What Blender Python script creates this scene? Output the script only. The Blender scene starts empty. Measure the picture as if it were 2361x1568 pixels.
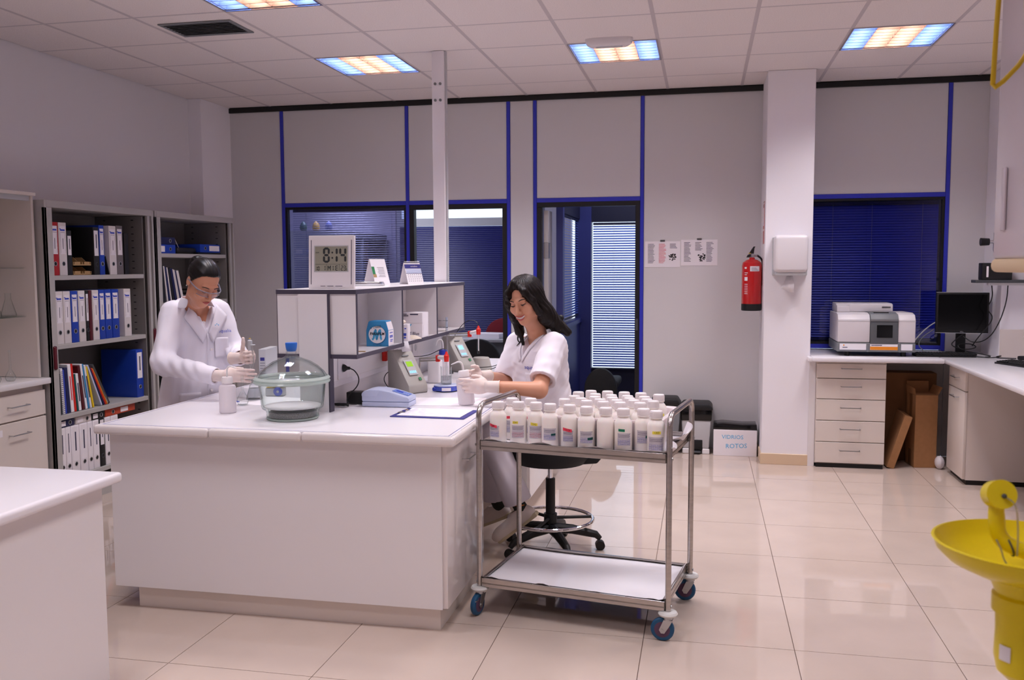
import bpy, bmesh, math, random
import numpy as np
from mathutils import Vector, Matrix, Euler
random.seed(7); rng = np.random.default_rng(7)
scene = bpy.context.scene
COL = scene.collection
PI = math.pi

# ---------------------------------------------------------------- camera, world, exposure
CAM_H, YAW, PITCH, ROLL = 1.556, -0.2086, -0.0817, -0.0047
cam_d = bpy.data.cameras.new('camera'); cam = bpy.data.objects.new('camera', cam_d); COL.objects.link(cam)
_f = Vector((math.sin(YAW)*math.cos(PITCH), math.cos(YAW)*math.cos(PITCH), math.sin(PITCH)))
_r = Vector((math.cos(YAW), -math.sin(YAW), 0)); _u = _r.cross(_f)
_r2 = _r*math.cos(ROLL)+_u*math.sin(ROLL); _u2 = -_r*math.sin(ROLL)+_u*math.cos(ROLL)
cam.matrix_world = Matrix(((_r2.x,_u2.x,-_f.x,0),(_r2.y,_u2.y,-_f.y,0),(_r2.z,_u2.z,-_f.z,CAM_H),(0,0,0,1)))
cam_d.sensor_fit = 'HORIZONTAL'; cam_d.sensor_width = 23.6; cam_d.lens = 2084.627/2361*23.6
cam_d.clip_start = 0.05; cam_d.clip_end = 100
cam_d.dof.use_dof = True; cam_d.dof.focus_distance = 4.4; cam_d.dof.aperture_fstop = 4.0
scene.camera = cam
w = bpy.data.worlds.new('daylight'); scene.world = w; w.use_nodes = True
w.node_tree.nodes['Background'].inputs[0].default_value = (0.72, 0.84, 1.0, 1)
w.node_tree.nodes['Background'].inputs[1].default_value = 1.6
vs = scene.view_settings
vs.view_transform = 'Standard'; vs.look = 'None'; vs.gamma = 1; vs.use_curve_mapping = False
vs.exposure = 0.0
cy_ = scene.cycles
cy_.max_bounces = 6; cy_.diffuse_bounces = 4; cy_.glossy_bounces = 3; cy_.transmission_bounces = 4; cy_.transparent_max_bounces = 14
cy_.caustics_reflective = False; cy_.caustics_refractive = False; cy_.sample_clamp_indirect = 6
TUBE_W = 9.5          # watts of each fluorescent tube
COOL, WARM = (0.73, 0.84, 1.0), (1.0, 0.80, 0.70)
ROW_W = {2: 1.5, 5: 1.1, 8: .98, 11: .85, 14: .8}   # power factor per row, raised towards the back to brighten the rear wall

# ---------------------------------------------------------------- helpers
def S(r, g, b):
    return tuple(((c/255)/12.92 if c/255 <= .04045 else ((c/255+.055)/1.055)**2.4) for c in (r, g, b))
MATS = {}
def mat(name, rgb, rough=.5, metal=0., spec=.5, trans=0., ior=1.45, var=None, bump=None, emit=None, sss=0., coat=0., sheen=0., alpha=1.):
    m = bpy.data.materials.new(name); m.use_nodes = True; nt = m.node_tree; p = nt.nodes['Principled BSDF']
    c = (*S(*rgb), 1)
    p.inputs['Base Color'].default_value = c; p.inputs['Roughness'].default_value = rough
    p.inputs['Metallic'].default_value = metal; p.inputs['Specular IOR Level'].default_value = spec
    p.inputs['Transmission Weight'].default_value = trans; p.inputs['IOR'].default_value = ior
    p.inputs['Coat Weight'].default_value = coat; p.inputs['Alpha'].default_value = alpha
    if sheen: p.inputs['Sheen Weight'].default_value = sheen
    if sss:
        p.inputs['Subsurface Weight'].default_value = sss
        p.inputs['Subsurface Radius'].default_value = (.012, .006, .004); p.inputs['Subsurface Scale'].default_value = 1
    if emit:
        p.inputs['Emission Color'].default_value = (*S(*emit[0]), 1); p.inputs['Emission Strength'].default_value = emit[1]
    tc = None
    if var or bump:
        tc = nt.nodes.new('ShaderNodeTexCoord')
    if var:                                   # (scale, amount[, stretch]) : mottled colour
        n = nt.nodes.new('ShaderNodeTexNoise'); n.inputs['Scale'].default_value = var[0]; n.inputs['Detail'].default_value = 4
        src = tc.outputs['Object']
        if len(var) > 2:
            mp = nt.nodes.new('ShaderNodeMapping'); mp.inputs['Scale'].default_value = var[2]
            nt.links.new(src, mp.inputs[0]); src = mp.outputs[0]
        nt.links.new(src, n.inputs[0])
        mr = nt.nodes.new('ShaderNodeMapRange'); mr.inputs[1].default_value = .3; mr.inputs[2].default_value = .7
        mr.inputs[3].default_value = 1-var[1]; mr.inputs[4].default_value = 1+var[1]*.5
        nt.links.new(n.outputs[0], mr.inputs[0])
        mx = nt.nodes.new('ShaderNodeMix'); mx.data_type = 'RGBA'; mx.blend_type = 'MULTIPLY'; mx.inputs[0].default_value = 1
        mx.inputs[6].default_value = c
        nt.links.new(mr.outputs[0], mx.inputs[7]); nt.links.new(mx.outputs[2], p.inputs['Base Color'])
    if bump:                                  # (scale, strength)
        n = nt.nodes.new('ShaderNodeTexNoise'); n.inputs['Scale'].default_value = bump[0]; n.inputs['Detail'].default_value = 3
        nt.links.new(tc.outputs['Object'], n.inputs[0])
        b = nt.nodes.new('ShaderNodeBump'); b.inputs['Strength'].default_value = bump[1]; b.inputs['Distance'].default_value = .01
        nt.links.new(n.outputs[0], b.inputs['Height']); nt.links.new(b.outputs[0], p.inputs['Normal'])
    MATS[name] = m
    return m
def thin_glass(name, tint, refl=.06, rough=.0):
    """a single-surface pane: mostly see-through, mirror by Fresnel"""
    m = bpy.data.materials.new(name); m.use_nodes = True; nt = m.node_tree; nt.nodes.clear()
    o = nt.nodes.new('ShaderNodeOutputMaterial'); t = nt.nodes.new('ShaderNodeBsdfTransparent'); g = nt.nodes.new('ShaderNodeBsdfGlossy')
    t.inputs[0].default_value = (*S(*tint), 1); g.inputs['Roughness'].default_value = rough
    lw_ = nt.nodes.new('ShaderNodeLayerWeight'); lw_.inputs[0].default_value = .5     # Facing = 1-|N.I|, Schlick reflectance
    p5 = nt.nodes.new('ShaderNodeMath'); p5.operation = 'POWER'; p5.inputs[1].default_value = 5; nt.links.new(lw_.outputs['Facing'], p5.inputs[0])
    ad = nt.nodes.new('ShaderNodeMath'); ad.operation = 'MULTIPLY_ADD'; ad.use_clamp = True; ad.inputs[1].default_value = .8; ad.inputs[2].default_value = .035+refl; nt.links.new(p5.outputs[0], ad.inputs[0])
    mx = nt.nodes.new('ShaderNodeMixShader'); nt.links.new(ad.outputs[0], mx.inputs[0])
    nt.links.new(t.outputs[0], mx.inputs[1]); nt.links.new(g.outputs[0], mx.inputs[2]); nt.links.new(mx.outputs[0], o.inputs[0])
    MATS[name] = m; return m
def lab_glass(name, face, edge):
    """thin laboratory glass: clear face on, tinted towards its edges, Fresnel highlights"""
    m = thin_glass(name, face, .0); nt = m.node_tree
    t = [n for n in nt.nodes if n.type == 'BSDF_TRANSPARENT'][0]
    lw = nt.nodes.new('ShaderNodeLayerWeight'); lw.inputs[0].default_value = .5
    pw = nt.nodes.new('ShaderNodeMath'); pw.operation = 'POWER'; pw.inputs[1].default_value = 4.5; nt.links.new(lw.outputs['Facing'], pw.inputs[0])
    mx = nt.nodes.new('ShaderNodeMix'); mx.data_type = 'RGBA'; mx.inputs[6].default_value = (*S(*face), 1); mx.inputs[7].default_value = (*S(*edge), 1)
    nt.links.new(pw.outputs[0], mx.inputs[0]); nt.links.new(mx.outputs[2], t.inputs[0])
    return m
def translucent(name, rgb, frac=.5, rough=.5):
    m = mat(name, rgb, rough); nt = m.node_tree; p = nt.nodes['Principled BSDF']; o = nt.nodes['Material Output']
    t = nt.nodes.new('ShaderNodeBsdfTranslucent'); t.inputs[0].default_value = (*S(*rgb), 1)
    mx = nt.nodes.new('ShaderNodeMixShader'); mx.inputs[0].default_value = frac
    nt.links.new(p.outputs[0], mx.inputs[1]); nt.links.new(t.outputs[0], mx.inputs[2]); nt.links.new(mx.outputs[0], o.inputs[0])
    return m

class B:
    """collects shapes of ONE part"""
    def __init__(s): s.v = []; s.f = []
    def add(s, vs, fs):
        o = len(s.v); s.v += [tuple(v) for v in vs]; s.f += [tuple(i+o for i in f) for f in fs]; return s
    def bm(s, b):
        b.verts.index_update(); s.add([v.co[:] for v in b.verts], [[v.index for v in f.verts] for f in b.faces]); b.free(); return s
    def box(s, x0, x1, y0, y1, z0, z1, bev=0, seg=2, M=None):
        b = bmesh.new(); bmesh.ops.create_cube(b, size=1)
        for v in b.verts: v.co = Vector(((x0+x1)/2+v.co.x*(x1-x0), (y0+y1)/2+v.co.y*(y1-y0), (z0+z1)/2+v.co.z*(z1-z0)))
        if bev: bmesh.ops.bevel(b, geom=b.edges[:], offset=bev, segments=seg, affect='EDGES', profile=.5)
        if M is not None: b.transform(M)
        return s.bm(b)
    def cyl(s, p0, p1, r0, r1=None, n=16, caps=True):
        r1 = r0 if r1 is None else r1; p0 = Vector(p0); p1 = Vector(p1); d = (p1-p0).normalized()
        a = d.orthogonal().normalized(); c = d.cross(a)
        vs = []; fs = []
        for i in range(n):
            t = 2*PI*i/n; e = a*math.cos(t)+c*math.sin(t); vs += [p0+e*r0, p1+e*r1]
        for i in range(n):
            j = (i+1) % n; fs.append((2*i, 2*j, 2*j+1, 2*i+1))
        if caps: fs += [tuple(2*i for i in range(n))[::-1], tuple(2*i+1 for i in range(n))]
        return s.add(vs, fs)
    def lathe(s, prof, c=(0,0,0), n=32, M=None):
        vs = []; fs = []; k = len(prof); c = Vector(c)
        for i in range(n):
            t = 2*PI*i/n
            for r, z in prof: vs.append(Vector((r*math.cos(t), r*math.sin(t), z)))
        for i in range(n):
            j = (i+1) % n
            for q in range(k-1): fs.append((i*k+q, j*k+q, j*k+q+1, i*k+q+1))
        if M is not None: vs = [M @ v for v in vs]
        vs = [v+c for v in vs]
        return s.add(vs, fs)
    def tube(s, pts, r, n=8, caps=True, smooth=0):
        P = [Vector(p) for p in pts]
        for _ in range(smooth):
            Q = [P[0]]
            for a, b in zip(P[:-1], P[1:]): Q += [a*.75+b*.25, a*.25+b*.75]
            P = Q+[P[-1]]
        rs = r if hasattr(r, '__len__') else [r]*len(P)
        if len(rs) != len(P): rs = list(np.interp(np.linspace(0, 1, len(P)), np.linspace(0, 1, len(rs)), rs))
        vs = []; fs = []; a = None
        for i, p in enumerate(P):
            d = (P[min(i+1, len(P)-1)]-P[max(i-1, 0)])
            d = d.normalized() if d.length > 1e-9 else Vector((0,0,1))
            a = d.orthogonal().normalized() if a is None else (a-d*a.dot(d)).normalized()
            c = d.cross(a)
            for q in range(n):
                t = 2*PI*q/n; vs.append(p+(a*math.cos(t)+c*math.sin(t))*rs[i])
        for i in range(len(P)-1):
            for q in range(n):
                q2 = (q+1) % n; fs.append((i*n+q, i*n+q2, (i+1)*n+q2, (i+1)*n+q))
        if caps: fs += [tuple(range(n))[::-1], tuple((len(P)-1)*n+q for q in range(n))]
        return s.add(vs, fs)
    def prism(s, poly, axis, lo, hi, bev=0):
        """poly: 2D outline; axis 'x': (y,z), 'y': (x,z), 'z': (x,y)"""
        n = len(poly)
        def P(a, b, t): return {'x': (t, a, b), 'y': (a, t, b), 'z': (a, b, t)}[axis]
        vs = [P(a, b, lo) for a, b in poly]+[P(a, b, hi) for a, b in poly]
        fs = [tuple(range(n)), tuple(range(n, 2*n))[::-1]]+[(i, i+n, (i+1) % n+n, (i+1) % n) for i in range(n)]
        b = bmesh.new(); vv = [b.verts.new(v) for v in vs]
        for f in fs: b.faces.new([vv[i] for i in f])
        bmesh.ops.recalc_face_normals(b, faces=b.faces[:])
        if bev: bmesh.ops.bevel(b, geom=b.edges[:], offset=bev, segments=2, affect='EDGES', profile=.5)
        return s.bm(b)
    def ball(s, c, rx, ry=None, rz=None, n=16, m=10):
        ry = rx if ry is None else ry; rz = rx if rz is None else rz; c = Vector(c)
        b = bmesh.new(); bmesh.ops.create_uvsphere(b, u_segments=n, v_segments=m, radius=1)
        for v in b.verts: v.co = Vector((v.co.x*rx, v.co.y*ry, v.co.z*rz))+c
        return s.bm(b)
    def torus(s, c, R, r, n=40, m=10, M=None):
        vs = []; fs = []; c = Vector(c)
        for i in range(n):
            t = 2*PI*i/n
            for j in range(m):
                q = 2*PI*j/m; v = Vector(((R+r*math.cos(q))*math.cos(t), (R+r*math.cos(q))*math.sin(t), r*math.sin(q)))
                vs.append((M @ v if M is not None else v)+c)
        for i in range(n):
            for j in range(m): fs.append((i*m+j, ((i+1) % n)*m+j, ((i+1) % n)*m+(j+1) % m, i*m+(j+1) % m))
        return s.add(vs, fs)
    def xf(s, M):
        s.v = [tuple(M @ Vector(v)) for v in s.v]; return s
    def mesh(s, name, sharp=35):
        me = bpy.data.meshes.new(name); me.from_pydata(s.v, [], s.f); me.update()
        b = bmesh.new(); b.from_mesh(me); bmesh.ops.recalc_face_normals(b, faces=b.faces[:]); b.to_mesh(me); b.free()
        if sharp:
            me.polygons.foreach_set('use_smooth', [True]*len(me.polygons)); me.set_sharp_from_angle(angle=math.radians(sharp))
        return me
def obj(name, data, m=None, parent=None, loc=None, rot=None):
    """link a mesh (or a B) as ONE object"""
    if isinstance(data, B): data = data.mesh(name)
    if m is not None:
        data.materials.clear(); data.materials.append(MATS[m] if isinstance(m, str) else m)
    o = bpy.data.objects.new(name, data); COL.objects.link(o)
    if parent is not None: o.parent = parent
    if loc is not None: o.location = loc
    if rot is not None: o.rotation_euler = rot
    return o
def tag(o, label, cat, group=None, kind=None):
    o['label'] = label; o['category'] = cat
    if group: o['group'] = group
    if kind: o['kind'] = kind
    return o
def thing(name, label, cat, loc=(0,0,0), rz=0, group=None, rot=None):
    o = bpy.data.objects.new(name, None); COL.objects.link(o); o.empty_display_size = .05
    o.location = loc; o.rotation_euler = rot if rot else (0, 0, rz)
    return tag(o, label, cat, group)
def struct(name, data, m=None, label=None, cat=None):
    o = obj(name, data, m) if data is not None else bpy.data.objects.new(name, None)
    if data is None: COL.objects.link(o)
    o['kind'] = 'structure'
    if label: o['label'] = label; o['category'] = cat
    return o
def dup(root, loc=None, rz=None, label=None):
    r = root.copy(); COL.objects.link(r)
    if loc is not None: r.location = loc
    if rz is not None: r.rotation_euler = (0, 0, rz)
    if label: r['label'] = label
    for ch in list(root.children):
        c = ch.copy(); COL.objects.link(c); c.parent = r
        for g in ch.children:
            d = g.copy(); COL.objects.link(d); d.parent = c
    return r
def text(s, size, o, right, up, m, parent=None, name='lettering', ext=.0004, align='CENTER', shear=0., bold=0., sx=1.):
    """real lettering lying on a surface; o = centre, right/up = directions"""
    cu = bpy.data.curves.new('t', 'FONT'); cu.body = s; cu.size = size; cu.align_x = align; cu.align_y = 'CENTER'
    cu.extrude = ext; cu.shear = shear; cu.offset = bold; cu.resolution_u = 2
    t = bpy.data.objects.new('t', cu); me = bpy.data.meshes.new_from_object(t); bpy.data.objects.remove(t); bpy.data.curves.remove(cu)
    R = Vector(right).normalized(); U = Vector(up).normalized(); N = R.cross(U)
    M = Matrix(((R.x*sx, U.x, N.x, o[0]), (R.y*sx, U.y, N.y, o[1]), (R.z*sx, U.z, N.z, o[2]), (0,0,0,1)))
    me.transform(M)
    return obj(name, me, m, parent)
def strips(b, o, right, up, rows, t=.0004):
    """rows of flat print: (u0,u1,v0,v1) rectangles on a surface"""
    o = Vector(o); R = Vector(right).normalized(); U = Vector(up).normalized(); N = R.cross(U)
    for u0, u1, v0, v1 in rows:
        q = [o+R*u+U*v+N*t for u, v in ((u0,v0),(u1,v0),(u1,v1),(u0,v1))]
        b.add(q, [(0,1,2,3)])
    return b
def rz(a): return Matrix.Rotation(a, 4, 'Z')
def T(x, y, z): return Matrix.Translation((x, y, z))
def lerp(a, b, t): return a+(b-a)*t
# ---------------------------------------------------------------- materials
mat('wall_paint', (226,222,226), .85, bump=(300,.02))
mat('ceiling_tile', (236,226,224), .95, var=(160,.10), bump=(220,.25))
mat('ceiling_grid', (200,190,192), .6)
mat('floor_tile', (199,181,170), .04, spec=.5, var=(3.5,.05))
mat('grout', (120,100,92), .9)
mat('panel_grey', (214,211,213), .55, bump=(500,.03))
mat('blue_trim', (50,58,186), .35)
mat('black_trim', (16,15,17), .45)
mat('column_white', (242,238,244), .7)
mat('skirting', (216,190,160), .3)
mat('laminate', (228,223,225), .28, spec=.5)
mat('laminate_top', (238,234,240), .22)
mat('laminate_warm', (224,213,206), .35)
mat('laminate_gloss', (228,220,220), .12)
mat('edge_dark', (66,60,76), .5)
mat('edge_blue', (52,52,130), .5)
mat('black', (18,18,20), .5)
mat('black_gloss', (14,14,16), .12)
mat('rubber', (24,24,26), .7)
mat('dark_grey', (70,72,76), .5)
mat('mid_grey', (120,122,126), .5)
mat('light_grey', (190,190,194), .45)
mat('cabinet_metal', (178,174,172), .45)
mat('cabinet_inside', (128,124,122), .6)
mat('tambour', (150,144,142), .55)
mat('maroon', (92,20,34), .35)
mat('steel', (186,180,176), .24, metal=1., var=(18,.12,(1,1,6)))
mat('chrome', (225,225,230), .06, metal=1.)
mat('zinc', (190,190,192), .3, metal=1.)
mat('aluminium', (205,206,212), .22, metal=1.)
mat('white_plastic', (232,228,230), .35)
mat('hdpe', (248,240,236), .38, sss=.25)
mat('hdpe_cap', (240,232,234), .4)
translucent('hdpe_clear', (246,240,244), .40, .3); translucent('tub_plastic', (248,240,242), .40, .35)
mat('paper', (240,234,240), .8)
mat('paper_white', (244,240,246), .8)
mat('ink', (60,58,84), .8); mat('ink_red', (214,70,84), .8); mat('ink_blue', (60,80,190), .8); mat('ink_black', (22,20,26), .7)
mat('tape_red', (240,66,92), .5); mat('tape_yellow', (244,226,84), .5); mat('tape_green', (22,140,104), .5); mat('tape_dark', (14,84,84), .5)
mat('label_paper', (206,199,208), .7)
mat('wheel_blue', (24,78,116), .5); mat('wheel_hub', (88,58,84), .5); mat('bumper', (214,212,210), .5)
mat('red_paint', (196,22,26), .25, coat=.4)
mat('red_plastic', (222,40,30), .35)
mat('yellow_plastic', (238,214,20), .3, sss=.05)
mat('yellow_rod', (226,190,40), .35)
mat('cardboard', (164,118,78), .85, var=(30,.08)); mat('cardboard_dark', (120,82,52), .85); mat('tape_brown', (120,84,52), .3)
mat('binder_white', (224,216,216), .5); mat('binder_blue', (22,62,172), .45); mat('binder_red', (176,22,30), .45)
mat('binder_black', (22,21,24), .5); mat('binder_grey', (112,104,106), .5); mat('binder_navy', (26,30,78), .5); mat('binder_maroon', (84,14,26), .5); mat('binder_orange', (190,72,44), .5)
mat('tan', (176,142,98), .6)
lab_glass('clear_glass', (253,254,254), (176,190,190)); lab_glass('green_glass', (250,253,252), (146,176,164))
translucent('flange_glass', (222,232,227), .6, .12); lab_glass('liquid', (226,228,230), (190,194,198))
thin_glass('pane', (214,216,226), .02); thin_glass('tint_pane', (96,98,150), .05); thin_glass('shelf_glass', (196,214,210), .08)
thin_glass('dark_pane', (196,198,222), .03)
mat('silica', (150,144,146), .9, var=(260,.5), bump=(400,.8))
mat('stopper_blue', (40,108,200), .4)
mat('instrument_grey', (176,172,166), .45); mat('instrument_lilac', (196,204,232), .4); mat('instrument_white', (226,220,224), .35)
mat('instrument_dark', (92,96,100), .45); mat('window_black', (14,15,18), .12)
mat('lcd_green', (140,190,20), .3, emit=((150,210,30), .35)); mat('lcd_cyan', (150,210,230), .3, emit=((140,220,245), .6)); mat('lcd', (150,148,134), .25)
mat('lcd_ink', (48,52,54), .4)
mat('btn_blue', (110,140,220), .4); mat('btn_green', (40,130,80), .5)
mat('stir_blue', (74,92,190), .4)
mat('cap_blue', (44,60,170), .45)
mat('orange', (240,146,36), .5); mat('yellow', (240,204,30), .5)
mat('box_blue', (52,140,196), .6); mat('cyan', (76,178,226), .6); mat('parafilm_dark', (28,96,150), .6)
mat('clear_plastic', (240,238,244), .1, trans=.92, ior=1.3)
mat('latex', (232,212,206), .55, sss=.12); mat('latex_cuff', (236,222,206), .55)
mat('coat', (236,232,244), .8, bump=(900,.06), sheen=.2); mat('scrub', (240,234,244), .8, bump=(900,.06), sheen=.2)
mat('trouser', (224,216,226), .8); mat('shoe', (226,212,206), .5); mat('shoe_sole', (206,190,160), .6)
mat('skin_a', (214,152,122), .45, sss=.15); mat('skin_b', (220,160,130), .45, sss=.15)
mat('hair_dark', (15,11,11), .38, spec=.35, var=(60,.4,(1,1,.15)), bump=(420,.10)); mat('hair_brown', (22,14,12), .42, spec=.3, var=(50,.4,(1,1,.15)), bump=(420,.10))
mat('lip', (190,92,88), .35); mat('lip_b', (188,92,86), .35); mat('brow', (42,26,22), .6); mat('eye_white', (236,232,230), .2); mat('iris', (44,28,20), .15); mat('teeth', (244,238,232), .25)
mat('lens_frame', (206,206,226), .1, trans=.6, ior=1.3); thin_glass('lens_pane', (240,238,246), .03)
mat('navy_panel', (52,58,120), .5); mat('navy_dark', (24,26,52), .6)
mat('slat_blue', (16,20,104), .4); mat('slat_navy', (30,36,120), .4); translucent('slat_day', (84,112,206), .15, .4); mat('slat_bright', (66,80,236), .35); mat('slat_grey', (80,80,110), .45)
mat('office_wall', (196,192,206), .8); mat('office_floor', (196,180,170), .2); mat('chair_red', (118,16,30), .8); mat('chair_black', (20,20,22), .75)
mat('egg_green', (70,96,84), .4); mat('egg_yellow', (190,150,60), .4); mat('egg_blue', (84,96,150), .4)
mat('near_cabinet', (206,196,204), .18, spec=.5); mat('near_edge', (220,196,160), .5)
mat('sock', (40,44,40), .9); mat('orange_sock', (200,110,30), .9)
# ---------------------------------------------------------------- room shell
WL, WR, WB, WF, CZ = -4.44, 2.95, 7.80, -2.2, 3.024       # left, right, back, rear walls, ceiling height
# floor of large polished tiles
s = .6068; fx, fy = .379, 3.704
floor = struct('floor', B().box(-4.6, 3.1, WF-.1, WB+.02, -.06, -.004), 'grout', 'cream polished ceramic tile floor', 'floor')
g = .0016
def clip_tile(x0, x1, y0, y1): return max(x0, WL), min(x1, WR), max(y0, WF), min(y1, WB)
tile_me = B().box(-s/2+g, s/2-g, -s/2+g, s/2-g, -.012, 0).mesh('tile'); tile_me.materials.append(MATS['floor_tile'])
for i in range(-9, 6):
    for j in range(-10, 8):
        x0, x1, y0, y1 = fx+i*s, fx+(i+1)*s, fy+j*s, fy+(j+1)*s
        c = clip_tile(x0, x1, y0, y1)
        if c[1]-c[0] < .02 or c[3]-c[2] < .02: continue
        if c == (x0, x1, y0, y1): obj('tile', tile_me, None, floor, ((x0+x1)/2, (y0+y1)/2, 0))
        else: obj('tile', B().box(c[0]+g, c[1]-g, c[2]+g, c[3]-g, -.012, 0), 'floor_tile', floor)
# suspended ceiling
cx, cy, ct = -1.5106, 7.89, .6
LIGHTS = {(i, j) for i in (-2, 1, 4) for j in (2, 5, 8, 11, 14)}-{(4, 11), (4, 14)}
ceil_ = struct('ceiling', None); ceil_['label'] = 'suspended ceiling of white mineral fibre tiles'; ceil_['category'] = 'ceiling'
obj('slab', B().box(WL-.2, WR+.2, WF-.2, WB+.15, CZ+.20, CZ+.28), 'wall_paint', ceil_)
ctile = B().box(-ct/2+.010, ct/2-.010, -ct/2+.010, ct/2-.010, .000, .015, .001, 1).mesh('ceiling_tile'); ctile.materials.append(MATS['ceiling_tile'])
VENT = (-3, 4)
for i in range(-5, 8):
    for j in range(0, 17):
        if (i, j) in LIGHTS: continue
        x0, x1 = cx+i*ct, cx+(i+1)*ct; y1, y0 = cy-j*ct, cy-(j+1)*ct
        c = (max(x0, WL), min(x1, WR), max(y0, WF), min(y1, WB))
        if c[1]-c[0] < .03 or c[3]-c[2] < .03: continue
        if c == (x0, x1, y0, y1): obj('ceiling_tile', ctile, None, ceil_, ((x0+x1)/2, (y0+y1)/2, CZ))
        else: obj('ceiling_tile', B().box(c[0]+.010, c[1]-.010, c[2]+.010, c[3]-.010, CZ, CZ+.015), 'ceiling_tile', ceil_)
for i in range(-5, 9):
    x = cx+i*ct
    if WL < x < WR: obj('grid_runner', B().box(x-.012, x+.012, WF, WB, CZ-.001, CZ+.03), 'ceiling_grid', ceil_)
for j in range(0, 18):
    y = cy-j*ct
    if WF < y < WB: obj('grid_cross_tee', B().box(WL, WR, y-.0095, y+.0095, CZ+.0002, CZ+.029), 'ceiling_grid', ceil_)
# side and rear walls
struct('wall_left', B().box(WL-.12, WL, WF, WB+.1, -.02, CZ+.2), 'wall_paint', 'plain pale lilac grey wall behind the metal cabinets', 'wall')
struct('trim_1', B().box(WL, -4.315, 7.30, WB, 0, CZ-.001), 'column_white', 'white pilaster in the left corner of the room', 'pilaster')
struct('wall_right', B().box(WR, WR+.12, WF, WB+.1, -.02, CZ+.2), 'wall_paint')
struct('wall_front', B().box(WL-.12, WR+.12, WF-.12, WF, -.02, CZ+.2), 'wall_paint')
# columns
colA = struct('trim_2', B().box(.46, .81, 7.25, WB, 0, CZ-.001, .004, 1), 'column_white', 'white square column carrying the towel dispenser', 'column')
obj('skirting_board', B().box(.45, .82, 7.238, WB, 0, .085, .002, 1), 'skirting', colA)
colB = struct('trim_3', B().box(2.17, WR, 7.35, WB, 0, CZ-.001, .003, 1), 'column_white', 'white boxed corner column behind the monitor', 'column')
# rear partition: grey panels, blue mullions, black rail
wb = struct('wall_back', None); wb['label'] = 'grey panelled partition with blue frames'; wb['category'] = 'wall'
def panel(x0, x1, z0, z1): obj('panel', B().box(x0+.002, x1-.002, WB, WB+.06, z0, z1, .0015, 1), 'panel_grey', wb)
def mull(x, z0=0, z1=2.985, w=.030): obj('mullion', B().box(x-w/2, x+w/2, WB-.008, WB+.07, z0, z1, .002, 1), 'blue_trim', wb)
def hbar(x0, x1, z, h=.036): obj('transom', B().box(x0, x1, WB-.007, WB+.069, z-h/2, z+h/2, .002, 1), 'blue_trim', wb)
obj('top_rail', B().box(-4.33, 2.17, WB-.02, WB+.07, 2.975, 3.018, .003, 1), 'black_trim', wb)
obj('corner_post', B().box(-4.345, -4.318, WB-.012, WB+.07, 0, 2.99, .002, 1), 'black_trim', wb)
obj('head_closure', B().box(WL-.1, WR+.1, WB+.06, WB+.12, 2.98, CZ+.25), 'black_trim', wb)
X1, X2, X3, X4, X5, X6 = -3.80, -2.60, -1.675, -1.44, -.518, 1.885
for x in (X1, X2, X3, X4, X5): mull(x)
mull(X6, .86)
ZH = 2.122
panel(-4.32, X1-.015, 0, 2.98); panel(X1+.015, X2-.015, ZH+.018, 2.98); panel(X2+.015, X3-.015, ZH+.018, 2.98)
panel(X3+.015, X4-.015, 0, 2.98); panel(X4+.015, X5-.015, ZH+.018, 2.98); panel(X5+.015, .47, 0, 2.98)
panel(.80, X6-.015, ZH+.0, 2.98); panel(X6+.015, 2.18, 0, 2.98)
panel(X1+.015, X2-.015, 0, .93); panel(.80, X6+.015, 0, .86)
hbar(X1+.015, X2-.015, ZH); hbar(X2+.015, X3-.015, ZH); hbar(X4+.015, X5-.015, ZH); hbar(.80, X6-.015, ZH-.015)
hbar(X1+.015, X2-.015, .945); hbar(.80, X6-.015, .885)
def frame(b, x0, x1, z0, z1, w, y0, y1, bottom=True):
    b.box(x0, x1, y0, y1, z1-w, z1, .002, 1).box(x0, x0+w, y0, y1, z0, z1-w, .002, 1).box(x1-w, x1, y0, y1, z0, z1-w, .002, 1)
    if bottom: b.box(x0+w, x1-w, y0, y1, z0, z0+w, .002, 1)
    return b
def blind(label, x0, x1, z0, z1, y, pitch, tilt, m, wslat=.025, rail='slat_navy', group='venetian blinds', along='x', cords=(.12, .88), yaxis=None):
    """venetian blind: head rail, cords and one object per slat (shared mesh)"""
    L = x1-x0
    root = thing('venetian_blind', label, 'blind', ((x0+x1)/2, y, z1) if along == 'x' else (y, (x0+x1)/2, z1), 0 if along == 'x' else PI/2, group)
    n = 5; vs = []
    for e in (-L/2, L/2):
        for q in range(n):
            t = (q/(n-1)-.5); vs.append((e, t*wslat, .0016*(1-4*t*t)))
    sl = B().add(vs, [(q, q+1, n+q+1, n+q) for q in range(n-1)]).mesh('slat', 80); sl.materials.append(MATS[m])
    obj('head_rail', B().box(-L/2, L/2, -.013, .013, -.024, 0, .002, 1), rail, root)
    k = int((z1-z0-.05)/pitch)
    for q in range(k): obj('slat', sl, None, root, (0, 0, -.04-q*pitch), (tilt, 0, 0))
    obj('bottom_rail', B().box(-L/2, L/2, -.012, .012, -.04-k*pitch-.01, -.04-k*pitch+.002, .002, 1), rail, root)
    for c in cords: obj('ladder_cord', B().cyl((-L/2+c*L, -.014, -.02), (-L/2+c*L, -.014, -.04-k*pitch), .0011, n=5), 'light_grey', root)
    return root
# window 1: office window, blinds open behind the pane
w1 = struct('window_1', frame(B(), X1+.015, X2-.015, .963, ZH-.018, .022, WB+.0, WB+.05), 'black_trim', 'black framed office window above the shelf unit', 'window')
obj('pane', B().box(X1+.03, X2-.03, WB+.015, WB+.019, .975, ZH-.03), 'dark_pane', w1)
blind('open grey blind inside the office window behind the digital clock', X1+.055, X2-.045, .99, 2.085, WB+.085, .0205, math.radians(13), 'slat_navy', wslat=.022)
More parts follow.
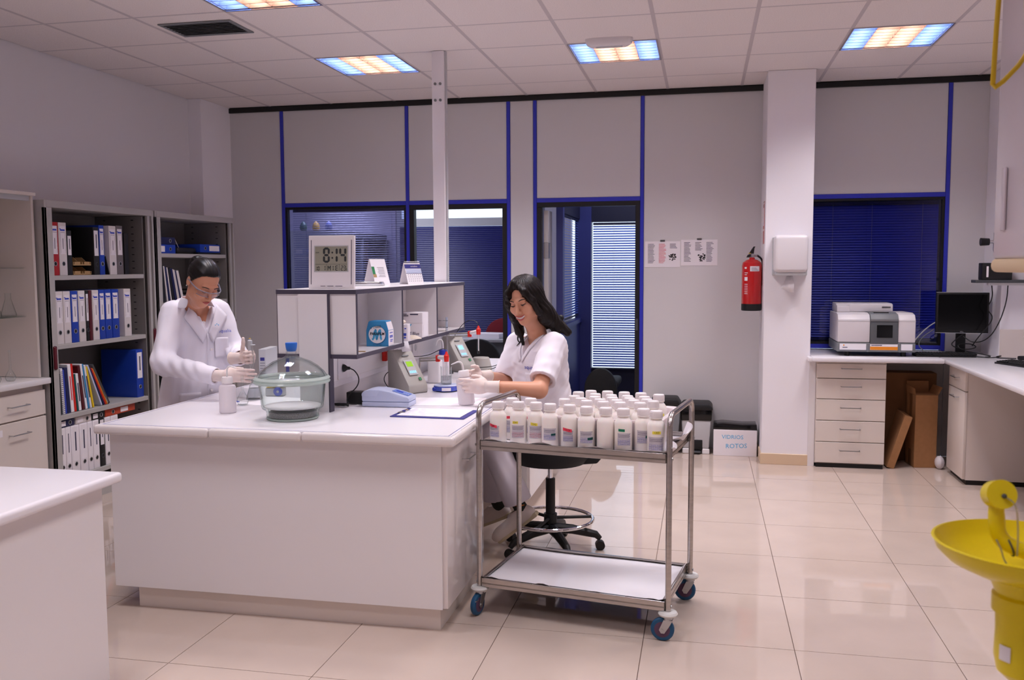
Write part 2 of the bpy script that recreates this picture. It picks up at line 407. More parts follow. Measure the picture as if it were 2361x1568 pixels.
# window 3: right window with closed navy blind
w3 = struct('window_2', frame(B(), .80, X6-.015, .90, ZH-.033, .020, WB+.0, WB+.05), 'black_trim', 'dark blue window behind the white spectrometer', 'window')
obj('pane', B().box(.81, X6-.03, WB+.012, WB+.016, .915, ZH-.05), 'pane', w3)
blind('closed navy blind in the window behind the white spectrometer', .83, X6-.045, .925, 2.065, WB+.07, .0212, math.radians(58), 'slat_bright', cords=(.2, .5, .88))
obj('back_cover', B().box(.80, X6, WB+.12, WB+.14, .86, 2.15), 'navy_dark', wb)
# door 1 frame (open to the office), door 2 frame with leaf
d1 = struct('door_1', frame(B(), X2+.015, X3-.015, 0, ZH-.018, .042, WB-.004, WB+.07, False), 'black_trim', 'black door frame opening to the office with blue blinds', 'door frame')
d2 = struct('door_2', frame(B(), X4+.015, X5-.015, 0, ZH-.018, .040, WB-.004, WB+.07, False), 'black_trim', 'black door frame opening to the corridor with bright blinds', 'door frame')
obj('strike_plate', B().box(X5-.048, X5-.028, WB-.008, WB+.001, 1.00, 1.10, .001, 1), 'dark_grey', d2)
# ---------------------------------------------------------------- rooms behind the partition
YO = 10.4
struct('floor_office', B().box(-5.6, 1.2, WB+.0, 11.2, -.05, -.002), 'office_floor')
struct('ceiling_office', B().box(-5.6, 3.1, WB+.08, 11.2, 2.75, 2.82), 'wall_paint')
struct('wall_office_left', B().box(-5.6, -5.5, WB+.08, 11.2, 0, 2.8), 'office_wall')
struct('wall_office_divider', B().box(-1.62, -1.52, WB+.08, 8.75, 0, 2.8), 'office_wall')
struct('wall_office_right', B().box(.05, .15, WB+.08, 11.2, 0, 2.8), 'office_wall')
# office window wall (y=YO) with openings
ow = struct('wall_office_back', B().box(-5.6, -3.62, YO, YO+.12, 0, 2.8).box(-1.86, -1.5, YO, YO+.12, 0, 2.8).box(-3.62, -1.86, YO, YO+.12, 0, .55).box(-3.62, -1.86, YO, YO+.12, 2.42, 2.8), 'office_wall')
ofw = struct('window_3', frame(B(), -3.62, -1.86, .55, 2.42, .05, YO+.02, YO+.08).box(-3.57, -1.91, YO+.02, YO+.08, 2.055, 2.125), 'light_grey', 'outer office window seen through the open doorway', 'window')
obj('pane', B().box(-3.57, -1.91, YO+.05, YO+.054, .6, 2.05), 'pane', ofw)
blind('closed royal blue blind across the office seen through the doorway', -3.56, -1.92, .62, 2.052, YO-.03, .0225, math.radians(66), 'slat_blue', rail='light_grey', cords=(.30, .90))
# corridor: left glazed partition, end window
YC = 9.25
cp = struct('wall_corridor_left', None)
obj('panel', B().box(-1.28, -1.24, 8.05, YC, 0, .98), 'navy_panel', cp); obj('panel', B().box(-1.28, -1.24, 8.05, YC, 2.03, 2.75), 'navy_dark', cp)
obj('post', B().box(-1.29, -1.23, 8.02, 8.12, 0, 2.75), 'navy_panel', cp); obj('post', B().box(-1.29, -1.125, YC-.02, YC+.1, 0, 2.75), 'navy_panel', cp)
obj('sill', B().box(-1.30, -1.22, 8.05, YC, .98, 1.02), 'navy_panel', cp)
ce = struct('wall_corridor_end', B().box(-1.16, .10, YC+.02, YC+.10, 0, .50).box(-1.16, .10, YC+.02, YC+.10, 2.0, 2.75), 'navy_dark')
blind('bright daylit blind at the end of the corridor', -1.105, -.40, .49, 1.99, YC-.01, .0245, math.radians(36), 'slat_day', rail='navy_dark', cords=(.3,))
blind('daylit blind along the corridor side partition', 8.14, YC-.04, 1.03, 2.03, -1.262, .0245, math.radians(28), 'slat_day', rail='navy_dark', along='y', cords=(.5,))
# open door leaf in door 2
dl = thing('door_leaf', 'open pale door leaf standing edge on in the corridor doorway', 'door', (X4+.062, WB+.08, 0))
obj('leaf', B().box(0, .04, 0, .20, .01, 2.04, .002, 1), 'panel_grey', dl)
obj('hinge', B().box(-.004, .044, -.006, .05, 1.62, 1.76, .002, 1), 'zinc', dl)
# office cabinet behind window 1, eggs on top
oc = thing('office_cabinet', 'grey open cabinet with blue binders inside the office', 'cabinet', (-4.20, 8.75, 0))
CW, CD, CHt = .50, 1.55, 1.87
obj('side_panel', B().box(0, CW, 0, .03, 0, CHt), 'cabinet_metal', oc); obj('side_panel', B().box(0, CW, CD-.03, CD, 0, CHt), 'cabinet_metal', oc)
obj('back_panel', B().box(0, .02, .03, CD-.03, 0, CHt), 'cabinet_inside', oc); obj('top', B().box(0, CW, 0, CD, CHt, CHt+.06), 'cabinet_metal', oc)
obj('divider', B().box(.02, CW, .76, .80, 0, CHt), 'cabinet_metal', oc)
for z in (.05, .75, 1.15): obj('shelf', B().box(.02, CW-.02, .03, CD-.03, z, z+.03), 'cabinet_metal', oc)
for k, (y, m, z) in enumerate([(.10,'binder_blue',1.18),(.19,'binder_blue',1.18),(.28,'binder_white',1.18),(.37,'binder_blue',1.18),(.55,'binder_white',1.18),(.64,'binder_white',1.18),(.9,'binder_blue',.78),(1.0,'binder_white',.78),(1.1,'binder_blue',.78),(1.2,'binder_white',.78),(1.3,'binder_blue',.78)]):
    o = obj('ring_binder', B().box(.2, .56, 0, .075, 0, .32, .003, 1), m); o.location = (-4.33, 8.75+y, z)
    tag(o, 'ring binder seen dimly through the open office blind', 'binder', 'binders in the office cabinet')
for k, (px, m, c) in enumerate([(.13,'egg_green','green'),(.27,'egg_yellow','yellow'),(.41,'egg_blue','blue')]):
    e = obj('painted_egg', B().lathe([(0,0),(.030,.003),(.040,.028),(.035,.058),(.019,.085),(.004,.096),(0,.097)], n=20), m, None, (-4.20+px, 8.80, CHt+.06))
    tag(e, c+' egg shaped ornament on top of the office cabinet', 'ornament')
# office desk, papers, chairs behind door 1
od = thing('office_desk', 'pale office desk with grey modesty panel beyond the doorway', 'desk', (-2.9, 9.05, 0))
obj('desk_top', B().box(0, 1.5, 0, .75, .77, .80, .003, 1), 'light_grey', od)
obj('modesty_panel', B().box(.05, 1.45, .06, .08, .1, .77), 'mid_grey', od)
for x in (.03, 1.43): obj('leg', B().box(x, x+.04, .05, .7, 0, .77), 'dark_grey', od)
def chair_back(label, loc, w, h, m, z0, rzz=0):
    c = thing('office_chair', label, 'chair', loc, rzz, 'office chairs')
    pts = [(w/2*math.cos(t)*(1 if True else 1), z0+h*.55+h*.45*math.sin(t)) for t in np.linspace(0, PI, 13)]+[(-w/2*.92, z0+.03), (-w/2*.8, z0), (w/2*.8, z0), (w/2*.92, z0+.03)]
    obj('backrest', B().prism(pts, 'y', -.035, .035, .012), m, c)
    obj('seat', B().box(-w/2, w/2, -.50, -.05, .42, .50, .03, 3), m, c)
    obj('spine', B().box(-.03, .03, -.03, .05, .40, z0+.05), 'black', c)
    obj('column', B().cyl((0,-.28,.1), (0,-.28,.42), .028), 'black', c)
    for k in range(5):
        a = 2*PI*k/5; obj('base_arm', B().tube([(0,-.28,.12), (.28*math.cos(a), -.28+.28*math.sin(a), .06)], [.025,.016]), 'black', c)
        obj('castor', B().cyl((.28*math.cos(a)-.012, -.28+.28*math.sin(a), .027), (.28*math.cos(a)+.012, -.28+.28*math.sin(a), .027), .027), 'black', c)
    return c
chair_back('red fabric office chair behind the cluttered office desk', (-2.20, 10.0, 0), .44, .44, 'chair_red', .53, 0)
chair_back('black office chair in front of the desk in the office', (-2.15, 8.52, 0), .46, .46, 'chair_black', .39, PI)
chair_back('black chair by the corridor doorway behind the bottles', (-.91, 8.22, 0), .30, .44, 'chair_black', .18, PI)
for k, (x, y, a, n) in enumerate([(-2.55,9.3,.3,.02),(-2.2,9.28,-.2,.05),(-1.85,9.35,.15,.03),(-1.60,9.62,.5,.012)]):
    o = obj('paper_stack', B().box(-.15, .15, -.105, .105, 0, n, .002, 1), 'paper', None, (x, y, .80), (0, 0, a))
    tag(o, ['flat pile of papers at the left end of the office desk', 'tall pile of papers in the middle of the office desk', 'pile of papers near the red office chair', 'thin sheaf at the right edge of the office desk'][k], 'papers', 'papers on the office desk')

for k, (x, y) in enumerate(((-3.7, 8.9), (-.7, 8.6))):
    l = thing('office_light', ['ceiling light panel in the office behind the partition', 'added unseen light panel brightening the corridor behind the partition'][k], 'ceiling light', (x, y, 2.70))
    obj('frame', B().box(-.3, .3, -.3, .3, .012, .05), 'white_plastic', l)
    ld = bpy.data.lights.new('office_lamp', 'AREA'); ld.size = .55; ld.energy = (42, 9)[k]; ld.color = (.86, .86, 1)  # the corridor lamp is an unseen addition that lifts the dark passage
    lo = bpy.data.objects.new('office_lamp', ld); COL.objects.link(lo); lo.parent = l
# ---------------------------------------------------------------- ceiling fixtures
mat('louvre_lit_cool', (124,140,190), .25, metal=.6); mat('louvre_lit_warm', (176,150,138), .25, metal=.6); mat('lamp_tube', (240,240,245), .4)  # aluminium blades; the tubes' cool and warm light is put into their colour
def fixture_meshes():
    d = {}
    b = frame(B(), -.297, .297, -.30, .30, .012, 0, .02)      # lip, drawn in x/z then turned flat
    lip = B()
    for x0, x1, y0, y1 in ((-.299,.299,-.299,-.287),(-.299,.299,.287,.299),(-.299,-.287,-.287,.287),(.287,.299,-.287,.287)): lip.box(x0, x1, y0, y1, -.004, .004)
    d['frame'] = lip.mesh('frame')
    hs = B().box(-.29, .29, -.29, .29, .105, .11)
    for x0, x1, y0, y1 in ((-.29,.29,-.29,-.286),(-.29,.29,.286,.29),(-.29,-.286,-.286,.286),(.286,.29,-.286,.286)): hs.box(x0, x1, y0, y1, .004, .105)
    d['housing'] = hs.mesh('housing')
    w = .143
    bl = B()
    for k in range(8):                                         # cross blades of one trough
        y = -.28+k*.08
        bl.prism([(y-.003,.004),(y+.003,.004),(y+.010,.048),(y-.010,.048)], 'x', -w/2+.004, w/2-.004)
    d['blades'] = bl.mesh('cross_blades', 0)
    sd = B()
    for e in (-1, 1): sd.add([(e*(w/2-.001), -.286, .004), (e*(w/2-.001), .286, .004), (e*(w/2-.022), .286, .06), (e*(w/2-.022), -.286, .06)], [(0,1,2,3)])
    d['side'] = sd.mesh('side_reflector', 0)
    d['tube'] = B().cyl((0,-.27,.088), (0,.27,.088), .013, n=10).mesh('fluorescent_tube')
    return d
FX = fixture_meshes()
FXC = {k: (v.copy() if k in ('blades', 'side') else v) for k, v in FX.items()}
for k in ('frame',): FX[k].materials.append(MATS['aluminium'])
FX['housing'].materials.append(MATS['white_plastic']); FX['tube'].materials.append(MATS['lamp_tube'])
for k in ('blades', 'side'): FX[k].materials.append(MATS['louvre_lit_warm']); FXC[k].materials.append(MATS['louvre_lit_cool'])
def light(i, j, label):
    x, y = cx+(i+.5)*ct, cy-(j+.5)*ct
    t = thing('louvre_light', label, 'ceiling light', (x, y, CZ), 0, 'recessed louvre lights')
    obj('frame', FX['frame'], None, t); obj('housing', FX['housing'], None, t)
    for k in range(4):
        xx = (k-1.5)*.143; cool = k in (0, 3); D = FXC if cool else FX
        obj('cross_blades', D['blades'], None, t, (xx, 0, 0)); obj('side_reflector', D['side'], None, t, (xx, 0, 0))
        obj('fluorescent_tube', FX['tube'], None, t, (xx, 0, 0))
        ln = ('tube_cool_%d' if cool else 'tube_warm_%d') % j; l = bpy.data.lights.get(ln)
        if l is None:
            l = bpy.data.lights.new(ln, 'AREA'); l.shape = 'RECTANGLE'; l.size = .05; l.size_y = .54
            l.energy = TUBE_W*ROW_W[j]; l.color = COOL if cool else WARM
        lo = bpy.data.objects.new('tube_light', l); COL.objects.link(lo); lo.parent = t; lo.location = (xx, 0, .072)
    return t
for i in (-2, 1, 4):
    for j in (2, 5, 8, 11, 14):
        if (i, j) in ((4, 11), (4, 14)): continue
        side = {-2: 'left', 1: 'middle', 4: 'right'}[i]
        light(i, j, {(-2,2): 'recessed louvre light above the shelf unit, left of the post', (1,2): 'recessed louvre light beside the small emergency light', (4,2): 'recessed louvre light at upper right beyond the white column', (-2,5): 'recessed louvre light cut off by the top edge of the photo'}.get((i, j), 'louvre light overhead outside the view, %s row, %s' % (side, {2:'first',5:'second',8:'third',11:'fourth',14:'fifth'}[j])))
# air vent in its tile and emergency light
vx, vy = cx-2.5*ct, cy-4.5*ct
v = thing('air_vent', 'dark grey slatted air vent in the ceiling', 'vent', (vx, vy, CZ))
fr = B()
for a in ((-.24,.24,-.15,-.125),(-.24,.24,.125,.15),(-.24,-.215,-.125,.125),(.215,.24,-.125,.125)): fr.box(*a, -.008, -.0005, .002, 1)
obj('frame', fr, 'mid_grey', v); obj('duct', B().box(-.215, .215, -.125, .125, -.0015, -.0005), 'dark_grey', v)
for k in range(8): obj('slat', B().box(-.215, .215, -.013, .013, -.001, .001), 'mid_grey', v, (0, -.108+k*.031, -.006), (.35, 0, 0))
e = thing('emergency_light', 'small oval emergency light fixed to the ceiling', 'emergency light', (-.62, 6.02, CZ))
pts = [(.155*math.copysign(abs(math.cos(t))**.6, math.cos(t)), .055*math.copysign(abs(math.sin(t))**.6, math.sin(t))) for t in np.linspace(0, 2*PI, 32, endpoint=False)]
vs = []; fs = []
for z, k in ((0,1.0),(-.012,1.0),(-.035,.93),(-.048,.78),(-.05,.6)): vs += [(x*k, y*k, z) for x, y in pts]
for r in range(4): fs += [(r*32+q, r*32+(q+1) % 32, (r+1)*32+(q+1) % 32, (r+1)*32+q) for q in range(32)]
fs.append(tuple(4*32+q for q in range(32)))
obj('body', B().add(vs, fs), 'instrument_white', e)
obj('lamp_strip', B().box(-.085, .085, -.012, .012, -.054, -.0495, .003, 2), 'light_grey', e)
for x in (-.095, .095): obj('clip', B().cyl((x, 0, -.053), (x, 0, -.048), .008), 'white_plastic', e)
# white post from the ceiling down to the island shelf
TZ, FY = 1.448, 4.05
post = thing('service_post', 'white square post rising from the island to the ceiling', 'post', (-1.795, 6.108, .857))
PH = CZ-.857-.002
obj('shaft', B().box(-.042, .042, -.042, .042, .0, PH, .004, 2), 'column_white', post)
obj('side_channel', B().box(.042, .050, -.02, .02, .0, PH), 'light_grey', post)
for z in (2.69, 2.80):
    for x in (-.018, .018): obj('bolt', B().cyl((x, -.048, z-.857), (x, -.042, z-.857), .0095, n=12), 'mid_grey', post)
# ---------------------------------------------------------------- island bench
WT = .857
IX0, IX1, IY0, IY1 = -2.665, -.990, 3.52, 6.68
isl = thing('worktop', 'white laminate island worktop with rounded edge', 'worktop', (0,0,0))
def edge_strip(x0, x1, y0, y1, m, nm): obj(nm, B().box(x0, x1, y0, y1, WT-.042, WT-.0005, .012, 3), m, isl)
obj('top_panel', B().box(IX0+.02, IX1-.02, IY0+.02, IY1-.02, WT-.04, WT), 'laminate_top', isl)
cuts = [IX0, -2.10, -1.665, IX1]
for a, c in zip(cuts[:-1], cuts[1:]): edge_strip(a+.0008, c-.0008, IY0, IY0+.024, 'laminate_gloss', 'front_edge_band')
edge_strip(IX0, IX0+.024, IY0+.02, IY1, 'laminate_gloss', 'side_edge_band'); edge_strip(IX1-.024, IX1, IY0+.02, IY1, 'laminate_gloss', 'side_edge_band'); edge_strip(IX0, IX1, IY1-.024, IY1, 'laminate_gloss', 'rear_edge_band')
inl = B()
for a in ((IX0+.030,IX1-.030,IY0+.030,IY0+.0335),(IX0+.030,IX0+.0335,IY0+.03,IY1-.03),(IX1-.0335,IX1-.030,IY0+.03,IY1-.03)): inl.box(*a, WT-.002, WT+.0003)
obj('inlay_line', inl, 'edge_blue', isl)
cab = thing('island_cabinet', 'large white end panel and cabinets under the island worktop', 'cabinet', (0,0,0))
obj('end_panel', B().box(-2.62, -1.062, 3.575, 3.60, .105, WT-.043, .002, 1), 'laminate', cab)
obj('plinth', B().box(-2.53, -1.085, 3.62, 4.22, 0, .105), 'laminate_warm', cab)
obj('carcass', B().box(-2.60, -1.065, 3.60, 4.22, .105, WT-.043), 'laminate', cab)
dd = obj('door', B().box(-1.063, -1.040, 3.585, 4.22, .108, WT-.048, .003, 2), 'laminate_gloss', cab)
def pull(parent, x, y0, y1, z, d=.03):
    return obj('handle', B().tube([(x, y0, z), (x+d, y0, z), (x+d, y1, z), (x, y1, z)], .004, 6), 'zinc', parent)
pull(dd, -1.04, 3.83, 3.98, .70)
c2 = thing('island_cabinet', 'white base cabinet at the far end of the island behind the stool', 'cabinet', (0,0,0))
obj('plinth', B().box(-2.45, -1.12, 5.45, 6.55, 0, .105), 'laminate_warm', c2); obj('carcass', B().box(-2.60, -1.06, 5.42, 6.60, .105, WT-.043), 'laminate', c2)
obj('door', B().box(-1.06, -1.04, 5.43, 6.59, .11, WT-.05, .002, 1), 'laminate_gloss', c2)
c3 = thing('knee_panel', 'grey back panel in the knee space under the island', 'panel', (0,0,0))
obj('board', B().box(-1.75, -1.73, 4.225, 5.415, .02, WT-.043), 'laminate_warm', c3); obj('rail', B().box(-1.73, -1.70, 4.225, 5.415, .70, WT-.043), 'laminate', c3)
# ---------------------------------------------------------------- shelf unit on the island
SX0, SX1, SY1, SZ0 = -2.025, -1.615, 6.06, 1.116
su = thing('shelf_unit', 'raised double sided white shelf unit with dark edges on the island', 'shelf unit', (0,0,0))
def board(nm, x0, x1, y0, y1, z0, z1, m='laminate', edge=None): return obj(nm, B().box(x0, x1, y0, y1, z0, z1, .0006, 1), m, su)
top = board('top_board', SX0+.004, SX1-.004, FY+.004, SY1-.004, TZ-.022, TZ)
eb = B()
for z0, z1 in ((TZ-.0222, TZ-.0008), (SZ0, SZ0+.020)):
    eb.box(SX0, SX1, FY, FY+.004, z0, z1).box(SX0, SX1, SY1-.004, SY1, z0, z1).box(SX0, SX0+.004, FY+.004, SY1-.004, z0, z1).box(SX1-.004, SX1, FY+.004, SY1-.004, z0, z1)
obj('dark_edging', eb, 'edge_dark', su)
board('bottom_board', SX0+.004, SX1-.004, FY+.004, SY1-.004, SZ0, SZ0+.020)
board('spine_panel', -1.835, -1.815, FY+.02, SY1, WT, TZ-.022)
up = obj('end_upright', B().box(-1.905, -1.756, FY-.012, FY+.012, WT, TZ-.022), 'laminate', su)
obj('upright_edging', B().box(-1.756, -1.749, FY-.013, FY+.035, WT, TZ-.022), 'edge_dark', su); obj('upright_side', B().box(-1.772, -1.7565, FY+.012, FY+.035, WT, SZ0), 'laminate', su)
for k, y in enumerate((FY+.006, 4.727, 5.387, SY1-.022)):
    for x0, x1 in ((-1.815, SX1-.003), (SX0+.003, -1.835)):
        board('divider', x0, x1, y, y+.016, SZ0+.02, TZ-.022)
        e0, e1 = (x1, x1+.003) if x1 > -1.8 else (x0-.003, x0)
        obj('divider_edging', B().box(e0, e1, y, y+.016, SZ0+.02, TZ-.022), 'edge_dark', su)
# cable trunking with sockets along the spine below the shelf
tr = thing('socket_trunking', 'white wall trunking with sockets under the shelf', 'trunking', (-1.815, FY+.05, 0))
obj('channel', B().box(0, .03, 0, 1.95, .985, 1.105, .003, 1), 'white_plastic', tr)
for k, y in enumerate((.17, 1.0, 1.35)):
    so = obj('socket', B().box(.03, .037, y-.055, y+.055, .992, 1.098, .002, 1), 'instrument_white', tr)
    obj('socket_well', B().cyl((.032, y, 1.045), (.0385, y, 1.045), .022, n=20), 'light_grey', so)
obj('cover_strip', B().box(0, .022, 0, 1.95, .955, .985, .002, 1), 'laminate_top', tr)
# foreground bench at lower left
fb = thing('bench', 'white bench corner in the left foreground', 'bench', (-2.135, 2.985, 0))
obj('bench_top', B().box(-1.6, 0, -2.2, 0, .75, .79, .014, 3), 'laminate_top', fb)
obj('end_panel', B().box(-1.56, -.05, -.085, -.06, .0, .75), 'laminate', fb); obj('side_panel', B().box(-.075, -.05, -2.2, -.085, .0, .75), 'laminate', fb)
# ---------------------------------------------------------------- metal tambour cabinets on the left wall
def tambour_cabinet(label, y0, y1, shelves, right_pull):
    FXc, D, H = -4.0, .43, 1.98
    t = thing('tambour_cabinet', label, 'cabinet', (-4.43, y0, 0), 0, 'grey metal cabinets')
    W = y1-y0
    obj('side_panel', B().box(0, D, 0, .02, 0, H, .002, 1), 'cabinet_metal', t); obj('side_panel', B().box(0, D, W-.02, W, 0, H, .002, 1), 'cabinet_metal', t)
    obj('back_panel', B().box(0, .012, .02, W-.02, 0, H), 'cabinet_inside', t); obj('top_panel', B().box(0, D, .02, W-.02, H-.045, H, .002, 1), 'cabinet_metal', t)
    obj('plinth', B().box(.02, D-.02, .02, W-.02, 0, .08), 'cabinet_metal', t)
    obj('front_stile', B().box(D-.02, D, .0, .068, .0, H-.045, .002, 1), 'cabinet_metal', t)
    st = obj('front_stile', B().box(D-.02, D, W-.075, W-.05, .0, H-.045, .002, 1), 'cabinet_metal', t)
    # rolled-back shutter strips beside the opening
    for k in range(3): obj('shutter_strip', B().box(D-.03, D-.012, W-.048+k*.011, W-.040+k*.011, .08, H-.045), 'tambour', t)
    inn = obj('inner_panel', B().box(.012, D-.03, W-.10, W-.09, .08, H-.05), 'cabinet_inside', t)
    obj('inner_panel', B().box(.012, D-.03, .068, .074, .08, H-.05), 'cabinet_inside', t)
    sl = B()
    for k in range(36): sl.box(D-.12, D-.10, W-.1012, W-.0998, .15+k*.05, .156+k*.05); sl.box(.08, .10, W-.1012, W-.0998, .15+k*.05, .156+k*.05)
    o = obj('peg_slots', sl, 'ink_black', inn); o['kind'] = 'stuff'
    for z in shelves: obj('shelf', B().box(.012, D-.03, .075, W-.10, z-.030, z, .002, 1), 'cabinet_metal', t)
    for yy, zz in right_pull: obj('pull_grip', B().box(D-.002, D+.012, yy-.014, yy+.014, zz-.075, zz+.075, .010, 3), 'maroon', t)
    return t
tambour_cabinet('grey metal cabinet full of ring binders behind the standing woman', 4.925, 6.065, (1.509, 1.066, .607, .19), [(.034, .99), (1.10, 1.03)])
tambour_cabinet('grey metal cabinet beside the back wall partly hidden by the standing woman', 6.085, 7.245, (1.664, 1.285, .85, .45), [(1.125, 1.03)])
# ring binders
def binder(kind, y0, y1, z0, z1, label, m=None, lab=(.38, .90), x=-4.05, depth=.29, lean=0., hole=True, group='ring binders in the grey cabinets', logo=True):
    m = m or 'binder_'+kind; w = y1-y0; h = z1-z0
    t = thing('ring_binder', label, 'binder', (x, (y0+y1)/2, z0), 0, group); t.rotation_euler = (lean, 0, 0)
    obj('cover', B().box(-depth, 0, -w/2+.001, w/2-.001, 0, h, .003, 2), m, t)
    if lab:
        lb = obj('spine_label', B().box(0, .0008, -w/2*.68, w/2*.68, h*lab[0], h*lab[1]), 'paper', t)
        b = B()
        if logo and w > .045:
            for r in ((-.3,.28,.84,.872),(-.42,-.2,.872,.885)): strips(b, (.0008,0,0), (0,1,0), (0,0,1), [(r[0]*w, r[1]*w, r[2]*h, r[3]*h)])
            obj('label_logo', b, 'ink_blue', lb); b = B()
            strips(b, (.0008,0,0), (0,1,0), (0,0,1), [(-.3*w, .3*w, .81*h, .816*h), (-.3*w, -.285*w, .42*h, .80*h), (.285*w, .3*w, .42*h, .80*h), (-.02*w, .05*w, .50*h, .70*h)])
        else: strips(b, (.0008,0,0), (0,1,0), (0,0,1), [(-.06*w, .1*w, lerp(lab[0],lab[1],.3)*h, lerp(lab[0],lab[1],.85)*h)])
        obj('label_print', b, 'ink', lb)
    if hole:
        hb = obj('finger_ring', B().torus((.001, 0, h*.22), .0135, .002, 20, 6, Matrix.Rotation(PI/2, 4, 'Y')), 'zinc' if kind != 'black' else 'dark_grey', t)
        obj('finger_hole', B().cyl((-.0005, 0, h*.22), (.0012, 0, h*.22), .0125, n=18), 'ink_black', t)
    return t
R1 = [('red',5.029,5.104,1.509,1.849,'red ring binder at the left end of the top shelf'),('white',5.106,5.180,1.509,1.849,'white ring binder next to the red one on the top shelf'),
 ('black',5.181,5.228,1.509,1.800,'thin black binder with small white label left of the tan trays'),('black',5.441,5.502,1.509,1.832,'black lever arch file with large white label right of the tan trays'),
 ('blue',5.503,5.558,1.509,1.848,'blue ring binder on the top shelf'),('white',5.609,5.688,1.509,1.848,'white ring binder between the blue and the grey binder on the top shelf'),
 ('grey',5.690,5.763,1.509,1.853,'dark grey ring binder on the top shelf'),('black',5.776,5.826,1.509,1.804,'slim black binder at the right end of the top shelf')]
for k, (c, a, b_, z0, z1, l) in enumerate(R1):
    binder(c, a, b_, z0, z1, l, lab=None if k == 7 else ((.45,.88) if k == 2 else (.40,.93)), hole=k not in (2,7), logo=k not in (2,3))
R2 = [('blue',5.010,5.042,'slim blue binder at the left end of the second shelf'),('white',5.046,5.118,'first white ring binder from the left on the second shelf'),('white',5.122,5.190,'second white ring binder from the left on the second shelf'),
 ('blue',5.194,5.262,'blue ring binder between two white ones on the second shelf'),('white',5.266,5.334,'white ring binder left of the thin black one on the second shelf'),('black',5.337,5.368,'thin black binder in the middle of the second shelf'),
 ('maroon',5.372,5.402,'slim maroon folder in the middle of the second shelf'),('white',5.406,5.473,'white ring binder right of the maroon folder'),('blue',5.476,5.535,'first of three blue binders side by side on the second shelf'),
 ('blue',5.537,5.609,'middle one of three blue binders side by side on the second shelf'),('blue',5.612,5.690,'last of three blue binders side by side on the second shelf'),('white',5.748,5.828,'white ring binder standing apart at the right end of the second shelf')]
for k, (c, a, b_, l) in enumerate(R2):
    binder(c, a, b_, 1.066, 1.406, l, lab=None if k in (6,) else (.40,.93), hole=k != 6)
binder('blue', 5.862, 5.945, .607, .957, 'large blue lever arch file at the right end of the third shelf', lab=(.40, .94), logo=False)
R4 = [(5.020,5.086,''),(5.089,5.136,''),(5.140,5.218,''),(5.223,5.300,''),(5.303,5.353,''),(5.357,5.420,''),(5.424,5.478,'b'),(5.482,5.545,''),(5.549,5.628,'')]
nth = ['first','second','third','fourth','fifth','sixth','','seventh','eighth']
for k, (a, b_, c) in enumerate(R4):
    binder('black' if c else 'white', a, b_, .19, .522, 'black file with half white spine among the white files on the bottom shelf' if c else nth[k]+' white file from the left on the bottom shelf', lab=(.45,.97) if c else (.28,.97), m=None if c else 'paper', logo=False)
def flat_binder(y0, y1, z0, z1, m, label, x=-4.05, lab=(.1,.45)):
    t = thing('ring_binder', label, 'binder', (x, y0, z0), 0, 'ring binders in the grey cabinets'); w = y1-y0; h = z1-z0
    obj('cover', B().box(-.29, 0, 0, w, 0, h-.001, .003, 2), m, t)
    obj('spine_label', B().box(0, .0008, w*lab[0], w*lab[1], h*.18, h*.82), 'paper', t)
    yy = w*.72 if lab[1] < .6 else w*.25
    obj('finger_ring', B().torus((.001, yy, h/2), .013, .002, 20, 6, Matrix.Rotation(PI/2, 4, 'Y')), 'zinc', t); obj('finger_hole', B().cyl((-.0005, yy, h/2), (.0012, yy, h/2), .012, n=16), 'ink_black', t)
flat_binder(5.022, 5.179, .524, .572, 'binder_navy', 'dark navy file lying on the white files at the left')
flat_binder(5.191, 5.347, .524, .572, 'binder_white', 'pale file lying on the white files on the bottom shelf')
flat_binder(5.350, 5.488, .524, .572, 'binder_black', 'black file lying on the white files on the bottom shelf')
flat_binder(5.493, 5.829, .524, .574, 'binder_orange', 'red orange file lying on top at the right of the bottom shelf', lab=(.5,.75))
flat_binder(6.170, 6.42, 1.664, 1.734, 'binder_blue', 'lower blue file of the pair lying in the second cabinet', lab=(.0,.42))
flat_binder(6.170, 6.42, 1.735, 1.790, 'binder_navy', 'upper dark blue file of the pair lying in the second cabinet', lab=(.0,.2))
flat_binder(6.775, 7.09, 1.680, 1.748, 'binder_blue', 'single blue file lying at the right of the second cabinet', lab=(.45,.95))
o = obj('portfolio', B().box(-.30, 0, 0, .36, 0, .012, .003, 1), 'binder_black', None, (-4.045, 6.735, 1.665)); tag(o, 'flat black portfolio under the single blue file', 'folder')
# tan letter trays
lt = thing('letter_tray', 'tan two tier card holder on the top shelf', 'tray', (-4.08, 5.335, 1.509))
for k in range(2):
    z = k*.062
    obj('tray_base', B().box(-.10, .02, -.088, .088, z+.002, z+.010), 'tan', lt)
    for y in (-.088, 0, .083): obj('tray_side', B().prism([(-.10, z+.01), (.02, z+.01), (.02, z+.025), (-.02, z+.03), (-.05, z+.056), (-.10, z+.056)], 'y', y, y+.005), 'tan', lt)
    obj('front_lip', B().box(.014, .02, -.075, -.02, z+.01, z+.026), 'tan', lt); obj('front_lip', B().box(.014, .02, .02, .075, z+.01, z+.026), 'tan', lt)
o = obj('business_card', B().box(-.002, .002, -.035, .035, 0, .045), 'dark_grey', None, (-4.13, 5.29, 1.583), (0, -.25, 0)); tag(o, 'small dark card standing in the upper tan tray', 'card')
o = obj('leaning_folder', B().box(-.25, 0, -.004, .004, 0, .13), 'binder_black', None, (-4.05, 5.600, 1.511), (.28, 0, 0)); tag(o, 'small black folder leaning on the white binder of the top shelf', 'folder')
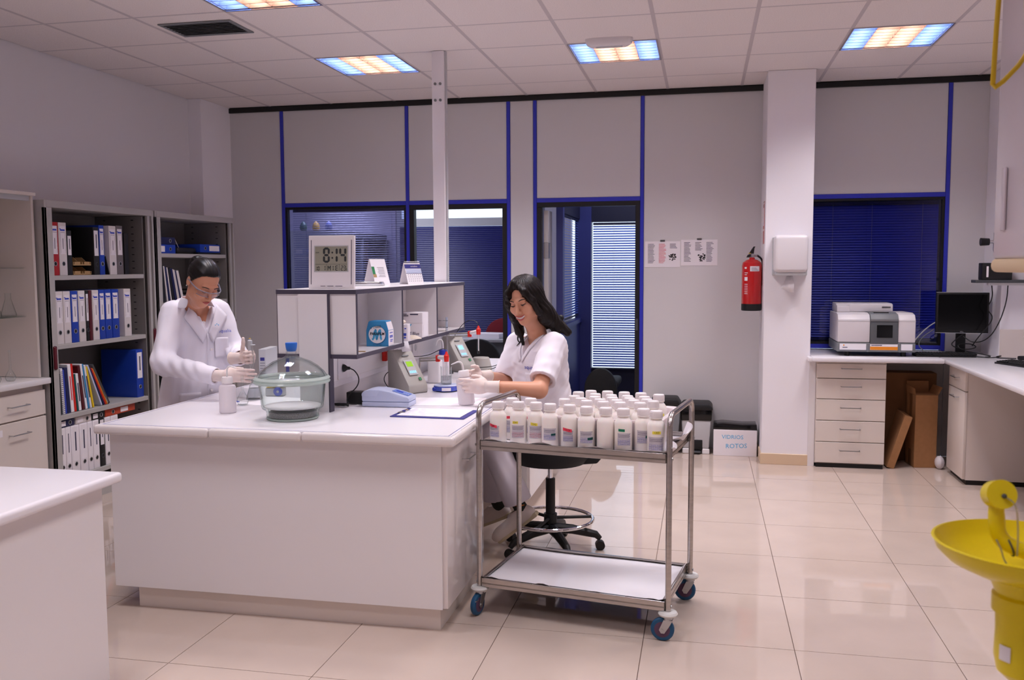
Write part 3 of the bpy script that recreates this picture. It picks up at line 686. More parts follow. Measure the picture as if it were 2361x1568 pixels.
# books and magazines on the third shelf
BK = [(5.003,.018,.24,'binder_red',.01,'red paperback at the left end of the third shelf'),(5.024,.030,.26,'binder_maroon',.03,'glossy maroon brochure on the third shelf'),(5.058,.012,.27,'dark_grey',.04,'dark grey booklet on the third shelf'),(5.074,.022,.30,'paper_white',.05,'white spiral bound manual on the third shelf'),
 (5.100,.012,.29,'ink_blue',.06,'blue spined booklet beside the spiral manual'),(5.116,.030,.30,'binder_navy',.07,'thick navy catalogue on the third shelf'),(5.150,.030,.32,'paper_white',.08,'white catalogue with red lettering on the third shelf'),(5.183,.018,.32,'red_plastic',.09,'bright red spined catalogue on the third shelf'),
 (5.206,.016,.25,'tape_dark',.10,'teal spined booklet on the third shelf'),(5.225,.024,.25,'paper_white',.11,'white magazine right of the teal booklet'),(5.254,.024,.30,'binder_maroon',.14,'dark brown brochure leaning on the third shelf'),(5.283,.020,.31,'paper_white',.16,'first white magazine leaning on the third shelf'),
 (5.308,.012,.31,'box_blue',.18,'blue covered magazine leaning on the third shelf'),(5.325,.016,.30,'paper_white',.20,'second white magazine leaning on the third shelf'),(5.348,.014,.29,'yellow',.24,'yellow spined magazine leaning on the third shelf'),
 (5.56,.014,.32,'instrument_lilac',.50,'pale plastic folder leaning on the third shelf'),(5.60,.010,.31,'binder_navy',.54,'dark blue folder leaning on the third shelf'),(5.63,.010,.30,'red_plastic',.56,'red folder leaning on the third shelf'),(5.66,.008,.30,'orange',.58,'orange folder leaning on the third shelf'),(5.69,.018,.33,'clear_plastic',.60,'clear sleeve of papers leaning on the third shelf')]
def spiral(o, w, h):
    b = B()
    for q in range(22): b.torus((.002, 0, .012+q*(h-.02)/22), .010, .0012, 10, 4)
    obj('wire_spiral', b, 'dark_grey', o)
cur, pl = 5.005, 0.
for y, w_, h, m, lean, l in BK:
    lean *= .85; cur += h*max(0, math.sin(lean)-math.sin(pl))*1.02; pl = lean
    o = obj('book', B().box(-.21, 0, 0, w_, 0, h, .002, 1), m, None, (-4.055, cur, .6085), (lean, 0, 0)); cur += w_/math.cos(lean)+.002; tag(o, l, 'book', 'books on the third shelf')
    if 'spiral bound' in l: spiral(o, w_, h)
    elif m == 'paper_white': obj('spine_print', strips(B(), (.0004, w_/2, 0), (0,1,0), (0,0,1), [(-.005,.005,h*.25,h*.75)]), 'ink_red' if 'red' in l else 'ink', o)
# leaning files in the second cabinet
cur, pl = 6.175, 0.
for k, (y, w_, m, lean) in enumerate([(6.175,.03,'binder_black',.02),(6.215,.05,'binder_black',.10),(6.275,.016,'binder_white',.14),(6.297,.02,'binder_navy',.16),(6.322,.014,'binder_white',.18),(6.342,.03,'binder_black',.20),(6.378,.026,'binder_navy',.22),(6.412,.012,'binder_white',.24),(6.43,.012,'binder_white',.25),(6.450,.014,'binder_navy',.26),(6.472,.03,'binder_white',.28)]):
    cur += .29*max(0, math.sin(lean)-math.sin(pl))*1.02; pl = lean
    o = obj('document_file', B().box(-.27, 0, 0, w_, 0, .29-.004*k, .002, 1), m, None, (-4.06, cur, 1.286), (lean, 0, 0)); cur += w_/math.cos(lean)+.002
    tag(o, ['upright black file at the left of the leaning files', 'first leaning black file left of the woman\'s head', 'first leaning white file', 'slim navy file leaning beside the first white file', 'second leaning white file', 'broad black file leaning in the middle of the row', 'navy file leaning in the middle of the row', 'third leaning white file', 'fourth leaning white file', 'last leaning navy file', 'last leaning white file behind the woman\'s hair'][k], 'file', 'leaning files in the second cabinet')
ma = thing('magazine_pile', 'pile of dark magazines right of the standing woman', 'magazines', (-4.07, 6.95, 1.286))
for k in range(7): obj('magazine', B().box(-.22, .0, -.10, .10, k*.016, k*.016+.012, .002, 1), 'binder_black' if k % 2 else 'binder_grey', ma, (0.004*(k % 3), .005*(k % 2), 0))
ws = thing('wire_stand', 'thin white wire easel between the blue files', 'stand', (-4.10, 6.53, 1.664))
for a, b_ in (((0,-.05,0),(-.03,0,.13)),((0,.05,0),(-.03,0,.13)),((-.07,0,0),(-.03,0,.13))): obj('leg', B().tube([a, b_], .0022, 6), 'white_plastic', ws)
o = obj('ring_folder', B().box(-.25, 0, -.14, .14, 0, .05, .02, 3), 'binder_black', None, (-4.08, 6.635, 1.665)); tag(o, 'soft dark folder lying behind the wire easel', 'folder')
# ---------------------------------------------------------------- display cabinet with glass shelves at far left
dc = thing('display_cabinet', 'beige open cabinet with glass shelves above drawers at the left edge', 'cabinet', (-4.43, 3.9, 0))
obj('back_panel', B().box(0, .012, 0, 1.0, .87, 2.02), 'laminate_warm', dc)
obj('side_panel', B().box(0, .37, .985, 1.005, .875, 2.02, .001, 1), 'laminate_warm', dc); obj('side_panel', B().box(0, .37, 0, .02, .875, 2.02), 'laminate_warm', dc)
obj('top_panel', B().box(0, .39, 0, 1.005, 2.0, 2.02, .001, 1), 'laminate_warm', dc)
obj('upper_rail', B().box(.33, .36, .02, .985, 1.97, 2.0), 'light_grey', dc)
for z in (1.56, 1.26): obj('glass_shelf', B().box(.012, .30, .02, .985, z-.006, z), 'green_glass', dc)
obj('worktop', B().box(0, .43, 0, 1.02, .835, .873, .006, 2), 'laminate', dc)
obj('carcass', B().box(0, .38, 0, 1.0, .08, .835), 'laminate_warm', dc); obj('plinth', B().box(0, .33, 0, 1.0, 0, .08), 'laminate_warm', dc)
for k in range(2):
    y0, y1 = (.51, .995) if k else (.005, .50)
    d = obj('drawer_front', B().box(.38, .40, y0, y1, .645, .800, .002, 1), 'laminate_warm', dc); obj('handle', B().tube([(.40,y0+.17,.73),(.43,y0+.17,.73),(.43,y0+.32,.73),(.40,y0+.32,.73)], .004, 6), 'zinc', d)
    d = obj('door', B().box(.38, .40, y0, y1, .09, .635, .002, 1), 'laminate_warm', dc); obj('handle', B().tube([(.40,y0+.17,.56),(.43,y0+.17,.56),(.43,y0+.32,.56),(.40,y0+.32,.56)], .004, 6), 'zinc', d)
    if k: obj('door_label', B().box(.40, .4006, y0+.0, y0+.12, .565, .605), 'paper', d)
def erlen(label, loc, sc=1., liquid=0., group=None):
    """conical flask as a hollow glass body"""
    t = thing('conical_flask', label, 'flask', loc, 0, group)
    o = [(.0,.0),(.040,.0),(.043,.004),(.042,.012),(.0165,.100),(.0165,.130),(.019,.134)]; i = [(.0175,.134),(.015,.129),(.015,.101),(.0405,.013),(.0405,.005),(.0,.003)]
    obj('glass_body', B().lathe([(r*sc, z*sc) for r, z in o+i], n=32), 'clear_glass', t)
    if liquid:
        rr = lerp(.0400, .0150, (liquid-.012)/.09)
        obj('liquid', B().lathe([(0,.0035*sc),(.0402*sc,.0055*sc),(.0402*sc,.012*sc),(rr*sc,liquid*sc),(0,liquid*sc)], n=28), 'liquid', t)
    return t
def volflask(label, loc, h=.17, r=.028, group=None, print_=True):
    t = thing('volumetric_flask', label, 'flask', loc, 0, group)
    P = [(0,0),(r*.62,0),(r*.8,.004),(r,.022),(r*.92,.034),(r*.5,.058),(.0075,.074),(.0065,h-.015),(.0065,h-.004),(.008,h)]
    Q = [(.0068,h),(.0052,h-.006),(.0052,.075),(r*.5-.0015,.059),(r*.92-.0015,.034),(r-.0015,.022),(r*.78,.006),(0,.003)]
    obj('glass_body', B().lathe(P+Q, n=28), 'clear_glass', t)
    if print_:
        b = B()
        for k in range(7):
            a = -PI*.78+k*.12; b.add([(r*1.01*math.cos(a+d), r*1.01*math.sin(a+d), z) for d, z in ((0,.018),(.09,.018),(.09,.025),(0,.025))], [(0,1,2,3)])
        obj('graduation_print', b, 'ink_blue', t)
    return t
for k, y in enumerate((4.62, 4.72, 4.82)): erlen(['conical flask at the left end of the lower glass shelf', 'conical flask in the middle of the lower glass shelf', 'conical flask at the right end of the lower glass shelf'][k], (-4.24+.02*k, y, 1.261), 1.06, 0, 'flasks in the display cabinet')
for k, (x, y) in enumerate(((-4.12,4.60),(-4.10,4.695))): volflask(['volumetric flask at the very left edge of the beige cabinet counter', 'stoppered volumetric flask on the beige cabinet counter'][k], (x, y, .8735), .19, .03, 'flasks in the display cabinet', False)
# maroon instrument on the foreground bench
mi = thing('microscope_base', 'maroon instrument with black knob at the left edge', 'instrument', (-2.665, 2.755, .79))
obj('foot', B().prism([(-.16,0),(.03,0),(.028,.012),(.05,.034),(.075,.036),(.098,.026),(.108,.034),(.108,.05),(.095,.067),(.06,.078),(-.16,.085)], 'y', -.06, .06, .006), 'maroon', mi)
obj('knob', B().cyl((-.10,0,.098), (.058,0,.088), .022, .022, 20).ball((.058,0,.088), .022), 'black_gloss', mi)
# ---------------------------------------------------------------- steel trolley
CA, CC = -.168, Vector((-.505, 4.01, 0))
ca = thing('trolley', 'stainless steel two shelf trolley loaded with white bottles', 'trolley', CC, CA)
hx, hy = .412, .258
for zr, nm in ((.788, 'upper_shelf'), (.168, 'lower_shelf')):
    b = B().box(-hx, hx, -hy, hy, zr-.026, zr-.020)
    for a in ((-hx,hx,-hy,-hy+.0025),(-hx,hx,hy-.0025,hy),(-hx,-hx+.0025,-hy,hy),(hx-.0025,hx,-hy,hy)): b.box(*a, zr-.040, zr, .0008, 1)
    sh = obj(nm, b, 'steel', ca)
    rm = B()
    for a in ((-hx,hx,-hy,-hy+.014),(-hx,hx,hy-.014,hy),(-hx,-hx+.014,-hy,hy),(hx-.014,hx,-hy,hy)): rm.box(*a, zr-.003, zr+.001, .001, 1)
    obj('rolled_rim', rm, 'steel', sh)
for sx in (-1, 1):                                  # each side: one bent tube = two legs and a push handle
    x = sx*(hx+.013); R = .06; zt = .945
    arc = lambda y0, s_: [(x, y0-s_*R*(1-math.cos(t))*0+s_*0, 0) for t in ()]
    pts = [(x, -hy+.012, .11), (x, -hy+.012, zt-R)]+[(x, -hy+.012+R-R*math.cos(t), zt-R+R*math.sin(t)) for t in np.linspace(.2, PI/2, 7)]
    pts += [(x, hy-.012-R+R*math.sin(t), zt-R+R*math.cos(t)) for t in np.linspace(0, PI/2-.2, 7)]+[(x, hy-.012, zt-R), (x, hy-.012, .11)]
    obj('side_frame', B().tube(pts, .0125, 14), 'steel', ca)
    for sy in (-1, 1):
        yy = sy*(hy-.012)
        obj('bumper_ring', B().lathe([(.013,.128),(.036,.126),(.041,.118),(.036,.110),(.013,.106)], (x, yy, 0), 24), 'bumper', ca)
        for z in (.768, .148): obj('screw', B().cyl((x+sx*.012, yy, z), (x+sx*.016, yy, z), .0065, n=12), 'zinc', ca)
        ang = {(1,-1): .05, (1,1): .1, (-1,-1): 1.45, (-1,1): 1.2}[(sx,sy)]
        C = thing  # castor parts share one frame turned about its stem
        M = T(x, yy, 0) @ rz(ang)
        fk = B().lathe([(.0,.106),(.017,.106),(.019,.100),(.019,.094),(.014,.092),(0,.092)], n=16)
        for e in (-1, 1): fk.prism([(-.015,.094),(.022,.094),(.006,.064),(-.012,.036),(-.026,.036),(-.034,.050)], 'y', e*.017-.0015, e*.017+.0015)
        cs = obj('castor_fork', fk.xf(M), 'zinc', ca)
        W = B().lathe([(.0,-.012),(.036,-.012),(.044,-.011),(.049,-.006),(.049,.006),(.044,.011),(.036,.012),(0,.012)], n=28, M=T(-.022,0,.0495) @ Matrix.Rotation(PI/2, 4, 'X'))
        wh = obj('wheel', W.xf(M), 'wheel_blue', cs)
        obj('wheel_hub', B().lathe([(0,-.0128),(.030,-.0128),(.033,-.0122),(.033,.0122),(.030,.0128),(0,.0128)], n=24, M=T(-.022,0,.0495) @ Matrix.Rotation(PI/2, 4, 'X')).xf(M), 'wheel_hub', cs)
        obj('axle_bolt', B().cyl((-.022,-.021,.0495), (-.022,.021,.0495), .006, n=10).xf(M), 'zinc', cs)
        if sx < 0 and sy < 0: obj('brake_lever', B().box(-.06, -.03, -.014, .014, .070, .075, .002, 1).xf(M @ T(0,0,0)), 'zinc', cs)
# paper liners
def liner(name, label, z, ragged, lift):
    n, m = 40, 18; vs = []; fs = []
    for i in range(n+1):
        for j in range(m+1):
            u, v = i/n, j/m
            x = lerp(-hx+.006, hx-.004, u); y = lerp(-hy+.006, hy-.006, v)
            if ragged and u > .93: x += .03*(u-.93)/.07*math.sin(9*v+1)+.0
            zz = z+lift*(.004*math.sin(7*u+3*v)+.003*math.sin(13*v-4*u))
            if j == 0: zz += (.024 if ragged else .014)+.005*math.sin(23*u)+.004*math.sin(41*u)
            if j == 0: y -= .003
            if i == n and ragged: zz += .03+.035*v+.012*math.sin(9*v); x += .012
            if i == n and not ragged: zz += .012+.02*max(0, v-.6)
            vs.append((x, y, zz))
    for i in range(n):
        for j in range(m): a = i*(m+1)+j; fs.append((a, a+m+1, a+m+2, a+1))
    o = obj(name, B().add(vs, fs).mesh(name, 60), 'paper_white', None, CC, (0, 0, CA))
    return tag(o, label, 'paper')
liner('paper_liner', 'crumpled white paper lining the upper trolley shelf', .7685, True, .25)
liner('paper_liner', 'white paper sheet lining the lower trolley shelf', .1555, False, .55)
# ---------------------------------------------------------------- bottles
BR, BH = .0375, .185
bp = [(0,.002),(BR-.004,0),(BR,.004),(BR,.122),(BR-.002,.131),(BR-.008,.140),(.0255,.145),(.0235,.148),(.0235,.153),(.0275,.154),(.0275,.157),(.0235,.158),(0,.158)]
bottle_me = B().lathe(bp, n=28).mesh('bottle_body', 50); bottle_me.materials.append(MATS['hdpe'])
cp_ = B().lathe([(0,.157),(.0262,.157),(.0268,.159),(.0262,BH-.004),(.0245,BH),(.020,BH),(.0195,BH-.0012),(0,BH-.0012)], n=32)
for q in range(32):
    t = 2*PI*(q+.5)/32; cp_.box(-.0006,.0006,-.0011,.0011,.161,BH-.005, M=rz(t) @ T(.0266,0,0))
cap_me = cp_.mesh('screw_cap', 40); cap_me.materials.append(MATS['hdpe_cap'])
def wrap(u, z, R, a0): a = a0+u/R; return (R*math.cos(a), R*math.sin(a), z)
def patch(u0, u1, z0, z1, R, a0, skew=0., n=12):
    vs = []; fs = []
    for i in range(n+1):
        u = lerp(u0, u1, i/n); dz = skew*(u-u0); vs += [wrap(u, z0+dz, R, a0), wrap(u, z1+dz, R, a0)]
    for i in range(n): fs.append((2*i, 2*i+2, 2*i+3, 2*i+1))
    return vs, fs
def wrap_text(s_, size, u, z, R, a0, m, parent, name, skew=0.):
    o = text(s_, size, (0,0,0), (1,0,0), (0,1,0), m, parent, name, ext=.0)
    for v in o.data.vertices: x, y, _ = v.co; v.co = wrap(u+x, z+y+skew*x, R, a0)
    return o
def reagent_bottle(label, loc, a0, lab=None, tagc=None, group='white sample bottles on the trolley', sc=1.):
    """lab=(u0,u1,z0,z1,print material)  tagc=(material,text,u0,u1,z0,z1,skew)"""
    t = thing('sample_bottle', label, 'bottle', loc, 0, group); t.scale = (sc, sc, 1)
    obj('bottle_body', bottle_me, None, t); obj('screw_cap', cap_me, None, t)
    if lab:
        u0, u1, z0, z1, pm = lab
        l = obj('label', B().add(*patch(u0, u1, z0, z1, BR+.0004, a0)), 'label_paper', t)
        b = B(); H = z1-z0; Wd = u1-u0
        for f in (.0, .13, .27, .34, .46, .56, .98): b.add(*patch(u0, u1, z0+H*f*.98, z0+H*f*.98+.0006, BR+.0006, a0, n=8))
        for q in range(4): b.add(*patch(u0+.003, u1-.004-.003*(q % 2), z0+H*(.86-.07*q), z0+H*(.86-.07*q)+.0013, BR+.0006, a0, n=8))
        obj('label_print', b, 'ink', l)
        b = B()
        for q in range(6):
            zz = z0+H*(.08+.07*q)
            for k in range(7):
                ua = u0+.003+Wd*.13*k; b.add(*patch(ua, ua+Wd*(.07+.05*((k*3+q) % 4)/3), zz, zz+.0009, BR+.0007, a0, .12*((k+q) % 3-1), 2))
        obj('handwriting', b, pm, l)
    if tagc:
        m, s_, u0, u1, z0, z1, sk = tagc
        g_ = obj('tape_tag', B().add(*patch(u0, u1, z0, z1, BR+.0009, a0, sk)), m, t)
        wrap_text(s_, (z1-z0)*.95, (u0+u1)/2, (z0+z1)/2+sk*(u1-u0)/2, BR+.0012, a0, 'ink_black', g_, 'tag_number', sk)
    return t
def cartpos(u, v, z): p = CC+Vector((u*math.cos(CA)-v*math.sin(CA), u*math.sin(CA)+v*math.cos(CA), 0)); return (p.x, p.y, z)
FA = -PI/2+.10
L1 = (-.026,.026,.032,.088,'ink_blue'); L2 = (-.03,.03,.030,.085,'ink_red')
row = [((-.351,-.199),'bottle with red tag 1289 at the left end of the trolley',FA-.35,(-.03,.022,.032,.082,'ink_blue'),('tape_red','1289',-.03,.012,.080,.092,-.18)),
 ((-.264,-.174),'second bottle from the left in the front row, yellow tag 1241',FA,L2,('tape_yellow','1241',-.025,.002,.092,.103,.03)),
 ((-.186,-.162),'third bottle from the left in the front row, yellow tag 1242',FA,L2,('tape_yellow','1242',-.022,.010,.089,.101,-.12)),
 ((-.113,-.181),'bottle with dark green tag 1216 low on its label, next to yellow 1242',FA,(-.03,.03,.030,.082,'ink_blue'),('tape_dark','1216',.006,.027,.050,.060,.04)),
 ((-.025,-.180),'bottle with red tag 1219 in the middle of the front row',FA,(-.03,.018,.030,.078,'ink_blue'),('tape_red','1219',-.03,.012,.078,.091,-.18)),
 ((.058,-.203),'bottle with dark green tag 1220 below the cap row',FA,(-.028,.03,.032,.084,'ink_blue'),('tape_dark','1220',.006,.032,.046,.057,.06)),
 ((.144,-.205),'bottle without any label in the front row',FA,None,None),
 ((.220,-.204),'bottle with bright green tag 1210 above its label',FA,(-.026,.034,.034,.086,'ink_blue'),('tape_green','1210',-.022,.006,.094,.105,-.05)),
 ((.300,-.178),'bottle half hidden behind the last bottle, dark green tag',FA,(-.03,.03,.044,.098,'ink_blue'),('tape_dark','12',.008,.026,.066,.077,0)),
 ((.362,-.213),'bottle with yellow tag 1203 at the right end of the front row',FA,(-.036,.032,.024,.080,'ink_blue'),('tape_yellow','1203',-.018,.018,.093,.105,.0)),
 ((-.332,-.076),'bottle with red tag behind the first and second front bottles',FA,L1,('tape_red','12',-.03,.0,.094,.106,.1)),
 ((-.248,-.060),'bottle with red tag behind the third front bottle',FA,L1,('tape_red','12',-.03,.0,.094,.106,.1))]
for (uv, l, a0, lab, tg) in row: reagent_bottle(l, cartpos(*uv, .7725), a0, lab, tg)
tr_ = thing('plastic_tray', 'white plastic tub full of bottles on the trolley', 'tub', cartpos(.115, .035, .770), CA)
tx, ty, th = .245, .212, .135
def rrect(hx_, hy_, r, n=6):
    P = []
    for sx, sy, a in ((1,1,0),(-1,1,PI/2),(-1,-1,PI),(1,-1,1.5*PI)):
        for q in range(n+1): t = a+PI/2*q/n; P.append((sx*(hx_-r)+r*math.cos(t), sy*(hy_-r)+r*math.sin(t)))
    return P
rings = [(tx-.03,ty-.03,0),(tx-.02,ty-.02,.0),(tx-.004,ty-.004,th-.01),(tx+.012,ty+.012,th-.006),(tx+.014,ty+.014,th),(tx+.004,ty+.004,th+.002),(tx-.010,ty-.010,th-.004),(tx-.026,ty-.026,.0155),(tx-.03,ty-.03,.0155)]
vs = []; fs = []
for a, b_, z in rings: vs += [(x, y, z) for x, y in rrect(a, b_, .045)]
N = 28
for r in range(len(rings)-1): fs += [(r*N+q, r*N+(q+1) % N, (r+1)*N+(q+1) % N, (r+1)*N+q) for q in range(N)]
fs += [tuple(range(N))[::-1], tuple((len(rings)-1)*N+q for q in range(N))]
obj('tub_body', B().add(vs, fs), 'tub_plastic', tr_)
tray = [(-.058,-.005),(-.079,.121),(-.036,.183),(.042,.195),(.123,.186),(.202,.185),(.290,.162),(-.07,-.111),(.012,.088),(.09,.08),(.167,.075),(.244,.075),(-.01,-.063),(.036,.001),(.116,.004),(.192,.010),(.272,.004),(.078,-.062),(.035,-.124),(.154,-.061),(.225,-.045),(.11,-.13),(.185,-.13),(.268,-.108),(.318,-.042)]
srt = sorted(range(len(tray)), key=lambda k: -tray[k][1])
rown = ['back', 'second', 'third', 'fourth', 'front']
for r in range(5):
    ids = sorted(srt[r*5:r*5+5], key=lambda k: tray[k][0])
    for q, k in enumerate(ids):
        u, v = tray[k]; u = min(max(u, -.085), .31); v = min(max(v, -.125), .19)
        reagent_bottle('%s bottle from the left in the %s row of the white tub' % (['first','second','third','fourth','fifth'][q], rown[r]), cartpos(u, v, .7865), FA, (-.03,.03,.03,.085,'ink_blue') if k == 6 else None, ('tape_yellow', '12', .0, .026, .09, .102, 0) if k == 6 else None, 'white sample bottles in the tub', .96)
# ---------------------------------------------------------------- stool
SC = Vector((-.805, 4.80, 0))
st = thing('lab_stool', 'black lab stool with chrome foot ring', 'stool', SC)
obj('seat', B().lathe([(0,.545),(.15,.55),(.205,.565),(.225,.60),(.21,.635),(.15,.650),(0,.652)], n=40), 'black', st)
obj('seat_shell', B().lathe([(0,.475),(.10,.476),(.19,.492),(.222,.53),(.226,.575),(.2,.57),(0,.55)], n=40), 'rubber', st)
obj('tilt_lever', B().prism([(.06,.478),(.26,.500),(.285,.53),(.30,.56),(.20,.545),(.06,.54)], 'y', -.05, .05, .008), 'black', st)
obj('lift_boot', B().cyl((0,0,.455), (0,0,.478), .022), 'black', st)
obj('piston', B().cyl((0,0,.38), (0,0,.456), .014), 'chrome', st); obj('gas_tube', B().cyl((0,0,.13), (0,0,.40), .026, n=20), 'black', st)
obj('ring_clamp', B().cyl((0,0,.155), (0,0,.205), .036, n=20), 'black', st)
obj('foot_ring', B().torus((0,0,.175), .232, .0095, 56, 10), 'chrome', st)
for k in range(3):
    a = .35+2*PI*k/3; obj('ring_spoke', B().tube([(.03*math.cos(a), .03*math.sin(a), .18), (.228*math.cos(a), .228*math.sin(a), .176)], .009, 8), 'black', st)
for k in range(5):
    a = .2+2*PI*k/5; c, s_ = math.cos(a), math.sin(a)
    obj('base_arm', B().tube([(0,0,.125),(.12*c,.12*s_,.115),(.25*c,.25*s_,.085),(.272*c,.272*s_,.062)], [.03,.026,.02,.014], 10), 'black', st)
    obj('castor', B().cyl((.272*c-.02*s_, .272*s_+.02*c, .026), (.272*c+.02*s_, .272*s_-.02*c, .026), .026, n=18), 'black', st)
# ---------------------------------------------------------------- column and rear wall fittings
td = thing('towel_dispenser', 'white paper towel dispenser on the column', 'dispenser', (.643, 7.249, 1.495))
obj('housing', B().box(-.123, .123, -.15, 0, 0, .285, .030, 4), 'instrument_white', td)
obj('back_plate', B().box(-.128, .128, -.035, 0, -.02, .27, .004, 1), 'light_grey', td)
obj('lower_tray', B().box(-.110, .110, -.135, -.02, -.022, .012, .008, 2), 'light_grey', td)
tw = obj('paper_towel', B().add([(-.022,-.075,-.018),(.018,-.075,-.018),(.028,-.10,-.08),(.030,-.085,-.150),(-.005,-.10,-.145),(-.045,-.09,-.125),(-.072,-.085,-.120),(-.045,-.085,-.075)], [(0,1,2,7),(2,3,4,7),(7,4,5),(7,5,6)]), 'paper_white', None, (.643, 7.249, 1.495)); tag(tw, 'crumpled paper towel hanging from the dispenser', 'paper towel')
so = tw.modifiers.new('thickness', 'SOLIDIFY'); so.thickness = .002
fe = thing('fire_extinguisher', 'red fire extinguisher hanging beside the white column', 'fire extinguisher', (.378, 7.50, 1.19))
obj('cylinder', B().lathe([(0,.03),(.07,.03),(.078,.05),(.078,.36),(.072,.385),(.045,.405),(.022,.412),(.022,.425),(0,.425)], n=36), 'red_paint', fe)
obj('base_ring', B().lathe([(.072,0),(.079,.004),(.079,.055),(.076,.056),(.0,.056),(.0,.03),(.070,.03),(.072,0)], n=32), 'black', fe)
obj('valve', B().cyl((0,0,.42), (0,0,.455), .014, n=14).cyl((.0,-.0,.44), (.04,0,.44), .009, n=10), 'zinc', fe)
obj('lever', B().prism([(-.03,.455),(.012,.450),(.018,.50),(.025,.512),(.01,.512),(-.005,.49),(-.02,.465)], 'y', -.008, .008, .002), 'black', fe)
obj('carry_grip', B().prism([(-.045,.425),(-.02,.425),(.0,.448),(-.02,.452),(-.035,.445)], 'y', -.008, .008, .002), 'black', fe)
obj('safety_pin', B().torus((-.02,-.01,.458), .010, .002, 16, 6), 'yellow', fe)
obj('hose', B().tube([(.04,0,.44),(.07,.02,.42),(.088,.03,.38),(.086,.03,.20)], .008, 8, smooth=2), 'black', fe)
obj('bracket', B().box(.0,.082,.03,.07,.30,.32), 'zinc', fe)
def fe_patch(u0, u1, z0, z1, m, nm): return obj(nm, B().add(*patch(u0, u1, z0, z1, .0786, -PI/2-.1)), m, fe)
lb = fe_patch(-.01, .068, .315, .355, 'paper', 'inspection_label')
b = B()
for q in range(3): b.add(*patch(.0, .058-.01*q, .322+q*.009, .325+q*.009, .0789, -PI/2-.1))
obj('label_print', b, 'ink', lb)
b = B()
for q, (z, h, w_) in enumerate(((.335,.014,.02),(.30,.005,.03),(.285,.005,.024),(.24,.03,.028),(.21,.004,.03),(.195,.004,.03),(.18,.004,.03),(.165,.004,.03),(.15,.004,.03),(.135,.004,.03))):
    b.add(*patch(-.058, -.058+w_, z, z+h, .0788, -PI/2-.1))
obj('instruction_print', b, 'paper', fe)
sg = thing('safety_sign', 'red and white fire extinguisher sign on the side of the column', 'sign', (.459, 7.42, 1.72))
obj('plate', B().box(-.002, 0, -.075, .075, 0, .33), 'red_paint', sg); obj('white_border', B().box(-.0025, -.002, -.068, .068, .10, .115).box(-.0025, -.002, -.068, .068, .31, .322).box(-.0025, -.002, -.05, .05, .14, .28), 'paper', sg)
for k, (x0, x1, z0, z1, l) in enumerate([(-.491,-.195,1.540,1.758,'notice sheet nearest the corridor door on the grey wall'),(-.189,.112,1.553,1.769,'notice sheet nearest the fire extinguisher on the grey wall')]):
    nt_ = thing('notice_sheet', l, 'notice', ((x0+x1)/2, WB-.001, (z0+z1)/2), 0, 'notices on the grey wall'); w2, h2 = (x1-x0)/2, (z1-z0)/2
    obj('sheet', B().box(-w2, w2, -.0012, 0, -h2, h2), 'paper', nt_)
    rnd = random.Random(k)
    for c in range(3):
        xa = -w2+.025+c*.092; b = B()
        for q in range(16):
            if (k == 0 and c == 2 and 3 < q) or (k == 1 and c == 1 and q > 6): continue
            wq = .062*(.6+.4*rnd.random()) if q % 6 else .05
            b.add([(xa, -.0016, h2-.022-q*.0105), (xa+wq, -.0016, h2-.022-q*.0105), (xa+wq, -.0016, h2-.026-q*.0105), (xa, -.0016, h2-.026-q*.0105)], [(0,1,2,3)])
        obj('text_column', b, 'ink_red' if k == 0 and c == 1 else 'ink', nt_)
    p_ = B()
    for q in range(26):
        xa = (.05 if k == 0 else -.012)+rnd.random()*.055; za = (-.06 if k == 0 else -.075)+rnd.random()*.06; p_.box(xa, xa+.008+.006*rnd.random(), -.0017, -.0012, za, za+.008)
    obj('picture', p_, 'binder_black', nt_); obj('adhesive_tape', B().box(-.02, .02, -.0018, -.001, h2-.004, h2+.012), 'clear_plastic', nt_)
# pedal bin
pb = thing('pedal_bin', 'grey pedal bin with black lid and bag below the notices', 'bin', (-.045, 7.66, 0))
obj('body', B().prism([(-.105,.045),(.105,.045),(.125,.36),(-.125,.36)], 'y', -.13, .12, .012), 'light_grey', pb)
obj('bag_rim', B().prism([(-.124,.275),(.124,.275),(.132,.37),(-.132,.37)], 'y', -.137, .127, .012), 'black_gloss', pb)
obj('lid', B().prism([(-.135,.365),(.135,.365),(.13,.39),(.105,.415),(-.105,.415),(-.13,.39)], 'y', -.145, .13, .010), 'black', pb)
obj('base', B().box(-.105, .105, -.125, .115, .0, .05, .006, 1), 'rubber', pb); obj('pedal_recess', B().box(-.05, .055, -.134, -.12, .03, .12, .008, 2), 'black', pb); obj('pedal', B().box(-.04, .04, -.165, -.12, .012, .026, .006, 2), 'dark_grey', pb)
for x in (-.08, .08): obj('foot', B().box(x-.03, x+.03, -.132, -.11, .0, .045, .006, 1), 'white_plastic', pb)
# second, taller bin half hidden by the tub
b2 = thing('swing_bin', 'tall grey bin half hidden behind the white tub', 'bin', (-.30, 7.60, 0))
obj('body', B().prism([(-.10,.0),(.10,.0),(.13,.40),(-.13,.40)], 'y', -.12, .12, .015), 'mid_grey', b2); obj('lid', B().prism([(-.135,.40),(.135,.40),(.10,.46),(-.10,.46)], 'y', -.125, .125, .015), 'black', b2)
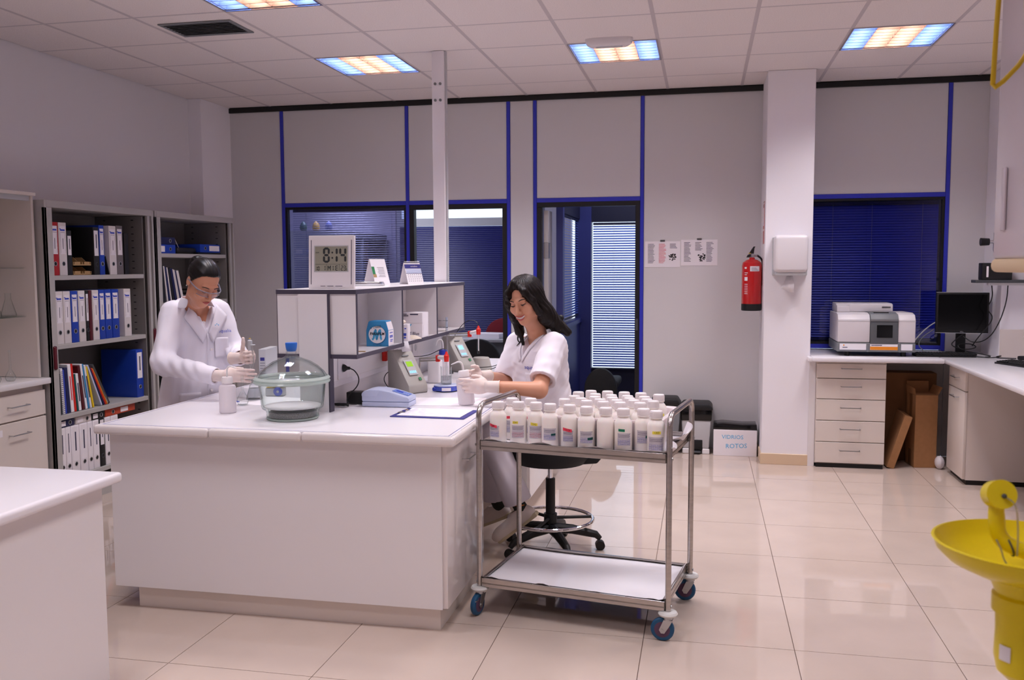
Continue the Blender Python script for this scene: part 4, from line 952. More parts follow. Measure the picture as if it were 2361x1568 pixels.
# broken-glass box
gb = thing('glass_waste_box', 'white carton marked VIDRIOS ROTOS with black bag', 'box', (.268, 7.56, 0))
obj('carton', B().box(-.172, .172, -.06, .12, 0, .215, .002, 1), 'paper', gb)
obj('bag_lining', B().prism([(-.176,.20),(.176,.195),(.170,.262),(.06,.258),(-.10,.268),(-.172,.258)], 'y', -.056, .124, .006), 'black_gloss', gb)
obj('bag_skirt', B().box(.1725, .176, -.055, .12, .10, .22), 'black_gloss', gb)
text('VIDRIOS', .046, (-.02, -.0606, .155), (1,0,0), (0,0,1), 'cyan', gb, 'handwriting'); text('ROTOS', .052, (.01, -.0606, .082), (1,0,.05), (0,0,1), 'cyan', gb, 'handwriting')
# ---------------------------------------------------------------- L-shaped counter on the right
RZ = .857; RX = 1.745
rc = thing('counter_top', 'white L shaped counter top in the right corner', 'worktop', (0,0,0))
obj('rear_run', B().box(.79, WR, 7.125, WB-.001, RZ-.035, RZ, .010, 3), 'laminate_top', rc) if False else obj('rear_run', B().prism([(.815,7.125),(RX,7.125),(RX,7.45),(RX,WB-.012),(.815,WB-.012)], 'z', RZ-.035, RZ, .009), 'laminate_top', rc)
obj('front_overhang', B().box(.785, .82, 7.125, 7.245, RZ-.035, RZ, .009, 2), 'laminate_top', rc)
obj('side_run', B().prism([(RX,4.2),(WR-.002,4.2),(WR-.002,7.345),(2.165,7.345),(2.165,WB-.012),(RX,WB-.012)], 'z', RZ-.035, RZ, .009), 'laminate_top', rc)
dw = thing('drawer_unit', 'beige five drawer unit under the white spectrometer', 'drawer unit', (.855, 7.205, 0))
obj('carcass', B().box(0, .505, .02, .56, .03, RZ-.037), 'laminate_warm', dw); obj('plinth', B().box(.01, .495, .01, .55, 0, .03), 'black', dw)
obj('side_filler', B().box(-.05, -.002, .03, .56, .0, RZ-.037), 'laminate', dw)
zs = [.805, .690, .530, .365, .200, .035]
for a, c in zip(zs[:-1], zs[1:]):
    d = obj('drawer_front', B().box(.003, .502, 0, .02, c+.003, a-.003, .002, 1), 'laminate_warm', dw)
    zc = (a+c)/2+.02; obj('handle', B().tube([(.18,0,zc),(.18,-.028,zc),(.325,-.028,zc),(.325,0,zc)], .0038, 6), 'zinc', d)
rb = thing('corner_cabinet', 'beige cabinet with drawer and door on the right wing of the counter', 'cabinet', (1.80, 6.80, 0))
obj('carcass', B().box(.022, .55, .0, .42, .035, RZ-.037), 'laminate_warm', rb); obj('plinth', B().box(.03, .54, .01, .41, 0, .035), 'black', rb)
d = obj('drawer_front', B().box(0, .022, -.002, .42, .665, .812, .003, 2), 'laminate_warm', rb); obj('handle', B().tube([(0,.14,.745),(-.028,.14,.745),(-.028,.28,.745),(0,.28,.745)], .0038, 6), 'zinc', d)
d = obj('door', B().box(0, .022, -.002, .42, .04, .658, .003, 2), 'laminate_warm', rb); obj('handle', B().tube([(0,.14,.605),(-.028,.14,.605),(-.028,.28,.605),(0,.28,.605)], .0038, 6), 'zinc', d)
sp = thing('support_panel', 'white support panel of the counter at the right edge', 'panel', (2.14, 6.30, 0)); obj('board', B().box(0, .7, 0, .03, 0, RZ-.037), 'laminate', sp); obj('shoe', B().box(0, .7, -.002, .032, 0, .03), 'black', sp)
# cartons in the knee space
def carton(label, loc, w, d, h, rzz, m='cardboard', flaps=False, tape=True, rot=None):
    t = thing('carton', label, 'carton', loc, rzz, 'cardboard cartons under the counter', rot)
    obj('box', B().box(-w/2, w/2, -d/2, d/2, 0, h, .002, 1), m, t)
    if flaps:
        obj('flap', B().add([(-w/2,d/2,h),(w/2,d/2,h),(w/2,d/2+.01,h+.085),(-w/2,d/2+.01,h+.085)], [(0,1,2,3)]), m, t)
        obj('flap', B().add([(-w/2,-d/2,h),(-w/2,d/2,h),(-w/2-.008,d/2,h+.06),(-w/2-.008,-d/2,h+.05)], [(0,1,2,3)]), m, t)
        obj('flap', B().add([(w/2,-d/2,h),(w/2,d/2,h),(w/2+.03,d/2,h+.06),(w/2+.03,-d/2,h+.06)], [(0,1,2,3)]), m, t)
    if tape: obj('packing_tape', B().box(-w/2-.001, -w/2, -.03, .03, h-.20, h).box(-w/2-.001, -w/2, -.03, .03, 0, .13), 'tape_brown', t)
    return t
carton('tall open carton standing in front under the counter', (1.665, 7.43, 0), .165, .20, .56, .12, flaps=True)
carton('large dark carton at the back under the counter', (1.60, 7.67, .3605), .40, .18, .34, 0, 'cardboard_dark', tape=False)
carton('lower dark carton supporting the large one under the counter', (1.60, 7.67, 0), .38, .18, .36, 0, 'cardboard_dark', tape=False)
carton('flat carton leaning against the drawer unit', (1.412, 7.40, .004), .055, .30, .42, 0, 'cardboard', tape=False, rot=(0, .30, 0))
o = obj('plastic_bag', B().ball((0,0,.05), .035, .05, .05, 12, 8), 'hdpe_clear', None, (1.775, 7.31, .0)); tag(o, 'small clear plastic bag on the floor beside the tall carton', 'bag')
# spectrometer
sm = thing('spectrometer', 'white and grey bench spectrometer with orange stripe', 'spectrometer', (1.005, 7.255, RZ)); sm.scale = (.90, 1.08, 1)
W_, D_ = .625, .43
obj('base', B().prism([(0,.035),(W_,.035),(W_,.105),(0,.105)], 'y', 0, D_, .006), 'mid_grey', sm)
for x in (.09, .54):
    for y in (.05, .36): obj('foot', B().cyl((x, y, 0), (x, y, .036), .022, n=16), 'black', sm)
def sideblock(x0, x1, nm): return obj(nm, B().prism([(0,.108),(D_,.108),(D_,.325),(.10,.33),(.03,.318),(.004,.285),(0,.28)], 'x', x0, x1, .006), 'instrument_white', sm)
sideblock(.004, .262, 'left_housing'); sideblock(.486, W_-.004, 'right_housing')
for x0, x1 in ((.004,.262),(.486,W_-.004)): obj('lid_seam', B().box(x0, x1, -.0012, .001, .268, .271), 'light_grey', sm)
obj('sample_bay', B().prism([(-.006,.100),(D_,.100),(D_,.322),(.10,.326),(.02,.314),(-.006,.28)], 'x', .264, .484, .005), 'instrument_dark', sm)
obj('bay_window', B().box(.315, .44, -.0085, -.004, .145, .24, .001, 1), 'window_black', sm); obj('bay_lid', B().prism([(-.010,.268),(.10,.318),(.16,.332),(.10,.333),(.015,.322),(-.011,.285)], 'x', .264, .484, .003), 'mid_grey', sm)
obj('bay_hatch', B().box(.30, .42, .06, .13, .327, .3345, .001, 1), 'window_black', sm)
obj('rear_hood', B().prism([(.20,.33),(.42,.33),(.42,.395),(.24,.395),(.205,.388)], 'x', .02, .485, .006), 'instrument_white', sm)
obj('hood_step', B().prism([(.16,.33),(.205,.33),(.205,.385),(.165,.378)], 'x', .02, .125, .004), 'instrument_white', sm)
obj('model_plate', B().box(.395, .465, .1985, .2045, .364, .371), 'dark_grey', sm)
for x0, x1, m in ((.022,.235,'paper_white'),(.510,.600,'paper_white'),(.265,.485,'paper_white')): obj('front_plate', B().box(x0, x1, -.002, .002, .05, .096, .001, 1), m, sm)
obj('orange_stripe', B().box(.266, .484, -.003, -.001, .051, .076), 'orange', sm)
for x in (.246, .498): obj('base_rib', B().box(x-.009, x+.009, -.006, .01, .035, .105, .003, 1), 'mid_grey', sm)
obj('plate_logo', B().ball((.055,-.0022,.085), .006, .0006, .006, 10, 6), 'orange', sm); obj('plate_print', B().box(.045, .085, -.003, -.002, .066, .071).box(.275, .36, -.003, -.002, .084, .089), 'ink', sm)
# monitor
mo = thing('monitor', 'black flat monitor on the corner counter', 'monitor', (1.955, 7.53, RZ), -.10)
obj('stand_base', B().box(-.10, .10, -.09, .09, 0, .015, .006, 2), 'black', mo); obj('stand_neck', B().box(-.035, .035, .03, .055, .012, .26, .006, 2), 'black', mo)
Mm = T(0, 0, 0)
obj('casing', B().box(-.185, .185, -.005, .04, .165, .480, .006, 2), 'black', mo); obj('screen', B().box(-.170, .170, -.0065, -.004, .190, .465), 'black_gloss', mo)
obj('bezel_line', B().box(-.185, .185, -.0065, -.004, .165, .168), 'light_grey', mo); obj('top_strip', B().box(-.185, .185, -.004, .03, .4795, .4815), 'light_grey', mo); text('DELL', .011, (0, -.0067, .177), (1,0,0), (0,0,1), 'light_grey', mo, 'logo')
# keyboards
def keyboard(label, loc, rzz):
    k = thing('keyboard', label, 'keyboard', loc, rzz, 'black keyboards')
    obj('tray', B().prism([(-.075,0),(.075,0),(.075,.022),(-.075,.012)], 'x', -.21, .21, .003), 'black', k)
    km = B().box(-.0075,.0075,-.0075,.0075,0,.007,.0015,1).mesh('key'); km.materials.append(MATS['rubber'])
    for r in range(6):
        for c in range(20):
            y = -.058+r*.0225
            if r == 0 and 4 < c < 11: continue
            obj('key', km, None, k, (-.195+c*.0205, y, .013+(y+.075)*.065))
    if True: obj('space_bar', B().box(-.092, .03, -.066, -.051, .013, .021, .0015, 1), 'rubber', k)
    return k
keyboard('black keyboard behind the spectrometer and monitor', (1.79, 7.36, RZ), .02)
keyboard('black keyboard cut off by the right edge on the counter wing', (2.16, 6.72, RZ), -1.15)
# cables around the monitor
def cable(label, pts, r=.0035, m='black', sm_=3, nm='cable', cat='cable', ends=None):
    o = obj(nm, B().tube(pts, r, 7, smooth=sm_), m); return tag(o, label, cat)
cable('tangled black cable bundle beneath the monitor', [(1.99,7.55,1.03),(1.90,7.50,.97),(1.86,7.47,.93),(1.96,7.44,.90),(2.06,7.46,.92),(2.00,7.48,.95),(1.90,7.45,.94),(1.93,7.42,.90),(2.03,7.43,.88),(2.09,7.40,.87),(2.12,7.33,.865),(2.06,7.28,.864)], .004)
cable('black cable looping down from the dark shelf behind the monitor', [(2.10,7.335,1.40),(2.11,7.33,1.30),(2.07,7.34,1.22),(2.13,7.335,1.15),(2.05,7.40,1.02),(2.02,7.48,.93)], .004)
cable('long black cable hanging at the right of the monitor', [(2.21,7.33,1.41),(2.20,7.31,1.28),(2.16,7.32,1.12),(2.10,7.36,.99),(2.02,7.45,.95),(1.96,7.50,1.0)], .004)
cable('black mains lead with adapter lying on the counter', [(1.98,7.36,.862),(2.04,7.28,.862),(2.12,7.25,.862),(2.18,7.29,.875),(2.15,7.33,.865),(2.12,7.24,.862),(2.24,7.18,.865)], .004)
o = obj('plug_adapter', B().box(-.03, .03, -.02, .02, 0, .03, .008, 2), 'black', None, (2.275, 7.16, RZ), (0,0,.3)); tag(o, 'black plug lying on the counter wing', 'plug')
cable('white cable curving up to the left of the monitor', [(1.60,7.62,.90),(1.66,7.64,.98),(1.74,7.66,1.06),(1.80,7.66,1.10)], .0045, 'light_grey')
cable('grey cable falling behind the keyboard', [(1.79,7.68,1.04),(1.70,7.66,.98),(1.66,7.62,.92),(1.69,7.52,.875)], .0035, 'mid_grey')
# dark wall shelf, box, gas tap, trunking on the corner column
ds = thing('wall_shelf', 'thin dark shelf on the corner column', 'shelf', (2.26, 7.33, 1.415)); obj('shelf_board', B().box(-.30, .5, -.10, .018, 0, .022, .002, 1), 'dark_grey', ds); obj('shelf_rail', B().box(-.19, .5, -.02, .018, -.02, 0), 'white_plastic', ds)
bb = thing('black_box', 'black box file on the dark shelf', 'box', (2.09, 7.33, 1.4375)); obj('case', B().box(-.085, .12, -.09, .01, 0, .125, .006, 2), 'black', bb); obj('box_label', B().box(-.056, -.042, -.0912, -.09, .02, .10), 'paper', bb)
gt = thing('gas_tap', 'chrome laboratory tap with black knob on the corner column', 'tap', (2.17, 7.42, 1.72))
obj('rosette', B().cyl((0,0,0), (-.02,0,0), .03, n=20), 'chrome', gt); obj('stem', B().cyl((-.02,0,0), (-.075,0,0), .014, n=14), 'chrome', gt); obj('knob', B().cyl((-.075,0,0), (-.135,0,0), .026, .030, n=16), 'black', gt); obj('spout', B().tube([(-.04,0,0),(-.04,0,-.06),(-.03,-.01,-.10)], .007, 8).cyl((-.04,0,.01), (-.04,0,.07), .006), 'chrome', gt)
wt = thing('wall_upstand', 'beige service duct panel under the dark shelf', 'duct', (2.172, 7.348, RZ)); obj('duct_panel', B().box(0, .75, -.006, 0, .0, .21, .002, 1), 'laminate_warm', wt); obj('duct_box', B().box(.16, .75, -.05, -.006, .15, .20, .003, 1), 'laminate', wt)
# ---------------------------------------------------------------- things on top of the shelf unit
ck = thing('digital_clock', 'white digital clock standing on the shelf unit showing 8:14', 'clock', (-1.79, 4.17, TZ), .03)
tl = Matrix.Rotation(-.06, 4, 'X')
obj('casing', B().box(-.118, .118, 0, .022, 0, .262, .003, 2).xf(tl), 'instrument_white', ck)
obj('foot', B().box(-.06, .06, .02, .075, 0, .01).xf(T(0,0,0)), 'instrument_white', ck)
obj('screen', B().box(-.083, .083, -.0012, .003, .088, .207).xf(tl), 'lcd', ck)
obj('screen_frame', frame(B(), -.089, .089, .082, .213, .005, -.003, .002).xf(tl), 'light_grey', ck)
for x in (-.104, .104): obj('groove', B().box(x-.0016, x+.0016, -.0008, .002, .022, .240).xf(tl), 'ink', ck)
seg_w = .0095
def seg7(b, ch, x, z, w, h, s):
    """seven segment digit built from bevelled bars"""
    on = {'8':'abcdefg','1':'bc','4':'bcfg','0':'abcdef','2':'abdeg','3':'abcdg','5':'acdfg','M':'befc','E':'adefg','I':''}[ch]
    hb = lambda zc: b.prism([(x+s*.55, zc), (x+s, zc+s/2), (x+w-s, zc+s/2), (x+w-s*.55, zc), (x+w-s, zc-s/2), (x+s, zc-s/2)], 'y', -.0022, -.0012)
    def vb(xc, z0, z1): b.prism([(xc, z0+s*.4), (xc+s/2, z0+s*.9), (xc+s/2, z1-s*.9), (xc, z1-s*.4), (xc-s/2, z1-s*.9), (xc-s/2, z0+s*.9)], 'y', -.0022, -.0012)
    if 'a' in on: hb(z+h-s/2)
    if 'g' in on: hb(z+h/2)
    if 'd' in on: hb(z+s/2)
    if 'f' in on: vb(x+s/2, z+h/2, z+h)
    if 'b' in on: vb(x+w-s/2, z+h/2, z+h)
    if 'e' in on: vb(x+s/2, z, z+h/2)
    if 'c' in on: vb(x+w-s/2, z, z+h/2)
def lcd(nm, chars, s):
    for ch, x, z, w, h in chars:
        b = B(); seg7(b, ch, x, z, w, h, s); obj(nm, b.xf(tl), 'lcd_ink', ck)
lcd('digit', [('8',-.042,.128,.035,.075), ('1',.008,.128,.026,.075), ('4',.042,.128,.036,.075)], .0105)
for z in (.152, .178): obj('colon_dot', B().cyl((.006,-.0022,z), (.006,-.0012,z), .0045, n=12).xf(tl), 'lcd_ink', ck)
lcd('small_digit', [('1',-.082,.090,.010,.020), ('0',-.070,.090,.010,.020), ('1',-.042,.090,.012,.024), ('E',.022,.090,.014,.024), ('2',.050,.090,.012,.024), ('3',.064,.090,.012,.024), ('5',.078,.090,.004,.012)], .0028)
obj('small_digit', B().prism([(-.018,.090),(-.015,.090),(-.015,.106),(-.010,.098),(-.005,.106),(-.005,.090),(-.002,.090),(-.002,.114),(-.005,.114),(-.010,.104),(-.015,.114),(-.018,.114)], 'y', -.0022, -.0012).xf(tl), 'lcd_ink', ck)
lcd('small_digit', [('1',.002,.090,.010,.024)], .003)
obj('divider_line', B().box(-.083, .083, -.002, -.0012, .1205, .1213).box(-.024, -.0232, -.002, -.0012, .088, .1205).box(.042, .0428, -.002, -.0012, .088, .1205).xf(tl), 'lcd_ink', ck)
t_ = text('AM', .010, (-.072, -.0016, .178), (1,0,0), (0,0,1), 'lcd_ink', ck, 'am_mark', sx=1.3); t_.data.transform(tl)
obj('caption_print', strips(B(), (0,-.0005,0), (1,0,0), (0,0,1), [(-.055,-.03,.012,.0145),(-.02,.012,.012,.0145),(.022,.058,.012,.0145)]).xf(tl), 'ink', ck)
o = obj('tablet', B().prism([(0,0),(.0,.022),(.10,.022),(.135,.0)], 'x', -.09, .09, .004), 'aluminium', None, (-1.865, 4.80, TZ+.0005), (0,0,.1)); tag(o, 'flat silver device lying on the shelf unit behind the clock', 'device')
def desk_calendar(label, loc, w, h, a, kind):
    c = thing('desk_calendar', label, 'calendar', loc, a, 'desk calendars'); sp_ = h*.34
    obj('front_leaf', B().box(-w/2, w/2, -.0012, 0, 0, h*1.02).xf(T(0,-sp_,0) @ Matrix.Rotation(-math.atan2(sp_, h), 4, 'X')), 'paper_white', c)
    obj('back_leaf', B().box(-w/2, w/2, 0, .0012, 0, h*1.02).xf(T(0,sp_,0) @ Matrix.Rotation(math.atan2(sp_, h), 4, 'X')), 'paper', c)
    M = T(0,-sp_-.0016,0) @ Matrix.Rotation(-math.atan2(sp_, h), 4, 'X')
    def pr(nm, rects, m): obj(nm, strips(B(), (0,0,0), (1,0,0), (0,0,1), rects).xf(M), m, c)
    if kind:
        pr('header_band', [(-w/2, w/2, h*.76, h*.96)], 'edge_blue'); pr('photo_band', [(-w/2+.004, w/2, h*.54, h*.74)], 'instrument_lilac'); pr('rule', [(-w/2, w/2, h*.515, h*.53)], 'edge_blue')
        pr('date_grid', [(-w*.40+w*.13*i, -w*.40+w*.13*i+.004, h*(.44-.1*j), h*(.44-.1*j)+.004) for i in range(7) for j in range(4)], 'ink')
        t = text('octubre', .016, (w*.08, 0, h*.86), (1,0,0), (0,0,1), 'label_paper', c, 'month_name'); t.data.transform(M @ T(0,-.0006,0))
        b = B()
        for q in range(18): b.torus((-w*.46+q*w*.054, 0, h*1.0), .006, .0008, 10, 4, Matrix.Rotation(PI/2, 4, 'Y'))
        obj('wire_binding', b, 'zinc', c)
    else:
        pr('leaf_picture', [(-w*.5, -w*.32, h*.42, h*.72)], 'btn_green'); pr('wood_picture', [(-w*.5, -w*.28, h*.30, h*.42)], 'tan')
        pr('print', [(-w*.15+w*.03*(j % 3), w*.3, h*(.68-.06*j), h*(.68-.06*j)+.002) for j in range(7)], 'ink'); pr('logo_print', [(-w*.4,-w*.2,h*.08,h*.12)], 'ink')
    return c
desk_calendar('tall desk calendar with a green plant picture', (-1.905, 5.12, TZ), .115, .158, 1.05, 0)
desk_calendar('desk calendar with a blue header reading octubre', (-1.748, 5.30, TZ), .118, .133, .95, 1)
# ---------------------------------------------------------------- things in the cubbies
CZB = SZ0+.020
pf = thing('film_box', 'blue PARAFILM carton in the near cubby', 'box', (-1.678, 4.50, CZB+.0005), .06)
obj('carton', B().prism([(-.060,0),(.060,0),(.060,.085),(.048,.128),(.042,.134),(-.042,.134),(-.048,.128),(-.060,.085)], 'y', 0, .10, .002), 'box_blue', pf)
obj('white_side', B().box(.0602, .0608, .002, .098, .002, .084).add([(.0604,.002,.086),(.0604,.098,.086),(.0485,.098,.128),(.0485,.002,.128)], [(0,1,2,3)]), 'paper', pf)
obj('side_print', strips(B(), (.0612,.05,0), (0,1,0), (0,0,1), [(-.03,.03,.068,.072),(-.03,.03,.050,.056),(-.03,.03,.044,.048),(-.02,.03,.030,.034),(-.02,.02,.022,.026)]), 'ink_blue', pf)
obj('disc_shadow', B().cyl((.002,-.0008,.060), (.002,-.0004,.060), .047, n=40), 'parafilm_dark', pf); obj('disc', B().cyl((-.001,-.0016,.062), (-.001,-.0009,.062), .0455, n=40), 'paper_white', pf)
b = B()
for pts in ([(-.028,.036),(-.020,.040),(-.012,.084),(-.004,.088)],[(-.008,.088),(-.004,.040),(.000,.036)],[(-.004,.036),(.012,.084),(.020,.088)],[(.016,.088),(.020,.040),(.024,.036)]):
    for a, c in zip(pts[:-1], pts[1:]):
        d = Vector((c[0]-a[0], c[1]-a[1])); n = Vector((-d.y, d.x)).normalized()*.0055
        b.add([(a[0]+n.x,-.0019,a[1]+n.y),(a[0]-n.x,-.0019,a[1]-n.y),(c[0]-n.x,-.0019,c[1]-n.y),(c[0]+n.x,-.0019,c[1]+n.y)], [(0,1,2,3)])
obj('m_emblem', b, 'cyan', pf); text('PARAFILM', .0205, (0, -.0024, .066), (1,0,0), (0,0,1), 'ink_black', pf, 'brand_lettering', shear=.15, bold=.0006, sx=.86)
text('a 170005', .016, (-.006, -.0022, .101), (1,0,.12), (-.1,0,1), 'ink_black', pf, 'handwriting'); text('4 IN x 125 FT ROLL', .006, (0, -.0006, .008), (1,0,0), (0,0,1), 'ink', pf, 'size_print')
def box_item(name, label, cat, loc, w, d, h, m, rzz=0, group=None):
    t = thing(name, label, cat, loc, rzz, group); obj('carton', B().box(-w/2, w/2, 0, d, 0, h, .0015, 1), m, t); return t
g2 = box_item('glove_box', 'lower white glove carton lettered Blue in the middle cubby', 'box', (-1.712, 5.09, CZB+.0005), .19, .12, .085, 'paper', 0)
text('T Blue', .026, (.045, -.0006, .024), (1,0,0), (0,0,1), 'ink', g2, 'brand_lettering', sx=.9); obj('blue_flash', B().add([(-.05,-.0005,.078),(.03,-.0005,.08),(.015,-.0005,.055),(-.01,-.0005,.045)], [(0,1,2,3)]), 'cyan', g2)
obj('side_label', B().box(.0953, .0958, .02, .10, .005, .075), 'paper_white', g2)
g1 = box_item('glove_box', 'upper white glove carton in the middle cubby', 'box', (-1.712, 5.09, CZB+.0862), .19, .12, .062, 'paper', 0)
obj('print', strips(B(), (0,-.0004,0), (1,0,0), (0,0,1), [(-.09,0,.052,.055),(-.09,.01,.046,.049),(-.09,.01,.040,.043),(.02,.07,.048,.055),(-.09,-.05,.018,.021)]), 'ink', g1); obj('side_label', B().box(.0953, .0958, .01, .11, -.010, .060), 'paper_white', g1)
s1 = box_item('reagent_carton', 'small purple and white carton nearest the divider', 'box', (-1.660, 4.752, CZB+.0005), .055, .055, .095, 'paper', .25); obj('purple_band', B().box(-.0278, .0278, -.0006, .0555, .004, .052, .001, 1), 'stir_blue', s1); obj('print', strips(B(), (0,-.0008,0), (1,0,0), (0,0,1), [(-.02,.02,.072,.076),(-.02,.01,.08,.083),(-.02,.015,.058,.062)]), 'ink', s1)
s2 = box_item('reagent_carton', 'white and blue carton with printed symbols beside the purple one', 'box', (-1.655, 4.84, CZB+.0005), .06, .085, .095, 'paper', .15); obj('print', strips(B(), (0,-.0004,0), (1,0,0), (0,0,1), [(-.024,-.014,.07,.078),(-.005,.006,.055,.062),(.012,.022,.068,.074),(-.024,.022,.03,.045),(-.02,.0,.012,.024),(.008,.02,.016,.024)]), 'ink_blue', s2)
o = obj('latex_glove', B().add([(-.05,0,0),(.02,-.005,.0),(.055,.02,.0),(.06,.06,0),(.0,.075,0),(-.05,.05,0),(-.03,.02,.022),(.02,.02,.028),(.035,.045,.022),(-.02,.05,.024)], [(0,1,7,6),(1,2,8,7),(2,3,8),(3,4,9,8),(4,5,9),(5,0,6,9),(6,7,8,9)]), 'latex_cuff', None, (-1.655, 4.98, CZB+.001)); tag(o, 'cream latex glove crumpled at the shelf edge', 'glove'); o.modifiers.new('soft', 'SUBSURF').levels = 2; o.modifiers['soft'].render_levels = 2
o = obj('latex_glove', B().ball((0,0,.016), .035, .03, .016), 'latex_cuff', None, (-1.650, 4.782, CZB+.0965)); tag(o, 'rolled cream glove lying on the small cartons', 'glove')
rk = thing('tube_rack', 'clear plastic tube rack in the far cubby', 'rack', (-1.72, 5.66, CZB+.0005))
for z in (.02, .065): obj('rack_plate', B().box(-.09, .09, -.02, .02, z, z+.003), 'clear_plastic', rk)
for x in (-.09, .087): obj('rack_end', B().box(x, x+.003, -.022, .022, 0, .09), 'clear_plastic', rk)
b = B()
for z in (.0235, .0685):
    for q in range(6): b.torus((-.07+q*.028, 0, z), .009, .0006, 16, 4)
obj('hole_rims', b, 'mid_grey', rk); 
o = obj('tape_roll_box', B().box(-.02, .02, 0, .05, 0, .07, .003, 1), 'binder_blue', None, (-1.70, 4.09, CZB+.0005)); tag(o, 'dark blue box edge just inside the near cubby', 'box')
o = obj('wood_stick', B().box(-.03, .03, -.006, .006, 0, .004, .001, 1), 'tan', None, (-1.66, 4.20, CZB+.0005), (0,0,.1)); tag(o, 'small flat wooden stick on the near cubby floor', 'stick')
# ---------------------------------------------------------------- glassware and instruments on the worktop
dsx = thing('desiccator', 'large glass desiccator with domed lid on the island', 'desiccator', (-1.855, 3.85, WT))
obj('glass_bowl', B().lathe([(0,.0),(.112,.0),(.119,.006),(.118,.030),(.122,.042),(.138,.052),(.141,.062),(.152,.160),(.156,.166),(.170,.168),(.173,.174),(.168,.181),(.154,.181),(.148,.164),(.136,.068),(.132,.060),(.114,.050),(.110,.036),(.110,.012),(0,.009)], n=64), 'green_glass', dsx)
dl_ = obj('glass_lid', B().lathe([(.152,.182),(.169,.183),(.173,.189),(.166,.196),(.158,.199),(.145,.219),(.119,.244),(.086,.265),(.052,.279),(.030,.288),(.025,.297),(.024,.318),(.026,.321),(.021,.321),(.0195,.296),(.025,.284),(.051,.275),(.084,.260),(.115,.240),(.140,.217),(.151,.196),(.152,.182)], n=64), 'clear_glass', dsx)
obj('ground_flange', B().lathe([(.157,.1665),(.1705,.168),(.1745,.174),(.169,.1815),(.157,.1815)], n=64).lathe([(.158,.1822),(.170,.1832),(.1745,.189),(.167,.1965),(.158,.1985)], n=64), 'flange_glass', dsx); obj('foot_rim', B().lathe([(.10,.0003),(.1125,.0003),(.1195,.006),(.1195,.010),(.112,.011)], n=56), 'flange_glass', dsx)
obj('stopper', B().lathe([(0,.310),(.020,.312),(.025,.326),(.0275,.348),(.026,.352),(0,.353)], n=28), 'stopper_blue', dl_)
obj('silica_gel', B().lathe([(0,.0095),(.1085,.0125),(.1085,.034),(.10,.038),(.06,.034),(0,.036)], n=40), 'silica', dsx)
obj('perforated_plate', B().lathe([(0,.056),(.128,.056),(.1285,.062),(0,.062)], n=40), 'instrument_white', dsx)
def wash_bottle(label, loc, r=.040, h=.137, m='hdpe_clear', rot=None, cap='hdpe_cap', tube=None, group='plastic wash bottles', rzz=0):
    t = thing('wash_bottle', label, 'bottle', loc, rzz, group, rot)
    obj('bottle_body', B().lathe([(0,.002),(r-.004,0),(r,.005),(r,h-.014),(r-.004,h-.005),(r-.014,h),(r*.56,h+.003),(r*.56,h+.010),(0,h+.010)], n=32), m, t)
    c = B().lathe([(0,h+.006),(r*.68,h+.006),(r*.66,h+.030),(r*.58,h+.036),(0,h+.037)], n=28)
    obj('cap', c, cap, t)
    obj('spout_tube', B().tube(tube or [(0,0,h+.035),(0,0,h+.065),(.004,0,h+.082),(.018,0,h+.088),(.034,0,h+.084),(.05,0,h+.078)], [.0042,.0042,.0042,.0042,.0032,.0018], 10, smooth=2), 'white_plastic', t)
    return t
wash_bottle('white wash bottle standing in front of the standing woman', (-2.238, 3.945, WT+.0005))
volflask('small volumetric flask beside the wash bottle', (-2.285, 4.175, WT+.0005), .150, .030)
ERL = Vector((-2.318, 4.36, WT+.0005)); erlen('conical flask with liquid under the pipette', ERL, 1.0, .062)
tdp = thing('tape_dispenser', 'blue tape dispenser with yellow top beside the conical flask', 'dispenser', (-2.275, 4.52, WT+.0005), .2)
obj('body', B().box(-.05, .05, -.03, .03, 0, .045, .006, 2), 'light_grey', tdp); obj('blue_wheel', B().cyl((.02,-.036,.026), (.02,-.030,.026), .024, n=24), 'stir_blue', tdp); obj('wheel_hub', B().cyl((.02,-.0375,.026), (.02,-.036,.026), .007, n=14), 'light_grey', tdp); obj('yellow_flap', B().prism([(-.05,.046),(.05,.052),(.045,.078),(.0,.066)], 'y', -.03, .03, .002), 'yellow', tdp)
gf = thing('box_file', 'grey box file with blue label standing behind the conical flask', 'file', (-2.60, 5.0, WT+.0005), .15)
obj('case', B().box(-.022, .022, 0, .22, 0, .205, .002, 1), 'light_grey', gf); obj('blue_label', B().box(-.012, .014, -.0008, 0, .135, .155), 'edge_blue', gf); obj('label_lines', strips(B(), (0,-.0006,0), (1,0,0), (0,0,1), [(-.014,.016,.12-q*.016,.1225-q*.016) for q in range(6)]), 'ink', gf)
mt = thing('bench_meter', 'pale lilac bench meter with blue keys', 'meter', (-1.545, 4.29, WT+.0005), .03)
obj('lower_shell', B().box(-.123, .123, -.055, .075, 0, .026, .006, 2), 'instrument_lilac', mt)
obj('upper_shell', B().prism([(-.123,.0265),(.123,.0265),(.123,.042),(.118,.050),(.02,.078),(-.03,.085),(-.08,.084),(-.110,.078),(-.123,.066)], 'y', -.055, .075, .006), 'instrument_lilac', mt)
obj('hinge_lid', B().prism([(-.1235,.052),(-.045,.052),(-.028,.078),(-.03,.0855),(-.08,.0855),(-.111,.079),(-.1235,.066)], 'y', -.0558, .0758, .003), 'instrument_lilac', mt)
kp = Matrix.Rotation(.278, 4, 'Y')
kpad = obj('keypad', B().box(-.046, .040, -.034, .034, 0, .0012).xf(T(.070,.012,.0650) @ kp), 'btn_blue', mt)
obj('display', B().box(-.032, .002, -.012, .016, .0014, .0026).xf(T(.070,.012,.0650) @ kp), 'ink_blue', mt)
